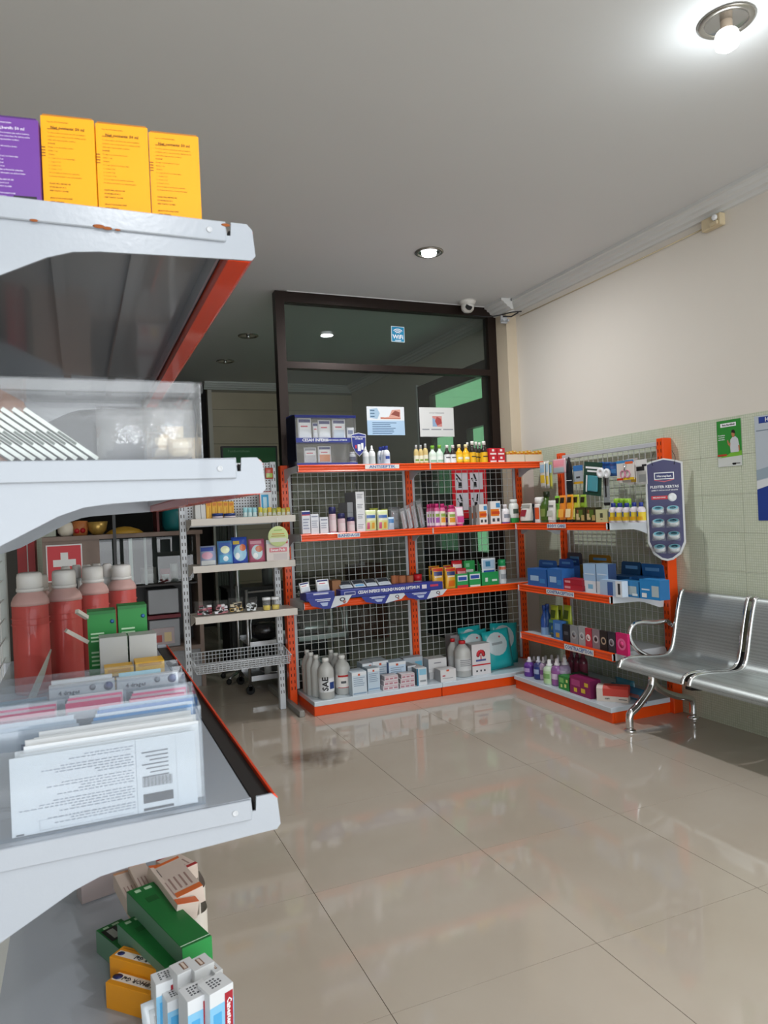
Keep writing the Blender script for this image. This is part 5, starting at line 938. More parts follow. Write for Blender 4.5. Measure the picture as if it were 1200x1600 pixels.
for u0, u1, vt, yy, rr, lab in ((724, 760, 980, 5.20, -3, 'rearmost left teal bag of absorbent pads'), (729, 772, 987, 5.135, -6, 'teal bag behind the red tree carton'), (768, 812, 975, 5.20, 4, 'teal bag leaning at the back near the corner post'), (763, 806, 985, 5.06, -5, 'front teal bag with a large pale oval, nearest the corner')):
    o = add('A', u0, u1, vt, ZD+0.004, yy, 0.085, tl, lab, 'bag', 'teal bags of pads'); o.rotation_euler = (R(-5), R(rr), 0)
# ================================================================== SIGNS AND POSTERS
# shield sign with blister-packed plaster rolls hanging on the orange corner post
t = thing('hanging_display', 'navy shield-shaped hanging display card with eight clear blisters on the orange end post', 'display card', (3.595, 3.655, 1.04), R(-47))
sh = [(-0.118, 0.655), (-0.07, 0.672), (0, 0.686), (0.07, 0.672), (0.118, 0.655), (0.118, 0.12), (0.085, 0.045), (0.035, 0.008), (0, 0.0), (-0.035, 0.008), (-0.085, 0.045), (-0.118, 0.12)]
sh2 = [(x*0.90, 0.014+(z-0.0)*0.965) for x, z in sh]
B().prism(sh, 'y', -0.002, 0.003, mat('sign_border_white', C('d9dbdc'), 0.35)).build('backing_board', t)
B().prism(sh2, 'y', -0.0035, -0.002, mat('sign_face_navy', C('4a4b72'), 0.35, coat=0.3)).build('printed_face', t)
f = B().box(-0.062, 0.062, -0.0045, -0.0036, 0.545, 0.592, PWHITE).box(-0.056, 0.056, -0.005, -0.0045, 0.551, 0.586, P('3b4070')).prism([(-0.062, 0.545), (0, 0.534), (0.062, 0.545), (0.062, 0.54), (0, 0.526), (-0.062, 0.54)], 'y', -0.0045, -0.0036, P('c86a78')).build('emblem', t)
text(t, 'Hansaplast', 0.021, PWHITE, (0, -0.0055, 0.567), bold=True)
text(t, 'PLESTER KERTAS', 0.024, PWHITE, (0, -0.0045, 0.495), bold=True); text(t, 'LEMBUT UNTUK KULIT SENSITIF', 0.0115, PWHITE, (0, -0.0045, 0.472), bold=True)
B().box(-0.085, 0.02, -0.0045, -0.0036, 0.412, 0.436, P('cf3c48')).build('red_banner', t); text(t, 'MELINDUNGI', 0.013, PWHITE, (-0.035, -0.005, 0.424), bold=True)
b = B(); b.T = Matrix.Translation((0.045, -0.004, 0.424)) @ Matrix.Rotation(R(90), 4, 'X'); b.lathe([(0.028, 0), (0.028, 0.003), (0.012, 0.004), (0.008, 0.001)], PWHITE, 22); b.build('roll_picture', t)
TEALT = mat('tape_label_teal', C('6fb4c4'), 0.4); SILV = glass('glossy_blister', clear=0.93, rough=0.05, body=(0.85, 0.87, 0.9))
for r_ in range(4):
    for c_ in range(2):
        x = -0.045+c_*0.092; z = 0.345-r_*0.085
        p = B().lathe([(0.036, 0), (0.036, 0.028)], P('c3c8ca'), 20).build('tape_roll', t, loc=(x, -0.036, z-0.016), rot=(R(24), 0, 0))
        B().lathe([(0.033, 0.0282), (0.020, 0.0286)], TEALT, 20, cap=False).lathe([(0.020, 0.0284), (0.001, 0.0284)], P('4f8fa4'), 16).build('roll_label', p)
        o = pouch(0.084, 0.02, 0.046, 'a9aaac', [], 'blister', 0.1); o.data.materials[0] = SILV; o.parent = t; o.location = (x, -0.068, z-0.036)
for s in (-1, 1): B().tube(smooth_pts([(s*0.066, -0.006, 0.64), (s*0.07, -0.01, 0.655), (s*0.074, 0.0, 0.69), (s*0.055, 0.03, 0.735)]), 0.0016, BLK, 5).build('hanging_hook', t)
def poster(name, label, p0, w, h, rot, base, cat='poster', th=0.0015):
    o = B().box(-w/2, w/2, -th, 0, 0, h, P(base)).build(name, loc=p0, rot=rot, label=label, cat=cat); return o
# green poster with a man, on the right wall (faces -X)
o = poster('poster', 'small green poster of a man in a white shirt on the tiled right wall', (3.7225, 3.235, 1.638), 0.178, 0.288, R(-90), '2f8a35')
b = B(); W_, H_ = 0.178, 0.288
b.box(-W_/2, W_/2, -0.002, -0.0015, 0, 0.062, P('cfd3cf')).prism([(-W_/2, 0.055), (W_/2, 0.062), (W_/2, 0.092), (0.02, 0.088), (-0.02, 0.07)], 'y', -0.0023, -0.002, P('79b83c')).box(-W_/2, -0.02, -0.0026, -0.0023, 0.066, 0.078, P('b8402c')).box(0.015, 0.075, -0.0024, -0.002, 0.014, 0.018, BLK).box(0.02, 0.045, -0.0024, -0.002, 0.008, 0.02, BLK)
b.box(-0.06, 0.055, -0.0022, -0.0015, 0.246, 0.270, PWHITE); b.build('printed_panels', o, kind='stuff')
text(o, 'Batu Berdahak', 0.016, BLK, (0, -0.0026, 0.258), bold=True)
text(o, 'Formulanya', 0.011, PWHITE, (-0.055, -0.0022, 0.196), bold=True); text(o, 'membantu', 0.011, PWHITE, (-0.055, -0.0022, 0.183), bold=True); text(o, 'meredakan', 0.011, PWHITE, (-0.055, -0.0022, 0.170), bold=True)
SK = P('b57a56'); b = B()
b.prism([(0.01, 0.085), (0.068, 0.085), (0.074, 0.125), (0.066, 0.165), (0.048, 0.182), (0.028, 0.18), (0.012, 0.165), (0.006, 0.13)], 'y', -0.0032, -0.0026, P('c9ced2'))
b.prism([(0.028, 0.178), (0.040, 0.178), (0.044, 0.195), (0.042, 0.21), (0.030, 0.212), (0.020, 0.202), (0.022, 0.19)], 'y', -0.0036, -0.0032, SK)
b.prism([(0.020, 0.208), (0.045, 0.20), (0.047, 0.215), (0.038, 0.225), (0.024, 0.222)], 'y', -0.0038, -0.0034, P('2a1d18'))
b.prism([(0.012, 0.145), (0.008, 0.12), (-0.008, 0.135), (-0.014, 0.16), (-0.006, 0.165), (0.0, 0.145)], 'y', -0.0036, -0.0032, SK).prism([(0.066, 0.125), (0.076, 0.125), (0.078, 0.095), (0.070, 0.09)], 'y', -0.0036, -0.0032, SK)
b.build('man_figure', o)
# navy and pale poster cut by the picture's right edge
o = poster('poster', 'tall navy and pale grey poster on the right wall at the picture edge', (3.7225, 2.75, 1.30), 0.60, 0.62, R(-90), 'b9c3cc')
b = B().prism([(-0.30, 0.0), (0.30, 0.0), (0.30, 0.30), (-0.05, 0.25), (-0.30, 0.185)], 'y', -0.002, -0.0015, P('27408f')).prism([(-0.30, 0.185), (-0.05, 0.25), (0.30, 0.30), (0.30, 0.34), (-0.30, 0.235)], 'y', -0.0022, -0.0015, P('d8dcdf')).box(-0.27, 0.1, -0.0022, -0.0015, 0.575, 0.612, P('27408f')).box(-0.29, -0.15, -0.0022, -0.0015, 0.53, 0.535, P('6f7f8f'))
b.prism([(-0.30, 0.24), (0.3, 0.34), (0.3, 0.42), (-0.3, 0.30)], 'y', -0.0021, -0.0015, P('97a8b4')); b.build('printed_panels', o, kind='stuff'); text(o, 'Hansaplast', 0.036, PWHITE, (-0.15, -0.0026, 0.593), bold=True)
# notices taped on the partition glass (face -Y)
o = poster('notice', 'blue and white hand-washing notice taped to the partition glass', (2.486, 5.712, 2.118), 0.355, 0.248, 0, 'd9dde0', 'notice')
b = B().box(-0.1775, 0.1775, -0.0019, -0.0015, 0, 0.128, P('a9c4dc'))
for k, r_ in enumerate(lines(7, -0.13, 0.11, 0.006, 0.115, '4f6a8a', 0.35)): b.box(r_[0], r_[1], -0.0023, -0.0019, r_[2], r_[3], P('4f6a8a'))
b.prism([(-0.15, 0.15), (-0.08, 0.14), (-0.055, 0.19), (-0.08, 0.235), (-0.15, 0.225)], 'y', -0.0019, -0.0015, P('9fb8cc')).box(-0.05, 0.14, -0.0019, -0.0015, 0.14, 0.155, P('b8705a')).prism([(-0.04, 0.15), (0.03, 0.16), (0.06, 0.22), (0.14, 0.225), (0.14, 0.15)], 'y', -0.0021, -0.0017, P('cf9a8a')).prism([(0.05, 0.18), (0.13, 0.16), (0.135, 0.2), (0.09, 0.215)], 'y', -0.0023, -0.002, P('8a4a40'))
for k in range(3): b.box(-0.145, -0.105, -0.0022, -0.0019, 0.158+0.026*k, 0.166+0.026*k, P('3f5f7a'))
b.build('notice_print', o)
o = poster('notice', 'white hand-washing notice with one small square picture, on the partition glass', (2.985, 5.712, 2.105), 0.345, 0.262, R(0), 'd6d6d4', 'notice')
b = B().box(-0.045, 0.05, -0.0019, -0.0015, 0.09, 0.185, P('c98a84')).prism([(-0.045, 0.09), (0.0, 0.09), (0.01, 0.14), (-0.045, 0.17)], 'y', -0.0022, -0.0019, P('8fa8c4')).prism([(0.0, 0.1), (0.05, 0.12), (0.04, 0.16), (0.0, 0.18), (-0.02, 0.14)], 'y', -0.0024, -0.0021, P('a84a48'))
for x0_, x1_ in ((-0.15, -0.08), (-0.06, 0.04), (0.06, 0.16)): b.box(x0_, x1_, -0.0019, -0.0015, 0.060, 0.070, P('8f9296'))
b.build('notice_print', o); text(o, 'CUCI TANGAN', 0.022, GREYINK, (0, -0.0019, 0.212))
o = poster('sticker', 'small blue square sticker reading WiFi on the upper partition glass', (2.637, 5.714, 2.938), 0.128, 0.138, 0, 'c9d8de', 'sticker'); o.rotation_euler = (0, R(1), 0)
b = B().box(-0.058, 0.058, -0.0019, -0.0015, 0.006, 0.132, P('2088b4'))
for rr in (0.018, 0.034, 0.05):
    pts = [(rr*math.cos(a), 0.066+rr*math.sin(a)*0.9) for a in [R(40+100*k/10) for k in range(11)]]; b.add([(x, -0.0024, z) for x, z in pts]+[(x*(1+0.008/rr), -0.0024, 0.066+(z-0.066)*(1+0.008/rr)) for x, z in pts], [(k, k+1, k+12, k+11) for k in range(10)], PWHITE)
b.box(-0.03, 0.03, -0.0022, -0.0019, 0.010, 0.018, P('cfe0e8')); b.build('sticker_print', o); text(o, 'WiFi', 0.052, PWHITE, (0, -0.0024, 0.044), bold=True)
# red instruction poster behind the mesh, on the glass
p0 = hit(708, 775, 'y', 5.70); p1 = hit(762, 775, 'y', 5.70)
o = poster('poster', 'red and white instruction poster with four pictograms behind the wire mesh', ((p0.x+p1.x)/2, 5.712, 1.36), p1.x-p0.x, 0.46, 0, 'c01a26')
b = B(); W_ = p1.x-p0.x
for i in range(2):
    for j in range(2):
        x = -W_*0.41+i*W_*0.43; z = 0.075+j*0.185; b.box(x, x+W_*0.37, -0.002, -0.0015, z, z+0.155, P('cfcbd2'))
        b.prism([(x+0.03, z+0.02), (x+0.07, z+0.02), (x+0.065, z+0.07), (x+0.035, z+0.07)], 'y', -0.0026, -0.002, BLK).prism([(x+0.055, z+0.08), (x+0.075, z+0.08), (x+0.05+0.03*(i-j), z+0.145), (x+0.035+0.03*(i-j), z+0.14)], 'y', -0.0026, -0.002, BLK)
        b.ball((x+0.02, -0.002, z+0.10), 0.009, BLK, 8, 1, 1, 0.2).tube([(x+0.02, -0.0025, z+0.09), (x+0.04, -0.0025, z+0.06)], 0.003, BLK, 4)
for k in range(6): b.box(-W_*0.4+k*W_*0.14, -W_*0.31+k*W_*0.14, -0.002, -0.0015, 0.44, 0.452, PWHITE)
b.build('pictograms', o)

# ================================================================== WHITE RACK: GOODS
wz = (1.4555, 1.1335, 0.7835)
gw1, gw2, gw3 = 'goods on the white rack top shelf', 'packets on the white rack second shelf', 'bagged goods on the white rack third shelf'
add('A', 305, 313.5, 789, wz[0], 5.06, 0.12, lambda w, d, h: carton(w, d, h, 'c9cac8', []), 'left narrow white carton at the left end of the white rack top shelf', 'box', gw1)
add('A', 314, 321.5, 789, wz[0], 5.06, 0.12, lambda w, d, h: carton(w, d, h, 'd6d6d4', []), 'right narrow white carton at the left end of the white rack top shelf', 'box', gw1)
for i in range(5):
    u = 322+i*8.8; add('A', u, u+8.4, 783.5, wz[0], 5.05, 0.06, lambda w, d, h: carton(w, d, h, 'dba32a', [(0.15, 0.85, 0.75, 0.92, 'c9771f'), (0.3, 0.45, 0.1, 0.65, 'e8c04a'), (0.6, 0.75, 0.1, 0.65, 'c98a1f')]), ordinal(i, 5)+' of the five yellow-orange cartons on the white rack', 'box', gw1)
for i, (u0, u1) in enumerate(((332.5, 350.5), (351, 370))):
    add('A', u0, u1, 802, wz[0], 5.005, 0.07, lambda w, d, h: B().lathe([(w*0.48, 0), (w*0.48, h*0.55), (w*0.5, h*0.55), (w*0.5, h)], mat('navy_tin', C('2a3f7c'), 0.3), 20).lathe([(w*0.51, h*0.15), (w*0.51, h*0.45)], P('c9bcc4'), 20, cap=False).build('ointment_tin'), ('left', 'right')[i]+' of the two flat navy tins on the white rack', 'tin', gw1)
for i in range(3):
    u = 380+i*7.4; add('A', u, u+7, 793, wz[0], 5.03, 0.02, lambda w, d, h: pouch(w, 0.02, h, '8fc4cc', [(0.1, 0.9, 0.1, 0.5, 'c6dadb')], 'sachet'), ordinal(i, 3)+' of the three pale teal sachets on the white rack', 'packet', gw1)
for i in range(7):
    u = 404+i*7.2; add('A', u, u+6.9, 794 if i % 2 else 792.5, wz[0], 5.03, 0.02, lambda w, d, h: pouch(w, 0.02, h, ('c9b83a', 'b8bc6a', 'd0ae3a', 'a9b45a')[i % 4], [(0.1, 0.9, 0.08, 0.45, 'c6c8b8')], 'sachet'), ordinal(i, 7)+' of the seven small yellow-green sachets at the white rack front', 'packet', gw1)
add('A', 405, 424.5, 769, wz[0], 5.10, 0.05, lambda w, d, h: carton(w, d, h, 'd3d8dc', [(0.15, 0.75, 0.15, 0.9, '3a9ccc'), (0.3, 0.6, 0.3, 0.8, 'b4d8e8'), (0, 0.06, 0.3, 1, 'b0403a')], side='c4c7ca'), 'white carton with a blue panel standing near the right of the white rack', 'box', gw1)
for i, (u0, u1, v0, v1, c) in enumerate(((414, 427, 731, 748, 'c0503c'), (405, 424, 768, 778, 'b9505a'))):
    a, c2 = hit(u0, v0, 'y', 5.27), hit(u1, v1, 'y', 5.27); o = pouch(c2.x-a.x, 0.012, a.z-c2.z, c, [(0.1, 0.9, 0.1, 0.5, '9ab84a' if i == 0 else 'd8c0c4')], 'sachet'); o.location = ((a.x+c2.x)/2, 5.268, c2.z); o['label'] = ('small red and green sachet hanging on the pegboard', 'small pink sachet low on the pegboard')[i]; o['category'] = 'packet'
# round green hanging tag
c_ = hit(434.5, 838, 'y', 4.97); b = B(); b.T = Matrix.Rotation(R(90), 4, 'X'); rr = 0.073
b.lathe([(rr, 0), (rr, 0.002), (rr*0.96, 0.003), (0.001, 0.003)], P('c3d294'), 28); t = b.build('round_tag', loc=(c_.x, c_.y, c_.z), label='round pale green tag hanging from the white rack top shelf', cat='tag')
b = B(); b.box(-0.045, 0.045, -0.0042, -0.003, 0.015, 0.021, P('c98a3a')).box(-0.05, 0.05, -0.0042, -0.003, 0.0, 0.005, P('a8862f')).box(-0.03, 0.03, -0.0042, -0.003, 0.042, 0.047, P('7fae4a')).box(-0.06, 0.06, -0.0042, -0.003, -0.04, -0.012, P('d0d2c4')); b.build('tag_print', t)
B().tube([(0, -0.001, rr), (0, 0.0, rr+0.06)], 0.002, PWHITE, 5).build('tag_strip', t)
for (u0, u1, vt, base, ft, lab) in ((313, 338, 853, '8f9ab8', [(0.05, 0.85, 0.72, 0.92, '3a4f9a'), (0.08, 0.8, 0.3, 0.68, 'c994aa', 1), (0.05, 0.95, 0.02, 0.24, 'ccd0d2')], 'leftmost packet, blue-violet over white, on the white rack second shelf'),
    (340, 364, 845, '5a8fc4', [(0.1, 0.9, 0.7, 0.92, '3f62b0'), (0.2, 0.8, 0.45, 0.78, 'dfe6c0', 1), (0.1, 0.9, 0.08, 0.4, '4fa3cc'), (0.35, 0.7, 0.12, 0.34, 'd4e6ee', 1)], 'blue packet second on the white rack second shelf'),
    (362, 387, 839, '2f4fae', [(0.1, 0.95, 0.08, 0.7, '8fc0d8', 1), (0.5, 0.9, 0.45, 0.72, 'c4602f', 1), (0.2, 0.5, 0.15, 0.4, 'e6ecee', 1), (0.1, 0.5, 0.72, 0.85, 'c9b04a')], 'deep blue packet, tallest on the white rack second shelf'),
    (389, 414.5, 842, 'b8607a', [(0.15, 0.85, 0.10, 0.74, 'b4ccd2', 1), (0.4, 0.85, 0.42, 0.7, 'b8643f', 1), (0.25, 0.55, 0.16, 0.4, 'e6eaea', 1), (0.1, 0.8, 0.78, 0.92, 'd8a0b0')], 'pink-edged packet on the white rack second shelf')):
    o = add('A', u0, u1, vt, wz[1]+0.001, 5.02, 0.035, lambda w, d, h, b_=base, f_=ft: pouch(w, 0.035, h, b_, f_, 'diaper_packet'), lab, 'packet', gw2); o.rotation_euler = (R(-7), 0, R(-5))
def sweat(w, d, h):
    o = carton(w, d, h, 'd9cfca', [(0, 1, 0.82, 1, 'cfdbe0'), (0.8, 0.95, 0.8, 0.95, 'c0303c'), (0.12, 0.9, 0.42, 0.62, 'd8808a'), (0.3, 0.9, 0.05, 0.35, 'c9c0be')], side='c4b0ae'); text(o, 'Sweat Pads', h*0.17, PWHITE, (0, -d/2-0.0025, h*0.52), bold=True, sx=0.9); return o
add('A', 415.5, 452, 843, wz[1], 5.02, 0.05, sweat, 'white and pink carton at the right end of the white rack second shelf', 'box', gw2)
def baggy(c1, c2):
    def fn(w, d, h):
        o = pouch(w, d, h, 'film_'+c1 if False else 'c9cccd', [], 'film_bag', 0.12); o.data.materials[0] = CLEAR; r_ = random.Random(int(c1, 16)); b = B()
        for k in range(15): x = (r_.random()-0.5)*w*0.7; z = h*(0.06+0.5*r_.random()); b.box(x-w*0.12, x+w*0.12, -d*0.28, d*0.1*r_.random(), z, z+h*0.16, P((c1, c2)[k % 2]))
        b.build('bagged_items', o); return o
    return fn
for i, (u0, u1, vt, c1, c2) in enumerate(((305, 334, 940, 'a94456', 'e9ecf0'), (335, 358, 939, 'e9e6ee', 'c8808a'), (358, 383, 934.5, 'c8a55a', 'd9ccb0'), (385, 405, 934, 'e9eef0', 'd4dce0'))):
    add('A', u0, u1, vt, wz[2]+0.001, 5.03, 0.10, baggy(c1, c2), ('leftmost film bag with a dark red edge', 'film bag of white and pink items', 'film bag of brown and cream items', 'film bag of white items')[i]+' on the white rack third shelf', 'bag', gw3)
for i, (u0, u1) in enumerate(((411.5, 424.5), (425.5, 438.5))):
    def jar(w, d, h):
        o = B().lathe([(w*0.47, 0), (w*0.5, h*0.5), (w*0.5, h*0.8)], glass('jar_clear', clear=0.88, rough=0.08), 18).build('specimen_jar'); B().lathe([(w*0.44, 0.002), (w*0.46, h*0.38)], mat('yellow_liquid', C('d8c02a'), 0.2), 18).build('contents', o)
        B().lathe([(w*0.52, h*0.8), (w*0.52, h)], PWHITE, 18).build('lid', o); return o
    add('A', u0, u1, 934-i, wz[2], 5.03, 0.06, jar, ('left', 'right')[i]+' of the two clear pots with yellow contents on the white rack', 'jar', gw3)
# ================================================================== FOREGROUND RACK, TOP SHELF
YEL, PUR, TXT = P('f2a200'), P('6a3a90'), mat('brown_ink', C('6b4208'), 0.6)
PARA = {'e': ['Reg. No: DTL0932412638A1', None, 'INDICATIONS:', 'To relieve mild to moderate pain such as headache,', 'toothache, and to reduce fever. For children and for', 'adults with a hypersensitive condition.', 'DOSAGE', 'Dosage or as directed by a doctor.', 'Adults: 1 cap', 'Children:', '0 - 1 year: 2.5 ml, 3 to 4 times daily;', '1 - 2 years: 5 ml', '2 - 6 years: 5 ml', '6 - 9 years: 10 ml', 'Or to be taken as directed by a physician.', 'For further information, see enclosed leaflet', '', 'SHAKE WELL BEFORE USE', 'STORE BELOW 30 C', 'KEEP TIGHTLY CLOSED', '', 'SEE BOTTOM & BARCODES', 'AFTER OPENING']}
def syrup_box(u0, u1, v0, y, hue, label, big, grp, yaw):
    a, c = hit(u0, 255, 'y', y), hit(u1, 255, 'y', y); zt = hit((u0+u1)/2, v0, 'y', y).z; w = (c.x-a.x)*1.0; h = zt-ZG[0]; d = 0.034
    m = YEL if hue == 'y' else PUR; ink = TXT if hue == 'y' else P('d9cfe4')
    b = B().box(-w/2, w/2, -d/2, d/2, 0, h-0.001, m); o = b.build('medicine_carton', loc=((a.x+c.x)/2, y+d/2, ZG[0]+0.0004), rot=yaw, label=label, cat='box'); o['group'] = grp
    B().prism([(-w/2+0.001, h-0.001), (w/2-0.001, h-0.001), (w/2-0.002, h+0.0009), (-w/2+0.002, h+0.0012)], 'y', -d/2+0.0006, d/2-0.002, mat('carton_top_brown', C('a8690e'), 0.5) if hue == 'y' else P('4a2668')).build('top_flap', o)
    y_ = -d/2-0.0002; text(o, big, w*0.078, ink, (-w*0.0, y_, h*0.87), bold=True)
    n = len(PARA['e'])
    for k, l in enumerate(PARA['e']):
        if l: text(o, l, w*0.034, ink, (-w*0.38, y_, h*0.93-k*h*0.0385), bold=hue == 'p' or l.isupper(), align='LEFT', ext=0.00005)
    b = B()
    for k in range(4): b.box(-w/2, -w/2+w*0.07, y_, y_+0.0001, h*(0.56+0.03*k), h*(0.57+0.03*k), ink)
    b.build('edge_marks', o)
    if hue == 'p': B().box(w*0.0, w*0.42, y_, y_+0.0001, h*0.04, h*0.1, BLK).build('dark_print', o)
    return o
gy = 'syrup cartons on the foreground top shelf'
syrup_box(-22, 66, 184, 0.803, 'p', 'purple syrup carton at the left end of the foreground top shelf', 'Isi bersih: 50 ml', gy, R(-7))
for i, (u0, u1, v0) in enumerate(((69, 152.5, 184), (154.5, 235.5, 196), (237.5, 314, 210))):
    syrup_box(u0, u1, v0, 0.803, 'y', ('leftmost yellow syrup carton, beside the purple one', 'middle yellow syrup carton of the three', 'rightmost yellow syrup carton, nearest the shelf tip')[i], 'Net contents: 50 ml', gy, R(-7))
# ================================================================== FOREGROUND RACK, EYE-LEVEL SHELF
xr = hit(315, 650, 'y', 0.805).x; zt = hit(312, 600, 'y', 0.805).z; x0, z0, H_ = -0.15, ZG[1]+0.0004, zt-ZG[1]
FILM = glass('crinkled_film', clear=0.86, rough=0.05, body=(0.9, 0.92, 0.95))
nt = FILM.node_tree; tc = nt.nodes.new('ShaderNodeTexCoord'); ns = nt.nodes.new('ShaderNodeTexNoise'); ns.inputs['Scale'].default_value = 38; ns.inputs['Detail'].default_value = 4; bp = nt.nodes.new('ShaderNodeBump'); bp.inputs['Strength'].default_value = 0.9; bp.inputs['Distance'].default_value = 0.01
nt.links.new(tc.outputs['Object'], ns.inputs['Vector']); nt.links.new(ns.outputs['Fac'], bp.inputs['Height'])
for n_ in nt.nodes:
    if n_.type in ('BSDF_GLOSSY', 'FRESNEL'): nt.links.new(bp.outputs[0], n_.inputs['Normal'])
    if n_.type == 'FRESNEL': n_.inputs[0].default_value = 2.1
t = thing('plastic_case', 'clear lidded plastic case of slanted cards on the foreground eye-level shelf', 'plastic case', (x0, 0.805, z0)); W_ = xr-x0; d_ = 0.15
B().box(0, W_, 0, 0.0012, 0, H_, CLEAR).build('front_panel', t); B().box(W_-0.0012, W_, 0.0012, d_, 0, H_, FILM).build('end_panel', t); B().box(0, W_, d_-0.0012, d_, 0, H_, CLEAR).build('rear_panel', t)
B().box(-0.002, W_+0.002, -0.002, d_+0.002, H_, H_+0.0015, CLEAR).box(-0.002, W_+0.002, -0.002, -0.0008, H_-0.011, H_, CLEAR).build('lid', t); B().box(0, W_, 0.0, d_, 0.0, 0.0012, P('5a6478')).build('case_base', t)
CARDM = mat('pale_green_white_card', C('c9d0ca'), 0.45)
for i in range(9):
    xb = x0 + (hit(150-i*16.5, 700, 'y', 0.82).x-x0); L = 0.086; ang = R(37.5)
    b = B().box(-L, 0, 0, 0.105, 0, 0.0042, CARDM).box(-L*0.55, -L*0.30, -0.0003, 0, 0.0006, 0.0034, P('4c5650')); o = b.build('card_sleeve', loc=(xb, 0.82, z0+0.0022), rot=(0, ang, 0), label=ordinal(i, 9, 'right')+' of the nine slanted cards in the clear case', cat='card'); o['group'] = 'slanted cards in the clear case'
for i, (u, v, s_, c) in enumerate(((266, 672, 0.022, 'd6c09c'), (248, 690, 0.02, 'cdb896'), (279, 690, 0.02, 'd9c8aa'))):
    p = hit(u, v, 'y', 0.88); o = pouch(0.03, 0.02, 0.045-0.008*i, c, [(0.15, 0.85, 0.2, 0.45, 'e0d2b4'), (0.15, 0.85, 0.55, 0.8, 'e4d8c0')], 'cotton_pad_pack'); o.location = (p.x, 0.88-0.012*i, z0+0.0015); o['label'] = ('middle', 'left', 'right')[i]+' beige pad pack at the right end of the clear case'; o['category'] = 'packet'; o['group'] = 'beige packs in the clear case'
o = pouch(0.075, 0.045, 0.066, 'a9aaac', [], 'film_bag', 0.1); o.data.materials[0] = FILM; o.location = (hit(205, 690, 'y', 0.88).x, 0.87, z0+0.0015); o['label'] = 'crinkled clear film bag in the middle of the clear case'; o['category'] = 'bag'
o = pouch(0.055, 0.05, 0.07, 'a9aaac', [], 'film_bag', 0.1); o.data.materials[0] = FILM; o.location = (hit(262, 690, 'y', 0.85).x, 0.838, z0+0.0015); o['label'] = 'crinkled clear film bag in front of the beige packs'; o['category'] = 'bag'
# brown patterned bag behind the case
o = B().prism([(-0.10, 0), (0.015, 0), (0.015, 0.095), (-0.03, 0.122), (-0.10, 0.15)], 'y', 0, 0.06, mat('brown_orange_bag', C('9a5a26'), 0.5, var=0.7, vs=60)).build('snack_bag', loc=(-0.075, 1.02, z0+0.02), label='brown and orange patterned bag behind the clear case at the picture edge', cat='bag'); o.location.z = z0
# ================================================================== FOREGROUND RACK, WAIST-LEVEL SHELF
zs = ZG[2]+0.0004
PVC = glass('clear_pvc', tint=(0.93, 0.95, 0.97), clear=0.93, rough=0.03, body=(0.75, 0.8, 0.86))
def tray(u1, v1, y0, y1, hf, hb, label, xl=-0.155):
    x1 = hit(u1, v1, 'y', y0).x; w = x1-xl; t = thing('pvc_holder', label, 'plastic holder', (xl, y0, zs), 0, 'clear plastic strip holders'); d = y1-y0
    B().box(0, w, 0, 0.001, 0, hf, PVC).build('front_pane', t); B().box(0, w, d-0.001, d, 0, hb, PVC).build('back_pane', t)
    B().prism([(0, 0), (d, 0), (d, hb), (0, hf)], 'x', w-0.001, w, PVC).build('end_pane', t); B().box(0, w, 0.001, d-0.001, 0, 0.001, PVC).build('holder_base', t); return x1
def sheet(u0, u1, vt, y, base, label, group, feats=(), h=None, th=0.0008, z=None, lean=4, tx=None, name='medicine_strip'):
    a, c = hit(u0, vt+10, 'y', y), hit(u1, vt+10, 'y', y); t_ = hit((u0+u1)/2, vt, 'y', y); w = c.x-a.x; z = zs+0.0015 if z is None else z; hh = h or (t_.z-z)
    b = B().box(-w/2, w/2, 0, th, 0, hh, P(base))
    for i, (q0, q1, r0, r1, cc) in enumerate(feats): b.quad([(-w/2+w*q0, -0.0002-0.0001*i, hh*r0), (-w/2+w*q1, -0.0002-0.0001*i, hh*r0), (-w/2+w*q1, -0.0002-0.0001*i, hh*r1), (-w/2+w*q0, -0.0002-0.0001*i, hh*r1)], P(cc))
    o = b.build(name, loc=((a.x+c.x)/2, y, z), rot=(R(-lean), 0, 0), label=label, cat='medicine strip', group=group); o['w'] = w; o['h'] = hh
    return o, w, hh
tray(320, 1225, 0.797, 0.862, 0.088, 0.108, 'front clear plastic holder full of white leaflets on the waist-level shelf')
gsn = 'white medicine leaflets in the front holder'
fr, w, h = sheet(13, 306, 1165, 0.802, 'c3c7ca', 'front white leaflet with a barcode and fine print in the front holder', gsn,
    [(0.655, 0.66, 0.0, 1.0, 'a9adb0'), (0.885, 0.888, 0.0, 0.98, 'b4b8bb'), (0.69, 0.86, 0.12, 0.245, '2a2c34'), (0.69, 0.86, 0.02, 0.055, '2a2c34')] + [(0.69+0.0068*k, 0.69+0.0068*k+(0.0022, 0.0036, 0.0028)[k % 3], 0.34, 0.47, '33353c') for k in range(25)], lean=2)
b = B(); r_ = random.Random(3)
for k in range(24):
    z = h*(0.92-k*0.036); 
    if k % 6 == 2: continue
    x1 = w*0.145; x0_ = x1-w*(0.18+0.35*r_.random())-(w*0.1 if k > 8 else 0); x = x0_
    while x < x1-0.002: q = 0.002+0.004*r_.random(); b.quad([(x, -0.0007, z), (min(x1, x+q), -0.0007, z), (min(x1, x+q), -0.0007, z+h*0.012), (x, -0.0007, z+h*0.012)], P('8b8f96')); x += q+0.0012
for k in range(7): b.box(w*0.19+0.004*(k % 3), w*0.34, -0.0008, -0.0006, h*(0.80-k*0.055), h*(0.815-k*0.055), P('55585f'))
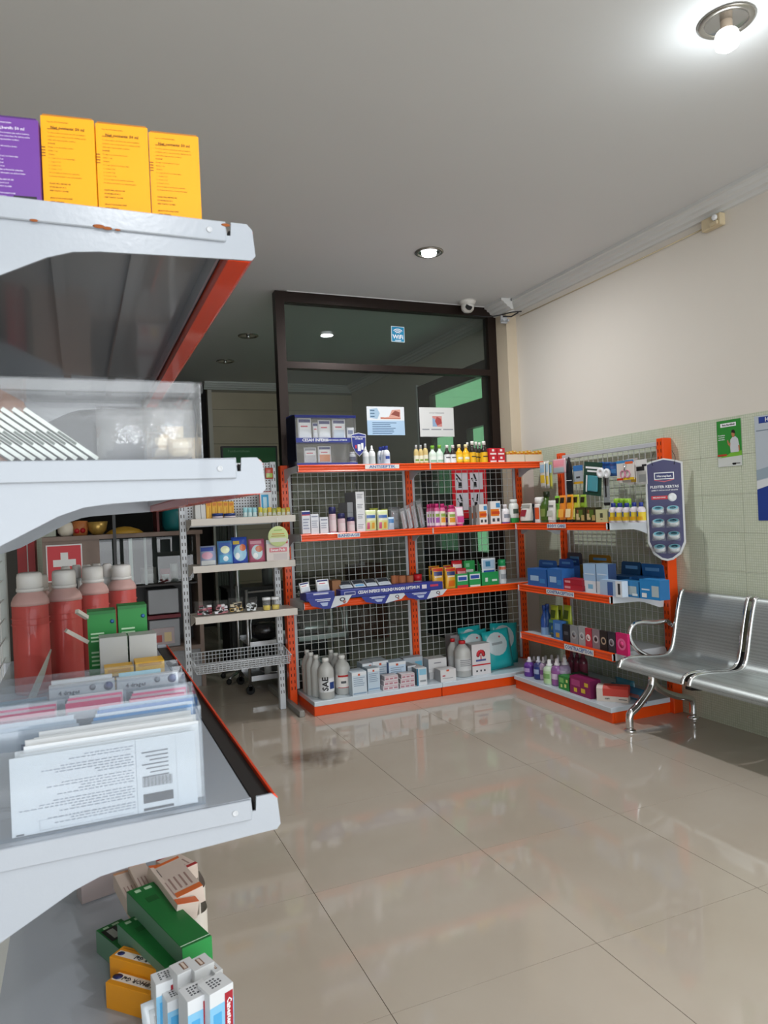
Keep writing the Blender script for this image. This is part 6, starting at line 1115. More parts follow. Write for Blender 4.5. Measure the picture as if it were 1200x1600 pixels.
b.box(-w*0.36, w*0.13, -0.0008, -0.0006, h*0.03, h*0.033, P('9a9ea4')).box(-w*0.36, w*0.13, -0.0008, -0.0006, h*0.16, h*0.163, P('9a9ea4')).box(-w*0.362, -w*0.36, -0.0008, -0.0006, h*0.03, h*0.163, P('9a9ea4')).box(-w*0.48, -w*0.44, -0.0008, -0.0006, h*0.01, h*0.03, P('3a3d44'))
b.build('fine_print', fr)
for i, (u0, u1, vt) in enumerate(((30, 300, 1160), (36, 312, 1148), (22, 296, 1156), (40, 303, 1140), (52, 308, 1136), (38, 290, 1140), (60, 300, 1128))):
    sheet(u0, u1, vt, 0.808+0.0075*i, ('cfd3d5', 'd6d8d9', 'c9cdd0', 'd8dadb')[i % 4], 'plain white leaflet '+('just behind the front one', 'second behind the front one', 'third behind the front one', 'fourth behind the front one', 'fifth behind the front one', 'sixth behind the front one', 'rearmost in the front holder')[i], gsn, [(0.93, 0.96, 0.03, 0.09, '3a3d44')], lean=3)
tray(316, 1150, 0.885, 0.955, 0.085, 0.10, 'second clear plastic holder, with blue-edged strips, behind the white leaflets')
gblu = 'blue-edged strips in the second holder'
for i in range(6):
    sheet(140+3*i, 300+i, 1124-5.5*i, 0.893+0.009*i, ('3f7ab5', '9fb4c6', '4f8cc4', 'c0ccd6', '3a6fae', '8fa9c0')[i], ('first', 'second', 'third', 'fourth', 'fifth', 'sixth')[i]+' blue-edged strip from the front in the second holder, right half', gblu, [(0.04, 0.96, 0.05, 0.8, '9db4c8')], lean=6)
for i in range(4):
    o, w, h = sheet(-30, 128-4*i, 1150-7*i, 0.892+0.012*i, ('b4bfca', 'c4ccd4', 'a9b8c6', 'b9c3cd')[i], ('first', 'second', 'third', 'fourth')[i]+' silver-white strip from the front in the second holder, left half', gblu, lean=6)
    if i == 0: text(o, 'Dho', 0.014, P('4a5578'), (w*0.0, -0.0012, h*0.80), bold=True); text(o, 'Ibu', 0.014, P('33405c'), (w*0.0, -0.0012, h*0.55), bold=True)
tray(300, 1120, 0.985, 1.045, 0.075, 0.095, 'third clear plastic holder, with pink-edged strips')
gpk = 'pink-edged strips in the third holder'
for j, (a0, a1) in enumerate(((-20, 86), (102, 190), (203, 290))):
    for i in range(4):
        sheet(a0+2*i, a1+i, 1104-4*i-j*8+(12 if j == 0 else 0), 0.992+0.011*i, ('c94a70', 'c2a9b2', 'd05a80', 'b9bcc2')[i], ('front', 'second', 'third', 'rear')[i]+' strip of the '+('left', 'middle', 'right')[j]+' pink-edged bundle', gpk, [(0.03, 0.97, 0.0, 0.86, 'b4b6bd')], lean=6)
tray(292, 1090, 1.075, 1.12, 0.07, 0.09, 'fourth clear plastic holder, with silver strips')
gsv = 'silver strips in the fourth holder'
for j, (a0, a1) in enumerate(((-20, 100), (110, 196), (206, 284))):
    for i in range(3): sheet(a0+2*i, a1+i, 1099-3.5*i-j*7+(9 if j == 0 else 0), 1.081+0.011*i, ('b9bec4', 'c9cdd1', 'aeb4ba')[i], ('front', 'middle', 'rear')[i]+' silver strip of the '+('left', 'middle', 'right')[j]+' bundle in the fourth holder', gsv, [(0.03, 0.97, 0.0, 0.8, '9ea3aa')], lean=6)
tray(285, 1065, 1.145, 1.20, 0.06, 0.085, 'rear clear plastic holder, with white strip cartons printed 4 drages')
gdr = 'white strip cartons in the rear holder'
for j, (a0, a1, vt) in enumerate(((76, 180, 1068), (183, 279, 1056))):
    o, w, h = sheet(a0, a1, vt, 1.15, 'd3d5d8', ('left', 'right')[j]+' white strip carton printed 4 drages with a navy dot, in the rear holder', gdr, [(0, 1, 0.93, 1.0, 'bfc2c6')], th=0.018, lean=4)
    text(o, '4 drages', 0.0085, P('4a4d55'), (-w*0.2, -0.0008, h*0.84), bold=True)
    b = B(); b.T = Matrix.Translation((w*0.40, -0.0006, h*0.88)) @ Matrix.Rotation(R(90), 4, 'X'); b.lathe([(0.0065, 0), (0.001, 0.0002)], P('2a357c'), 18).lathe([(0.0045, 0), (0.001, 0.0002)], P('85888e'), 14, (-0.022, 0.001, 0)); b.build('round_print', o)
sheet(80, 176, 1060, 1.172, 'cdd0d3', 'white strip carton behind the left 4 drages carton', gdr, th=0.01, lean=4)
sheet(186, 252, 1049, 1.176, '9fc6d2', 'pale blue leaflet behind the right 4 drages carton', gdr, lean=4)
sheet(-20, 74, 1095, 1.16, '7f9fae', 'blue-grey strip at the left end of the rear holder', gdr, lean=4)
# boxes and bottles behind the holders
gbx = 'cartons behind the strip holders'
def nb(u0, u1, vt, y, d, fn, lab, rot=0): return add('A', u0, u1, vt, zs, y, d, fn, lab, 'box', gbx, rot=rot, shrink=0.96)
for i, (u0, u1, vt) in enumerate(((163, 210, 1044), (211, 258, 1034))):
    nb(u0, u1, vt, 1.215, 0.045, lambda w, d, h: carton(w, d, h, 'd9a82a', lines(2, 0.15, 0.85, 0.72, 0.88, '6b4a14', 0.4, 5)+[(0.1, 0.9, 0.93, 0.99, 'b8862c')]), ('left', 'right')[i]+' of the two mustard yellow cartons behind the strip holders')
for i, (u0, u1, vt) in enumerate(((154.5, 200, 996), (201, 245.5, 992))):
    nb(u0, u1, vt, 1.275, 0.045, lambda w, d, h: carton(w, d, h, 'a9aaa8', [(0, 1, 0.32, 0.52, '7f9f3a'), (0, 1, 0.28, 0.33, '5f8a2c')]), ('left', 'right')[i]+' of the two grey-white cartons with a green band')
grc = lambda w, d, h: (lambda o: (B().lathe([(0.0035, 0), (0.001, 0.0002)], P('2f5f9a'), 14).build('blue_seal', o, loc=(w*0.36, -d/2-0.0006, h*0.88), rot=(R(90), 0, 0)), o)[1])(carton(w, d, h, '1f7f35', lines(3, 0.1, 0.75, 0.66, 0.78, 'b4d4b0', 0.3, 2)+lines(4, 0.1, 0.8, 0.40, 0.58, 'a8cca4', 0.3, 4)+[(0.0, 1, 0.97, 1, '17692b')]))
for i, (u0, u1, vt) in enumerate(((135, 182, 955), (183, 230, 946))):
    nb(u0, u1, vt, 1.335, 0.05, grc, ('left', 'right')[i]+' of the two bright green cartons behind the grey-white ones')
for i, (u0, v0, u1, v1) in enumerate(((120, 955, 136, 965), (103, 985, 137, 1003))):
    a, c = hit(u0, v0, 'y', 1.31), hit(u1, v1, 'y', 1.33); o = B().tube([(0, 0, 0), tuple(c-a)], 0.0045, P('b9b4aa'), 4, False).build('folded_leaflet', loc=a, label=('upper', 'lower')[i]+' folded white leaflet sticking out left of the green cartons', cat='leaflet')
o = B().add([(-0.018, 0, 0), (0.006, 0.0, 0.02), (0.03, 0.01, 0.075), (0.042, 0.02, 0.115), (-0.022, 0.012, 0), (-0.006, 0.014, 0.02), (0.02, 0.024, 0.075), (0.040, 0.03, 0.115)], [(0, 1, 5, 4), (1, 2, 6, 5), (2, 3, 7, 6)], P('b9bbb4')).build('bent_leaflet', loc=(hit(25, 1070, 'y', 1.12).x, 1.225, zs), label='bent pale leaflet leaning in front of the leftmost pink bottle', cat='leaflet')
PINK = mat('pink_liquid', C('cc5a55'), 0.25, trans=0.25, ior=1.2, coat=0.3, var=0.03)
PINKTOP = mat('pink_white_plastic', C('cfa8a2'), 0.3, trans=0.2, ior=1.2, coat=0.2)
def alcohol(u, y, vt, wpx, label):
    p = hit(u, 1000, 'y', y); q = hit(u+wpx, 1000, 'y', y); w = q.x-p.x; zt = hit(u, vt, 'y', y).z; h = zt-zs; r = w/2
    o = B().lathe([(r*0.94, 0), (r, 0.006), (r, h*0.725), (r*0.99, h*0.73)], PINK, 8, smooth=False).build('alcohol_bottle', loc=(p.x, y, zs), rot=R(22.5), label=label, cat='bottle', group='pink alcohol bottles')
    o.data.polygons.foreach_set('use_smooth', [True]*len(o.data.polygons))
    B().lathe([(r*0.985, h*0.73), (r*0.97, h*0.76), (r*0.86, h*0.80), (r*0.64, h*0.835), (r*0.6, h*0.85)], PINKTOP, 24).build('bottle_shoulder', o)
    B().lathe([(r*0.66, h*0.84), (r*0.66, h*0.965), (r*0.62, h*0.99), (r*0.5, h*1.0), (0.001, h)], mat('white_cap', C('cfcdca'), 0.4), 28).lathe([(r*0.70, h*0.845), (r*0.70, h*0.87)], mat('white_cap', C('cfcdca'), 0.4), 28).build('cap', o)
    for k in range(2): B().lathe([(r*1.004, h*(0.62-k*0.05)), (r*1.012, h*(0.625-k*0.05)), (r*1.004, h*(0.63-k*0.05))], PINK, 24, cap=False).build('moulded_ring', o)
    return o
alcohol(50, 1.50, 894, 61, 'leftmost large bottle of pink liquid with a white cap'); alcohol(104, 1.56, 890, 56, 'second large bottle of pink liquid from the left')
alcohol(149, 1.66, 884, 50, 'third large bottle of pink liquid from the left'); alcohol(194, 1.78, 882, 46, 'rightmost large bottle of pink liquid, behind the green cartons'); alcohol(62, 1.66, 898, 52, 'pink bottle hidden behind the leftmost one')
for i, u in enumerate((105, 120.5, 135, 149, 164)):
    p = hit(u, 880, 'y', 1.845); w = 0.020
    o = B().box(-w, w, -0.012, 0.012, 0, 0.185, P('c6cac9'), 0.004).build('label_bottle', loc=(p.x*0.98+0.002*i-0.004, 1.838 if i % 2 else 1.81, zs), label=ordinal(i, 5)+' of the five slim white bottles behind the pink bottles', cat='bottle', group='slim white bottles')
    B().lathe([(0.009, 0.184), (0.010, 0.19), (0.010, 0.212), (0.008, 0.216), (0.001, 0.216)], mat('white_cap', C('cfcdca'), 0.4), 16).build('cap', o)
    B().box(-w*0.8, w*0.8, -0.0126, -0.012, 0.06, 0.15, P('a9b2b2')).box(-w*0.6, w*0.6, -0.013, -0.0126, 0.12, 0.14, P('7f9a94')).build('label', o)
# ================================================================== FOREGROUND RACK, KNEE-LEVEL SHELF: pile of cartons
zk = ZG[3]+0.0004; gpl = 'cartons piled on the foreground knee-level shelf'
def lay(u0, v0, u1, v1, zt, w, h, fn, lab, roll=0, zb=None):
    a, c = hit(u0, v0, 'z', zt), hit(u1, v1, 'z', zt); L = (c-a).length; yaw = math.atan2(c.y-a.y, c.x-a.x)
    o = fn(L, w, h); m_ = (a+c)/2; o.location = (m_.x, m_.y, (zt-h) if zb is None else zb); o.rotation_euler = (roll, 0, yaw); o['label'] = lab; o['category'] = 'box'; o['group'] = gpl; return o
def grbox(L, w, h):
    o = B().box(-L/2, L/2, -w/2, w/2, 0, h, P('17692f'), 0.0008).build('medicine_carton')
    B().quad([(-L*0.5, -w*0.5-0.0003, 0), (L*0.5, -w*0.5-0.0003, 0), (L*0.5, -w*0.5-0.0003, h), (-L*0.5, -w*0.5-0.0003, h)], P('5a7f6a')).box(-L*0.46, -L*0.42, -w*0.3, -w*0.1, h, h+0.0004, P('a9c8a8')).box(-L*0.46, -L*0.42, w*0.05, w*0.3, h, h+0.0004, P('a9c8a8')).box(-L*0.3, -L*0.22, -w*0.2, w*0.2, h, h+0.0004, P('0f5523')).box(L*0.47, L*0.475, -w*0.5, w*0.5, h, h+0.0004, P('c9dcc9')).quad([(L/2+0.0003, -w/2, 0), (L/2+0.0003, w/2, 0), (L/2+0.0003, w/2, h), (L/2+0.0003, -w/2, h)], P('2c9048')).build('carton_print', o)
    return o
lay(219, 1385, 308, 1472, 0.757, 0.052, 0.042, grbox, 'top green carton, longest, lying across the pile'); lay(204, 1434, 284, 1505, 0.725, 0.050, 0.04, grbox, 'second green carton, just below and left of the top one')
def grbox2(L, w, h):
    o = grbox(L, w, h); B().box(-L*0.4, -L*0.1, -w*0.45, w*0.1, h+0.0005, h+0.0009, P('1a1c18')).box(-L*0.36, -L*0.14, -w*0.3, -w*0.05, h+0.0009, h+0.0012, P('9aa098')).build('dark_panel', o); return o
lay(170, 1444, 232, 1492, 0.690, 0.050, 0.042, grbox2, 'lowest green carton with a black panel at the left of the pile')
def gel(L, w, h):
    o = B().box(-L/2, L/2, -w/2, w/2, 0, h, P('cf8a1c'), 0.0008).build('medicine_carton')
    B().box(-L*0.46, L*0.5, -w*0.28, w*0.12, h, h+0.0004, P('d6cfc4')).box(-L*0.46, L*0.5, w*0.3, w*0.34, h, h+0.0004, P('a0641a')).build('white_band', o)
    b = B().lathe([(w*0.16, 0), (0.001, 0.0002)], P('242a5c'), 18, (-L*0.40, -w*0.08, h+0.0005), 1.3, 1); b.build('oval_mark', o)
    text(o, 'BUPHOR Gel', 0.0125, BLK, (L*0.10, -w*0.08, h+0.0006), rot=(0, 0, R(180)), bold=True); text(o, 'n sodium', w*0.18, BLK, (L*0.2, w*0.42, h+0.0006), rot=(0, 0, R(180)), bold=True); return o
lay(182, 1486, 278, 1512, 0.708, 0.034, 0.045, gel, 'upper orange-yellow gel carton with black lettering'); lay(180, 1522, 248, 1541, 0.690, 0.045, 0.043, gel, 'lower orange-yellow gel carton beside the pale blue cartons')
def cane(w, d, h):
    o = B().box(-w/2, w/2, -d/2, d/2, 0, h, P('cfd2d4'), 0.0006).build('medicine_carton')
    B().box(-w*0.5, w*0.5, -d/2-0.0004, -d/2, 0, h*0.82, P('7fb8d8')).box(w*0.12, w*0.46, -d/2-0.0008, -d/2-0.0004, h*0.42, h*0.92, P('9c2430')).box(-w*0.36, -w*0.02, -d/2-0.0008, -d/2-0.0004, h*0.15, h*0.72, P('4fa0d0')).build('carton_print', o)
    text(o, 'Canesten', 0.011, PWHITE, (w*0.29, -d/2-0.0012, h*0.67), rot=(R(90), R(90), 0), bold=True)
    b = B(); r2 = random.Random(int(w*1e5))
    for k in range(4):
        for j in range(4):
            if r2.random() < .85: b.box(-w*0.25+w*0.13*j, -w*0.25+w*0.13*j+w*0.08, d*0.25-d*0.16*k, d*0.25-d*0.16*k+d*0.08, h, h+0.0003, P('4a4d52'))
    b.build('stamped_code', o); return o
def flapbox(w, d, h):
    o = B().box(-w/2, w/2, -d/2, d/2, 0, h, P('c6c8c9'), 0.0006).build('medicine_carton'); B().box(-w*0.12, w*0.12, -d*0.3, d*0.3, h, h+0.0004, P('7a5a48')).box(-w*0.06, w*0.06, -d*0.25, d*0.25, h+0.0004, h+0.0007, P('c9bcb0')).build('brown_mark', o); return o
for i, (u, v, zt_, w, d, fn, yaw, lab) in enumerate(((333, 1533, 0.765, 0.040, 0.034, cane, 22, 'rightmost front white and blue carton with red lettering, touching the orange rail'), (302, 1544, 0.760, 0.038, 0.034, cane, 16, 'second front white and blue carton with red lettering'),
    (256, 1521, 0.752, 0.036, 0.030, cane, 10, 'left white and blue carton with red lettering, beside the gel cartons'), (272, 1548, 0.735, 0.034, 0.03, cane, 12, 'low white and blue carton between the two front ones'),
    (284, 1506, 0.765, 0.034, 0.030, flapbox, 18, 'left white carton end with a brown mark in the rear row'), (309, 1500, 0.765, 0.034, 0.030, flapbox, 20, 'right white carton end with a brown mark in the rear row'),
    (289, 1528, 0.745, 0.033, 0.026, flapbox, 18, 'left white carton end with a brown mark in the second row'), (315, 1519, 0.748, 0.033, 0.026, flapbox, 20, 'right white carton end with a brown mark in the second row'), (329, 1505, 0.755, 0.014, 0.04, flapbox, 20, 'narrow white carton edge against the orange rail'))):
    p = hit(u, v, 'z', zt_); h = zt_-zk; o = fn(w, d, h); o.location = (p.x, p.y, zk); o.rotation_euler = (R(3), 0, R(yaw)); o['label'] = lab; o['category'] = 'box'; o['group'] = gpl
o = pouch(0.05, 0.012, 0.075, 'b9c0c4', [(0.2, 0.85, 0.25, 0.85, '8f9698'), (0.32, 0.72, 0.38, 0.72, '6a7072')], 'blister_pack', 0.15); p = hit(262, 1585, 'z', 0.70); o.location = (p.x-0.01, p.y, zk); o.rotation_euler = (R(-12), 0, R(12)); o['label'] = 'clear pack with a grey square at the front bottom of the pile'; o['category'] = 'packet'; o['group'] = gpl
def wc(ac, bar=True):
    def fn(L, w, h):
        o = B().box(-L/2, L/2, -w/2, w/2, 0, h, P('c9b9ae'), 0.0006).build('medicine_carton'); b = B().box(L*0.38, L*0.5, -w/2, w/2, h, h+0.0004, P(ac)).box(-L*0.5, -L*0.44, -w/2, w/2, h, h+0.0004, P(ac))
        if bar:
            for k in range(9): b.box(-L*0.36+L*0.022*k, -L*0.36+L*0.022*k+L*0.011, -w*0.3, w*0.3, h, h+0.0004, P('3a3436'))
        for k in range(4): b.box(-L*0.02, L*0.32, -w*0.35+w*0.2*k, -w*0.29+w*0.2*k, h, h+0.0004, P('9a7f78'))
        b.build('carton_print', o, kind='stuff'); return o
    return fn
lay(243, 1352, 290, 1412, 0.765, 0.040, 0.03, wc('c9602f'), 'white carton with barcode and orange end, lying above the green cartons', R(-10)); lay(262, 1345, 300, 1392, 0.770, 0.05, 0.03, wc('cf6a34', False), 'white carton with orange edge and fine print near the rail', R(8))
lay(190, 1362, 217, 1410, 0.735, 0.034, 0.03, wc('b98a6a', False), 'left of the two plain beige carton ends under the shelf bracket'); lay(213, 1350, 236, 1392, 0.745, 0.034, 0.03, wc('b98a6a', False), 'right of the two plain beige carton ends under the shelf bracket')
lay(260, 1338, 292, 1356, 0.752, 0.05, 0.03, wc('9c2a2a', False), 'white carton with a dark red edge at the back of the pile')
for i, (u, v) in enumerate(((302, 1395), (304, 1432))):
    p = hit(u, v, 'z', 0.70); b = B(); pts = smooth_pts([(-0.035, 0.0, 0), (0.0, -0.012, 0), (0.022, 0.0, 0), (0.026, 0.03, 0), (0.022, 0.075, 0)]); n = len(pts)
    b.add([(q.x, q.y, 0) for q in pts]+[(q.x, q.y, 0.06) for q in pts], [(k, k+1, n+k+1, n+k) for k in range(n-1)], P('d3ccc2')); b.build('open_carton_tray', loc=(p.x, p.y, zk), label=('rear', 'front')[i]+' curved white card tray standing against the orange rail', cat='tray')
o = thing('acrylic_stand', 'small clear acrylic stand at the back left of the knee-level shelf', 'stand', (hit(168, 1395, 'z', 0.66).x, hit(168, 1395, 'z', 0.66).y, zk), R(15)); B().box(-0.06, 0.06, 0, 0.002, 0, 0.055, CLEAR).build('front_pane', o); B().prism([(0, 0), (0.07, 0), (0.07, 0.08), (0, 0.055)], 'x', -0.062, -0.06, CLEAR).build('side_pane', o); B().box(-0.05, 0.05, 0.01, 0.05, 0.002, 0.05, P('8a7a78')).build('dark_contents', o)
# ================================================================== BEHIND: counter, show case, trolley, passage
WOOD = mat('grey_brown_wood', C('7d6a5e'), 0.5, var=0.18, vs=9)
yc = 6.4
t = thing('counter', 'grey-brown wooden counter with open glass display section behind the pink bottles', 'counter', (-0.29, yc, 0))
B().box(0, 0.43, 0, 0.45, 0, 1.33, WOOD).build('side_panel', t); B().box(0, 1.27, -0.02, 0.45, 1.33, 1.365, WOOD).build('counter_top', t); B().box(1.215, 1.25, 0, 0.45, 0, 1.33, WOOD).build('end_leg', t)
B().box(0.43, 1.215, 0, 0.45, 0.33, 0.365, WOOD).build('low_shelf', t); B().box(0.43, 1.215, 0.02, 0.04, 0, 0.33, P('8f9092')).build('kick_panel', t); B().box(0.43, 1.215, 0.42, 0.45, 0.365, 1.33, P('1a1918')).build('back_panel', t)
B().box(0.43, 1.215, 0.02, 0.42, 0.90, 0.915, P('2a2624')).build('middle_shelf', t)
b = B().box(0.43, 1.215, 0.0, 0.004, 0.93, 1.32, PANE); b.build('glass_front', t)
for x, w_, c in ((0.66, 0.028, 'e8ecef'), (0.78, 0.02, 'b9bec2')): B().box(x, x+w_, 0.01, 0.03, 0.92, 1.32, P(c)).build('painted_reflection', t)  # pale strips standing in for daylight reflected in the glass
# red cross sign
o = B().box(-0.135, 0.135, -0.004, 0, 0, 0.30, P('dcdcdc'), 0.002).box(-0.125, 0.125, -0.006, -0.004, 0.01, 0.29, P('c8323a')).build('cross_sign', loc=(hit(101, 880, 'y', 6.39).x, 6.393, 1.32-0.32), label='red square sign with a white cross fixed on the counter side', cat='sign')
B().box(-0.028, 0.028, -0.008, -0.006, 0.065, 0.235, P('dcdcda')).build('cross_upright', o); B().box(-0.085, 0.085, -0.0085, -0.0065, 0.122, 0.178, P('dcdcda')).build('cross_bar', o)
zc_ = 1.3655
p = hit(104, 848, 'y', 6.5); B().lathe([(0.04, 0), (0.062, 0.03), (0.066, 0.07), (0.05, 0.11), (0.001, 0.125)], P('cfc8b8'), 20).build('ceramic_jar', loc=(p.x, 6.5, zc_), label='white rounded jar at the left end of the counter top', cat='jar')
p = hit(126, 846, 'y', 6.5); o = B().lathe([(0.055, 0), (0.062, 0.05), (0.06, 0.12), (0.001, 0.125)], P('a8683a'), 20).build('mug', loc=(p.x, 6.5, zc_), label='brown mug with two red cherries on the counter top', cat='mug'); B().ball((-0.025, -0.055, 0.04), 0.022, P('a81f24'), 12).ball((0.02, -0.057, 0.042), 0.022, P('a81f24'), 12).build('cherry_print', o)
p = hit(153, 844, 'y', 6.5); B().lathe([(0.04, 0), (0.07, 0.04), (0.085, 0.11), (0.08, 0.11), (0.001, 0.05)], mat('gold_bowl', C('b08f4a'), 0.35, metal=0.5, var=0.3, vs=40), 20).build('gold_bowl', loc=(p.x, 6.5, zc_), label='patterned gold bowl on the counter top', cat='bowl')
p = hit(195, 840, 'y', 6.5); B().lathe([(0.16, 0), (0.12, 0.03), (0.05, 0.055), (0.001, 0.06)], P('a8812a'), 14).build('folded_cloth', loc=(p.x, 6.5, zc_), label='mustard yellow folded cloth on the counter top', cat='cloth')
p = hit(272, 820, 'y', 6.6); B().lathe([(0.08, 0), (0.10, 0.04), (0.105, 0.16), (0.08, 0.2), (0.001, 0.21)], P('12686a'), 20).build('teal_pot', loc=(p.x, 6.62, zc_), label='teal pot on the counter top beside the white rack', cat='pot')
o = B().box(-0.02, 0.0, 0, 0.35, 0, 0.30, P('5a1f1c')).build('dark_red_folder', loc=(p.x-0.14, 6.45, zc_), label='dark red upright folder left of the teal pot', cat='folder')
a = hit(180, 860, 'y', 6.25); B().box(-0.012, 0.012, -0.012, 0.012, 0, 1.62, BLACKM).build('black_pole', loc=(a.x, 6.25, 0), label='thin black upright pole in front of the counter', cat='pole')
# goods behind the counter glass
for i, (u, c, w_, h_) in enumerate(((160, '2a4a78', 0.05, 0.17), (172, '6a5a3a', 0.07, 0.12), (190, '6f655f', 0.11, 0.2), (232, '8b8683', 0.13, 0.14), (258, '8f2f34', 0.09, 0.12), (272, 'b9b9ba', 0.07, 0.16))):
    p = hit(u, 890, 'y', 6.6); o = pouch(w_, 0.06, h_, c, [(0.15, 0.85, 0.2, 0.6, 'a9a5a2')], 'wrapped_goods', 0.2); o.location = (p.x, 6.6, 0.9155); o['label'] = ordinal(i, 6)+' of the six wrapped goods behind the counter glass'; o['category'] = 'packet'; o['group'] = 'goods behind the counter glass'
# clear drawers stack
a, c = hit(234, 950, 'y', 6.30), hit(283, 950, 'y', 6.30); w_ = c.x-a.x
t = thing('drawer_unit', 'stack of clear plastic drawers with a dark red shelf under the counter glass', 'drawers', (a.x, 6.28, 0.366)); t.location.y = 6.44
b_ = mat('milky_plastic', C('9a9ca0'), 0.25, trans=0.3)
B().box(0, w_, 0, 0.3, 0.0, 0.24, b_, 0.006).build('lower_drawer', t); B().box(0, w_, 0, 0.3, 0.29, 0.50, b_, 0.006).build('upper_drawer', t); B().box(-0.01, w_+0.01, -0.01, 0.3, 0.25, 0.28, P('6a1a26')).build('red_shelf', t)
o = B().box(0.02, w_-0.05, -0.012, -0.001, 0.03, 0.17, P('a8999a')).box(0.04, 0.10, -0.014, -0.012, 0.05, 0.11, P('a84a44')).box(0.12, 0.18, -0.014, -0.012, 0.05, 0.13, P('c9b48a')).build('drawer_contents', t)
# red banner and mosaic column far left
a, c = hit(27, 870, 'y', 6.9), hit(55, 870, 'y', 6.9)
t = thing('red_cabinet', 'tall red cabinet with a pale centre strip far behind the pink bottles', 'cabinet', (a.x, 6.9, 0)); w_ = c.x-a.x
B().box(0, w_*0.54, 0, 0.3, 0, 1.45, P('a01c1c')).build('door', t); B().box(w_*0.60, w_, 0, 0.3, 0, 1.45, P('a01c1c')).build('door', t); B().box(w_*0.54, w_*0.60, -0.004, 0.3, 0, 1.45, P('b9b4ae')).build('centre_strip', t)
struct(B().box(-0.40, -0.22, 7.6, 7.72, 0, 1.75, MOS), 'wall_side')
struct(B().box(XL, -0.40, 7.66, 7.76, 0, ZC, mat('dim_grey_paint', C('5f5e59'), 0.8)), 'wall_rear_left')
# steel trolley behind the partition
t = thing('steel_trolley', 'stainless steel instrument trolley on black castors beyond the white rack', 'trolley', (1.23, 5.85, 0)); tw_, td_ = 0.86, 0.40
for x in (0, tw_):
    for y in (0, td_):
        p = B().tube([(x, y, 0.075), (x, y, 0.86)], 0.0135, STEEL, 10).build('trolley_post', t)
        B().lathe([(0.034, -0.012), (0.036, 0), (0.034, 0.012)], RUBBER, 18).build('castor', p, loc=(x, y, 0.037), rot=(R(90), 0, 0)); B().box(-0.014, 0.014, -0.012, 0.012, 0.035, 0.08, BLACKM).build('castor_fork', p, loc=(x, y, 0))
for z in (0.40, 0.12):
    s = B().box(0, tw_, 0, td_, z, z+0.006, STEEL).box(0.01, tw_-0.01, -0.006, 0.0, z-0.012, z+0.03, STEEL).box(0.01, tw_-0.01, td_, td_+0.006, z-0.012, z+0.03, STEEL).build('tray_shelf', t)
B().tube([(0, 0, 0.84), (tw_, 0, 0.84)], 0.008, STEEL, 8).build('top_rail', t)
B().tube(smooth_pts([(0.03, 0.02, 0.42), (0.03, 0.02, 0.58), (0.05, 0.02, 0.635), (0.10, 0.02, 0.65), (tw_-0.1, 0.02, 0.65), (tw_-0.05, 0.02, 0.635), (tw_-0.03, 0.02, 0.58), (tw_-0.03, 0.02, 0.42)], 4), 0.007, STEEL, 8).build('guard_rail', t)
B().lathe([(0.06, 0), (0.115, 0.03), (0.125, 0.09), (0.115, 0.13), (0.07, 0.15), (0.001, 0.155)], mat('dark_steel', C('4a4a4c'), 0.22, metal=0.9), 28).build('sterilizer_pot', loc=(1.42, 6.05, 0.4065), label='dark round metal pot on the upper trolley shelf', cat='pot')
b = B(); b.T = Matrix.Rotation(R(90), 4, 'Y'); b.lathe([(0.05, -0.11), (0.055, -0.10), (0.055, 0.10), (0.05, 0.11)], STEEL, 24); b.build('steel_canister', loc=(1.86, 6.05, 0.4625), label='steel cylinder lying on the upper trolley shelf at right', cat='canister')
B().lathe([(0.10, 0), (0.14, 0.02), (0.15, 0.03), (0.13, 0.03), (0.001, 0.01)], STEEL, 28).build('steel_basin', loc=(1.50, 6.02, 0.1265), label='shallow steel basin on the lower trolley shelf', cat='basin')
B().lathe([(0.03, 0), (0.032, 0.12), (0.012, 0.15), (0.014, 0.18)], P('a9abaa'), 16).build('small_bottle', loc=(1.40, 5.93, 0.1265), label='small pale bottle beside the basin on the lower trolley shelf', cat='bottle')
t = thing('dark_cabinet', 'low black cabinet in the dark room behind the steel trolley', 'cabinet', (1.30, 7.05, 0)); B().box(0, 1.0, 0, 0.4, 0, 0.74, P('141312')).build('body', t); B().box(-0.01, 1.01, -0.01, 0.41, 0.74, 0.765, P('201d1b')).build('cabinet_top', t)
o = B().lathe([(0.055, 0), (0.055, 0.15), (0.02, 0.21), (0.018, 0.25)], P('6f7372'), 18).build('grey_bottle', loc=(hit(419, 930, 'y', 7.2).x, 7.2, 0.7655), label='grey bottle standing on the black cabinet in the dark room', cat='bottle')
p = hit(371, 900, 'y', 6.45); t = thing('pole_stand', 'bright steel pole stand behind the white rack', 'stand', (p.x, 6.45, 0)); B().tube([(0, 0, 0.03), (0, 0, 1.60)], 0.02, STEEL, 12).build('pole', t)
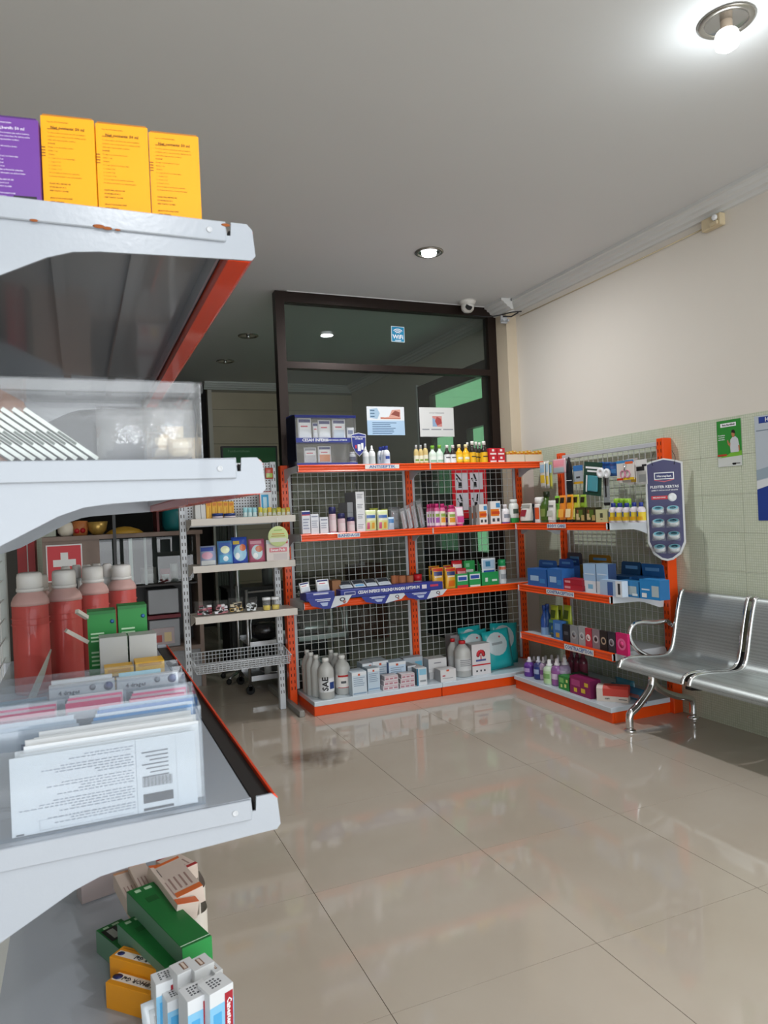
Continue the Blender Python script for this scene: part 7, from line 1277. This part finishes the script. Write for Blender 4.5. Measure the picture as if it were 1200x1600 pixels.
for k in range(4): a_ = R(45+90*k); l_ = B().tube([(0, 0, 0.09), (0.2*math.cos(a_), 0.2*math.sin(a_), 0.05)], 0.012, STEEL, 8).build('foot', t); B().ball((0.2*math.cos(a_), 0.2*math.sin(a_), 0.026), 0.025, RUBBER, 10).build('castor', l_)
# green board
a, c = hit(345, 697, 'y', 6.9), hit(433, 697, 'y', 6.9); w_ = c.x-a.x
t = thing('green_board', 'dark-framed green notice board standing behind the white rack', 'notice board', (a.x, 6.9, 0)); B().box(0, w_, 0, 0.03, 1.70, a.z, BLACKM, 0.003).build('frame', t); B().box(0.018, w_-0.018, -0.002, 0, 1.72, a.z-0.018, P('0f5a28')).build('green_face', t)
text(t, 'Pemberitahuan', 0.035, P('6f9a78'), (0.17, -0.003, a.z-0.05)); B().box(0.03, 0.06, 0.0, 0.03, 0, 1.70, BLACKM).build('leg', t); B().box(w_-0.06, w_-0.03, 0.0, 0.03, 0, 1.70, BLACKM).build('leg', t)
# curtains and cabinet in the dark room
def curtain(u0, u1, y, z1, c, lab):
    a, c_ = hit(u0, 850, 'y', y).x, hit(u1, 850, 'y', y).x; n = 24; vs = []
    for z in (0.02, z1):
        for i in range(n+1): vs.append((a+(c_-a)*i/n, y+0.03*math.sin(i*1.9), z))
    b = B().add(vs, [(i, i+1, n+2+i, n+1+i) for i in range(n)], P(c), True); b.build('curtain', label=lab, cat='curtain')
curtain(338, 366, 8.6, 2.0, '5c625a', 'grey-green curtain panel seen left of the steel pole'); curtain(690, 726, 8.8, 2.2, '5f6f64', 'grey-green curtain behind the right bay of the mesh'); curtain(660, 670, 8.7, 2.2, '2f7a64', 'narrow teal curtain strip behind the right bay')
a, c = hit(560, 950, 'y', 7.6).x, hit(606, 950, 'y', 7.6).x; t = thing('wooden_cabinet', 'dark reddish-brown cabinet in the room behind the glass', 'cabinet', (a, 7.6, 0)); B().box(0, c-a, 0, 0.4, 0, 0.85, P('4a2c20'), 0.004).build('body', t); B().box(0.02, (c-a)/2-0.005, -0.012, 0, 0.05, 0.8, P('543426'), 0.003).build('door', t); B().box((c-a)/2+0.005, c-a-0.02, -0.012, 0, 0.05, 0.8, P('543426'), 0.003).build('door', t)
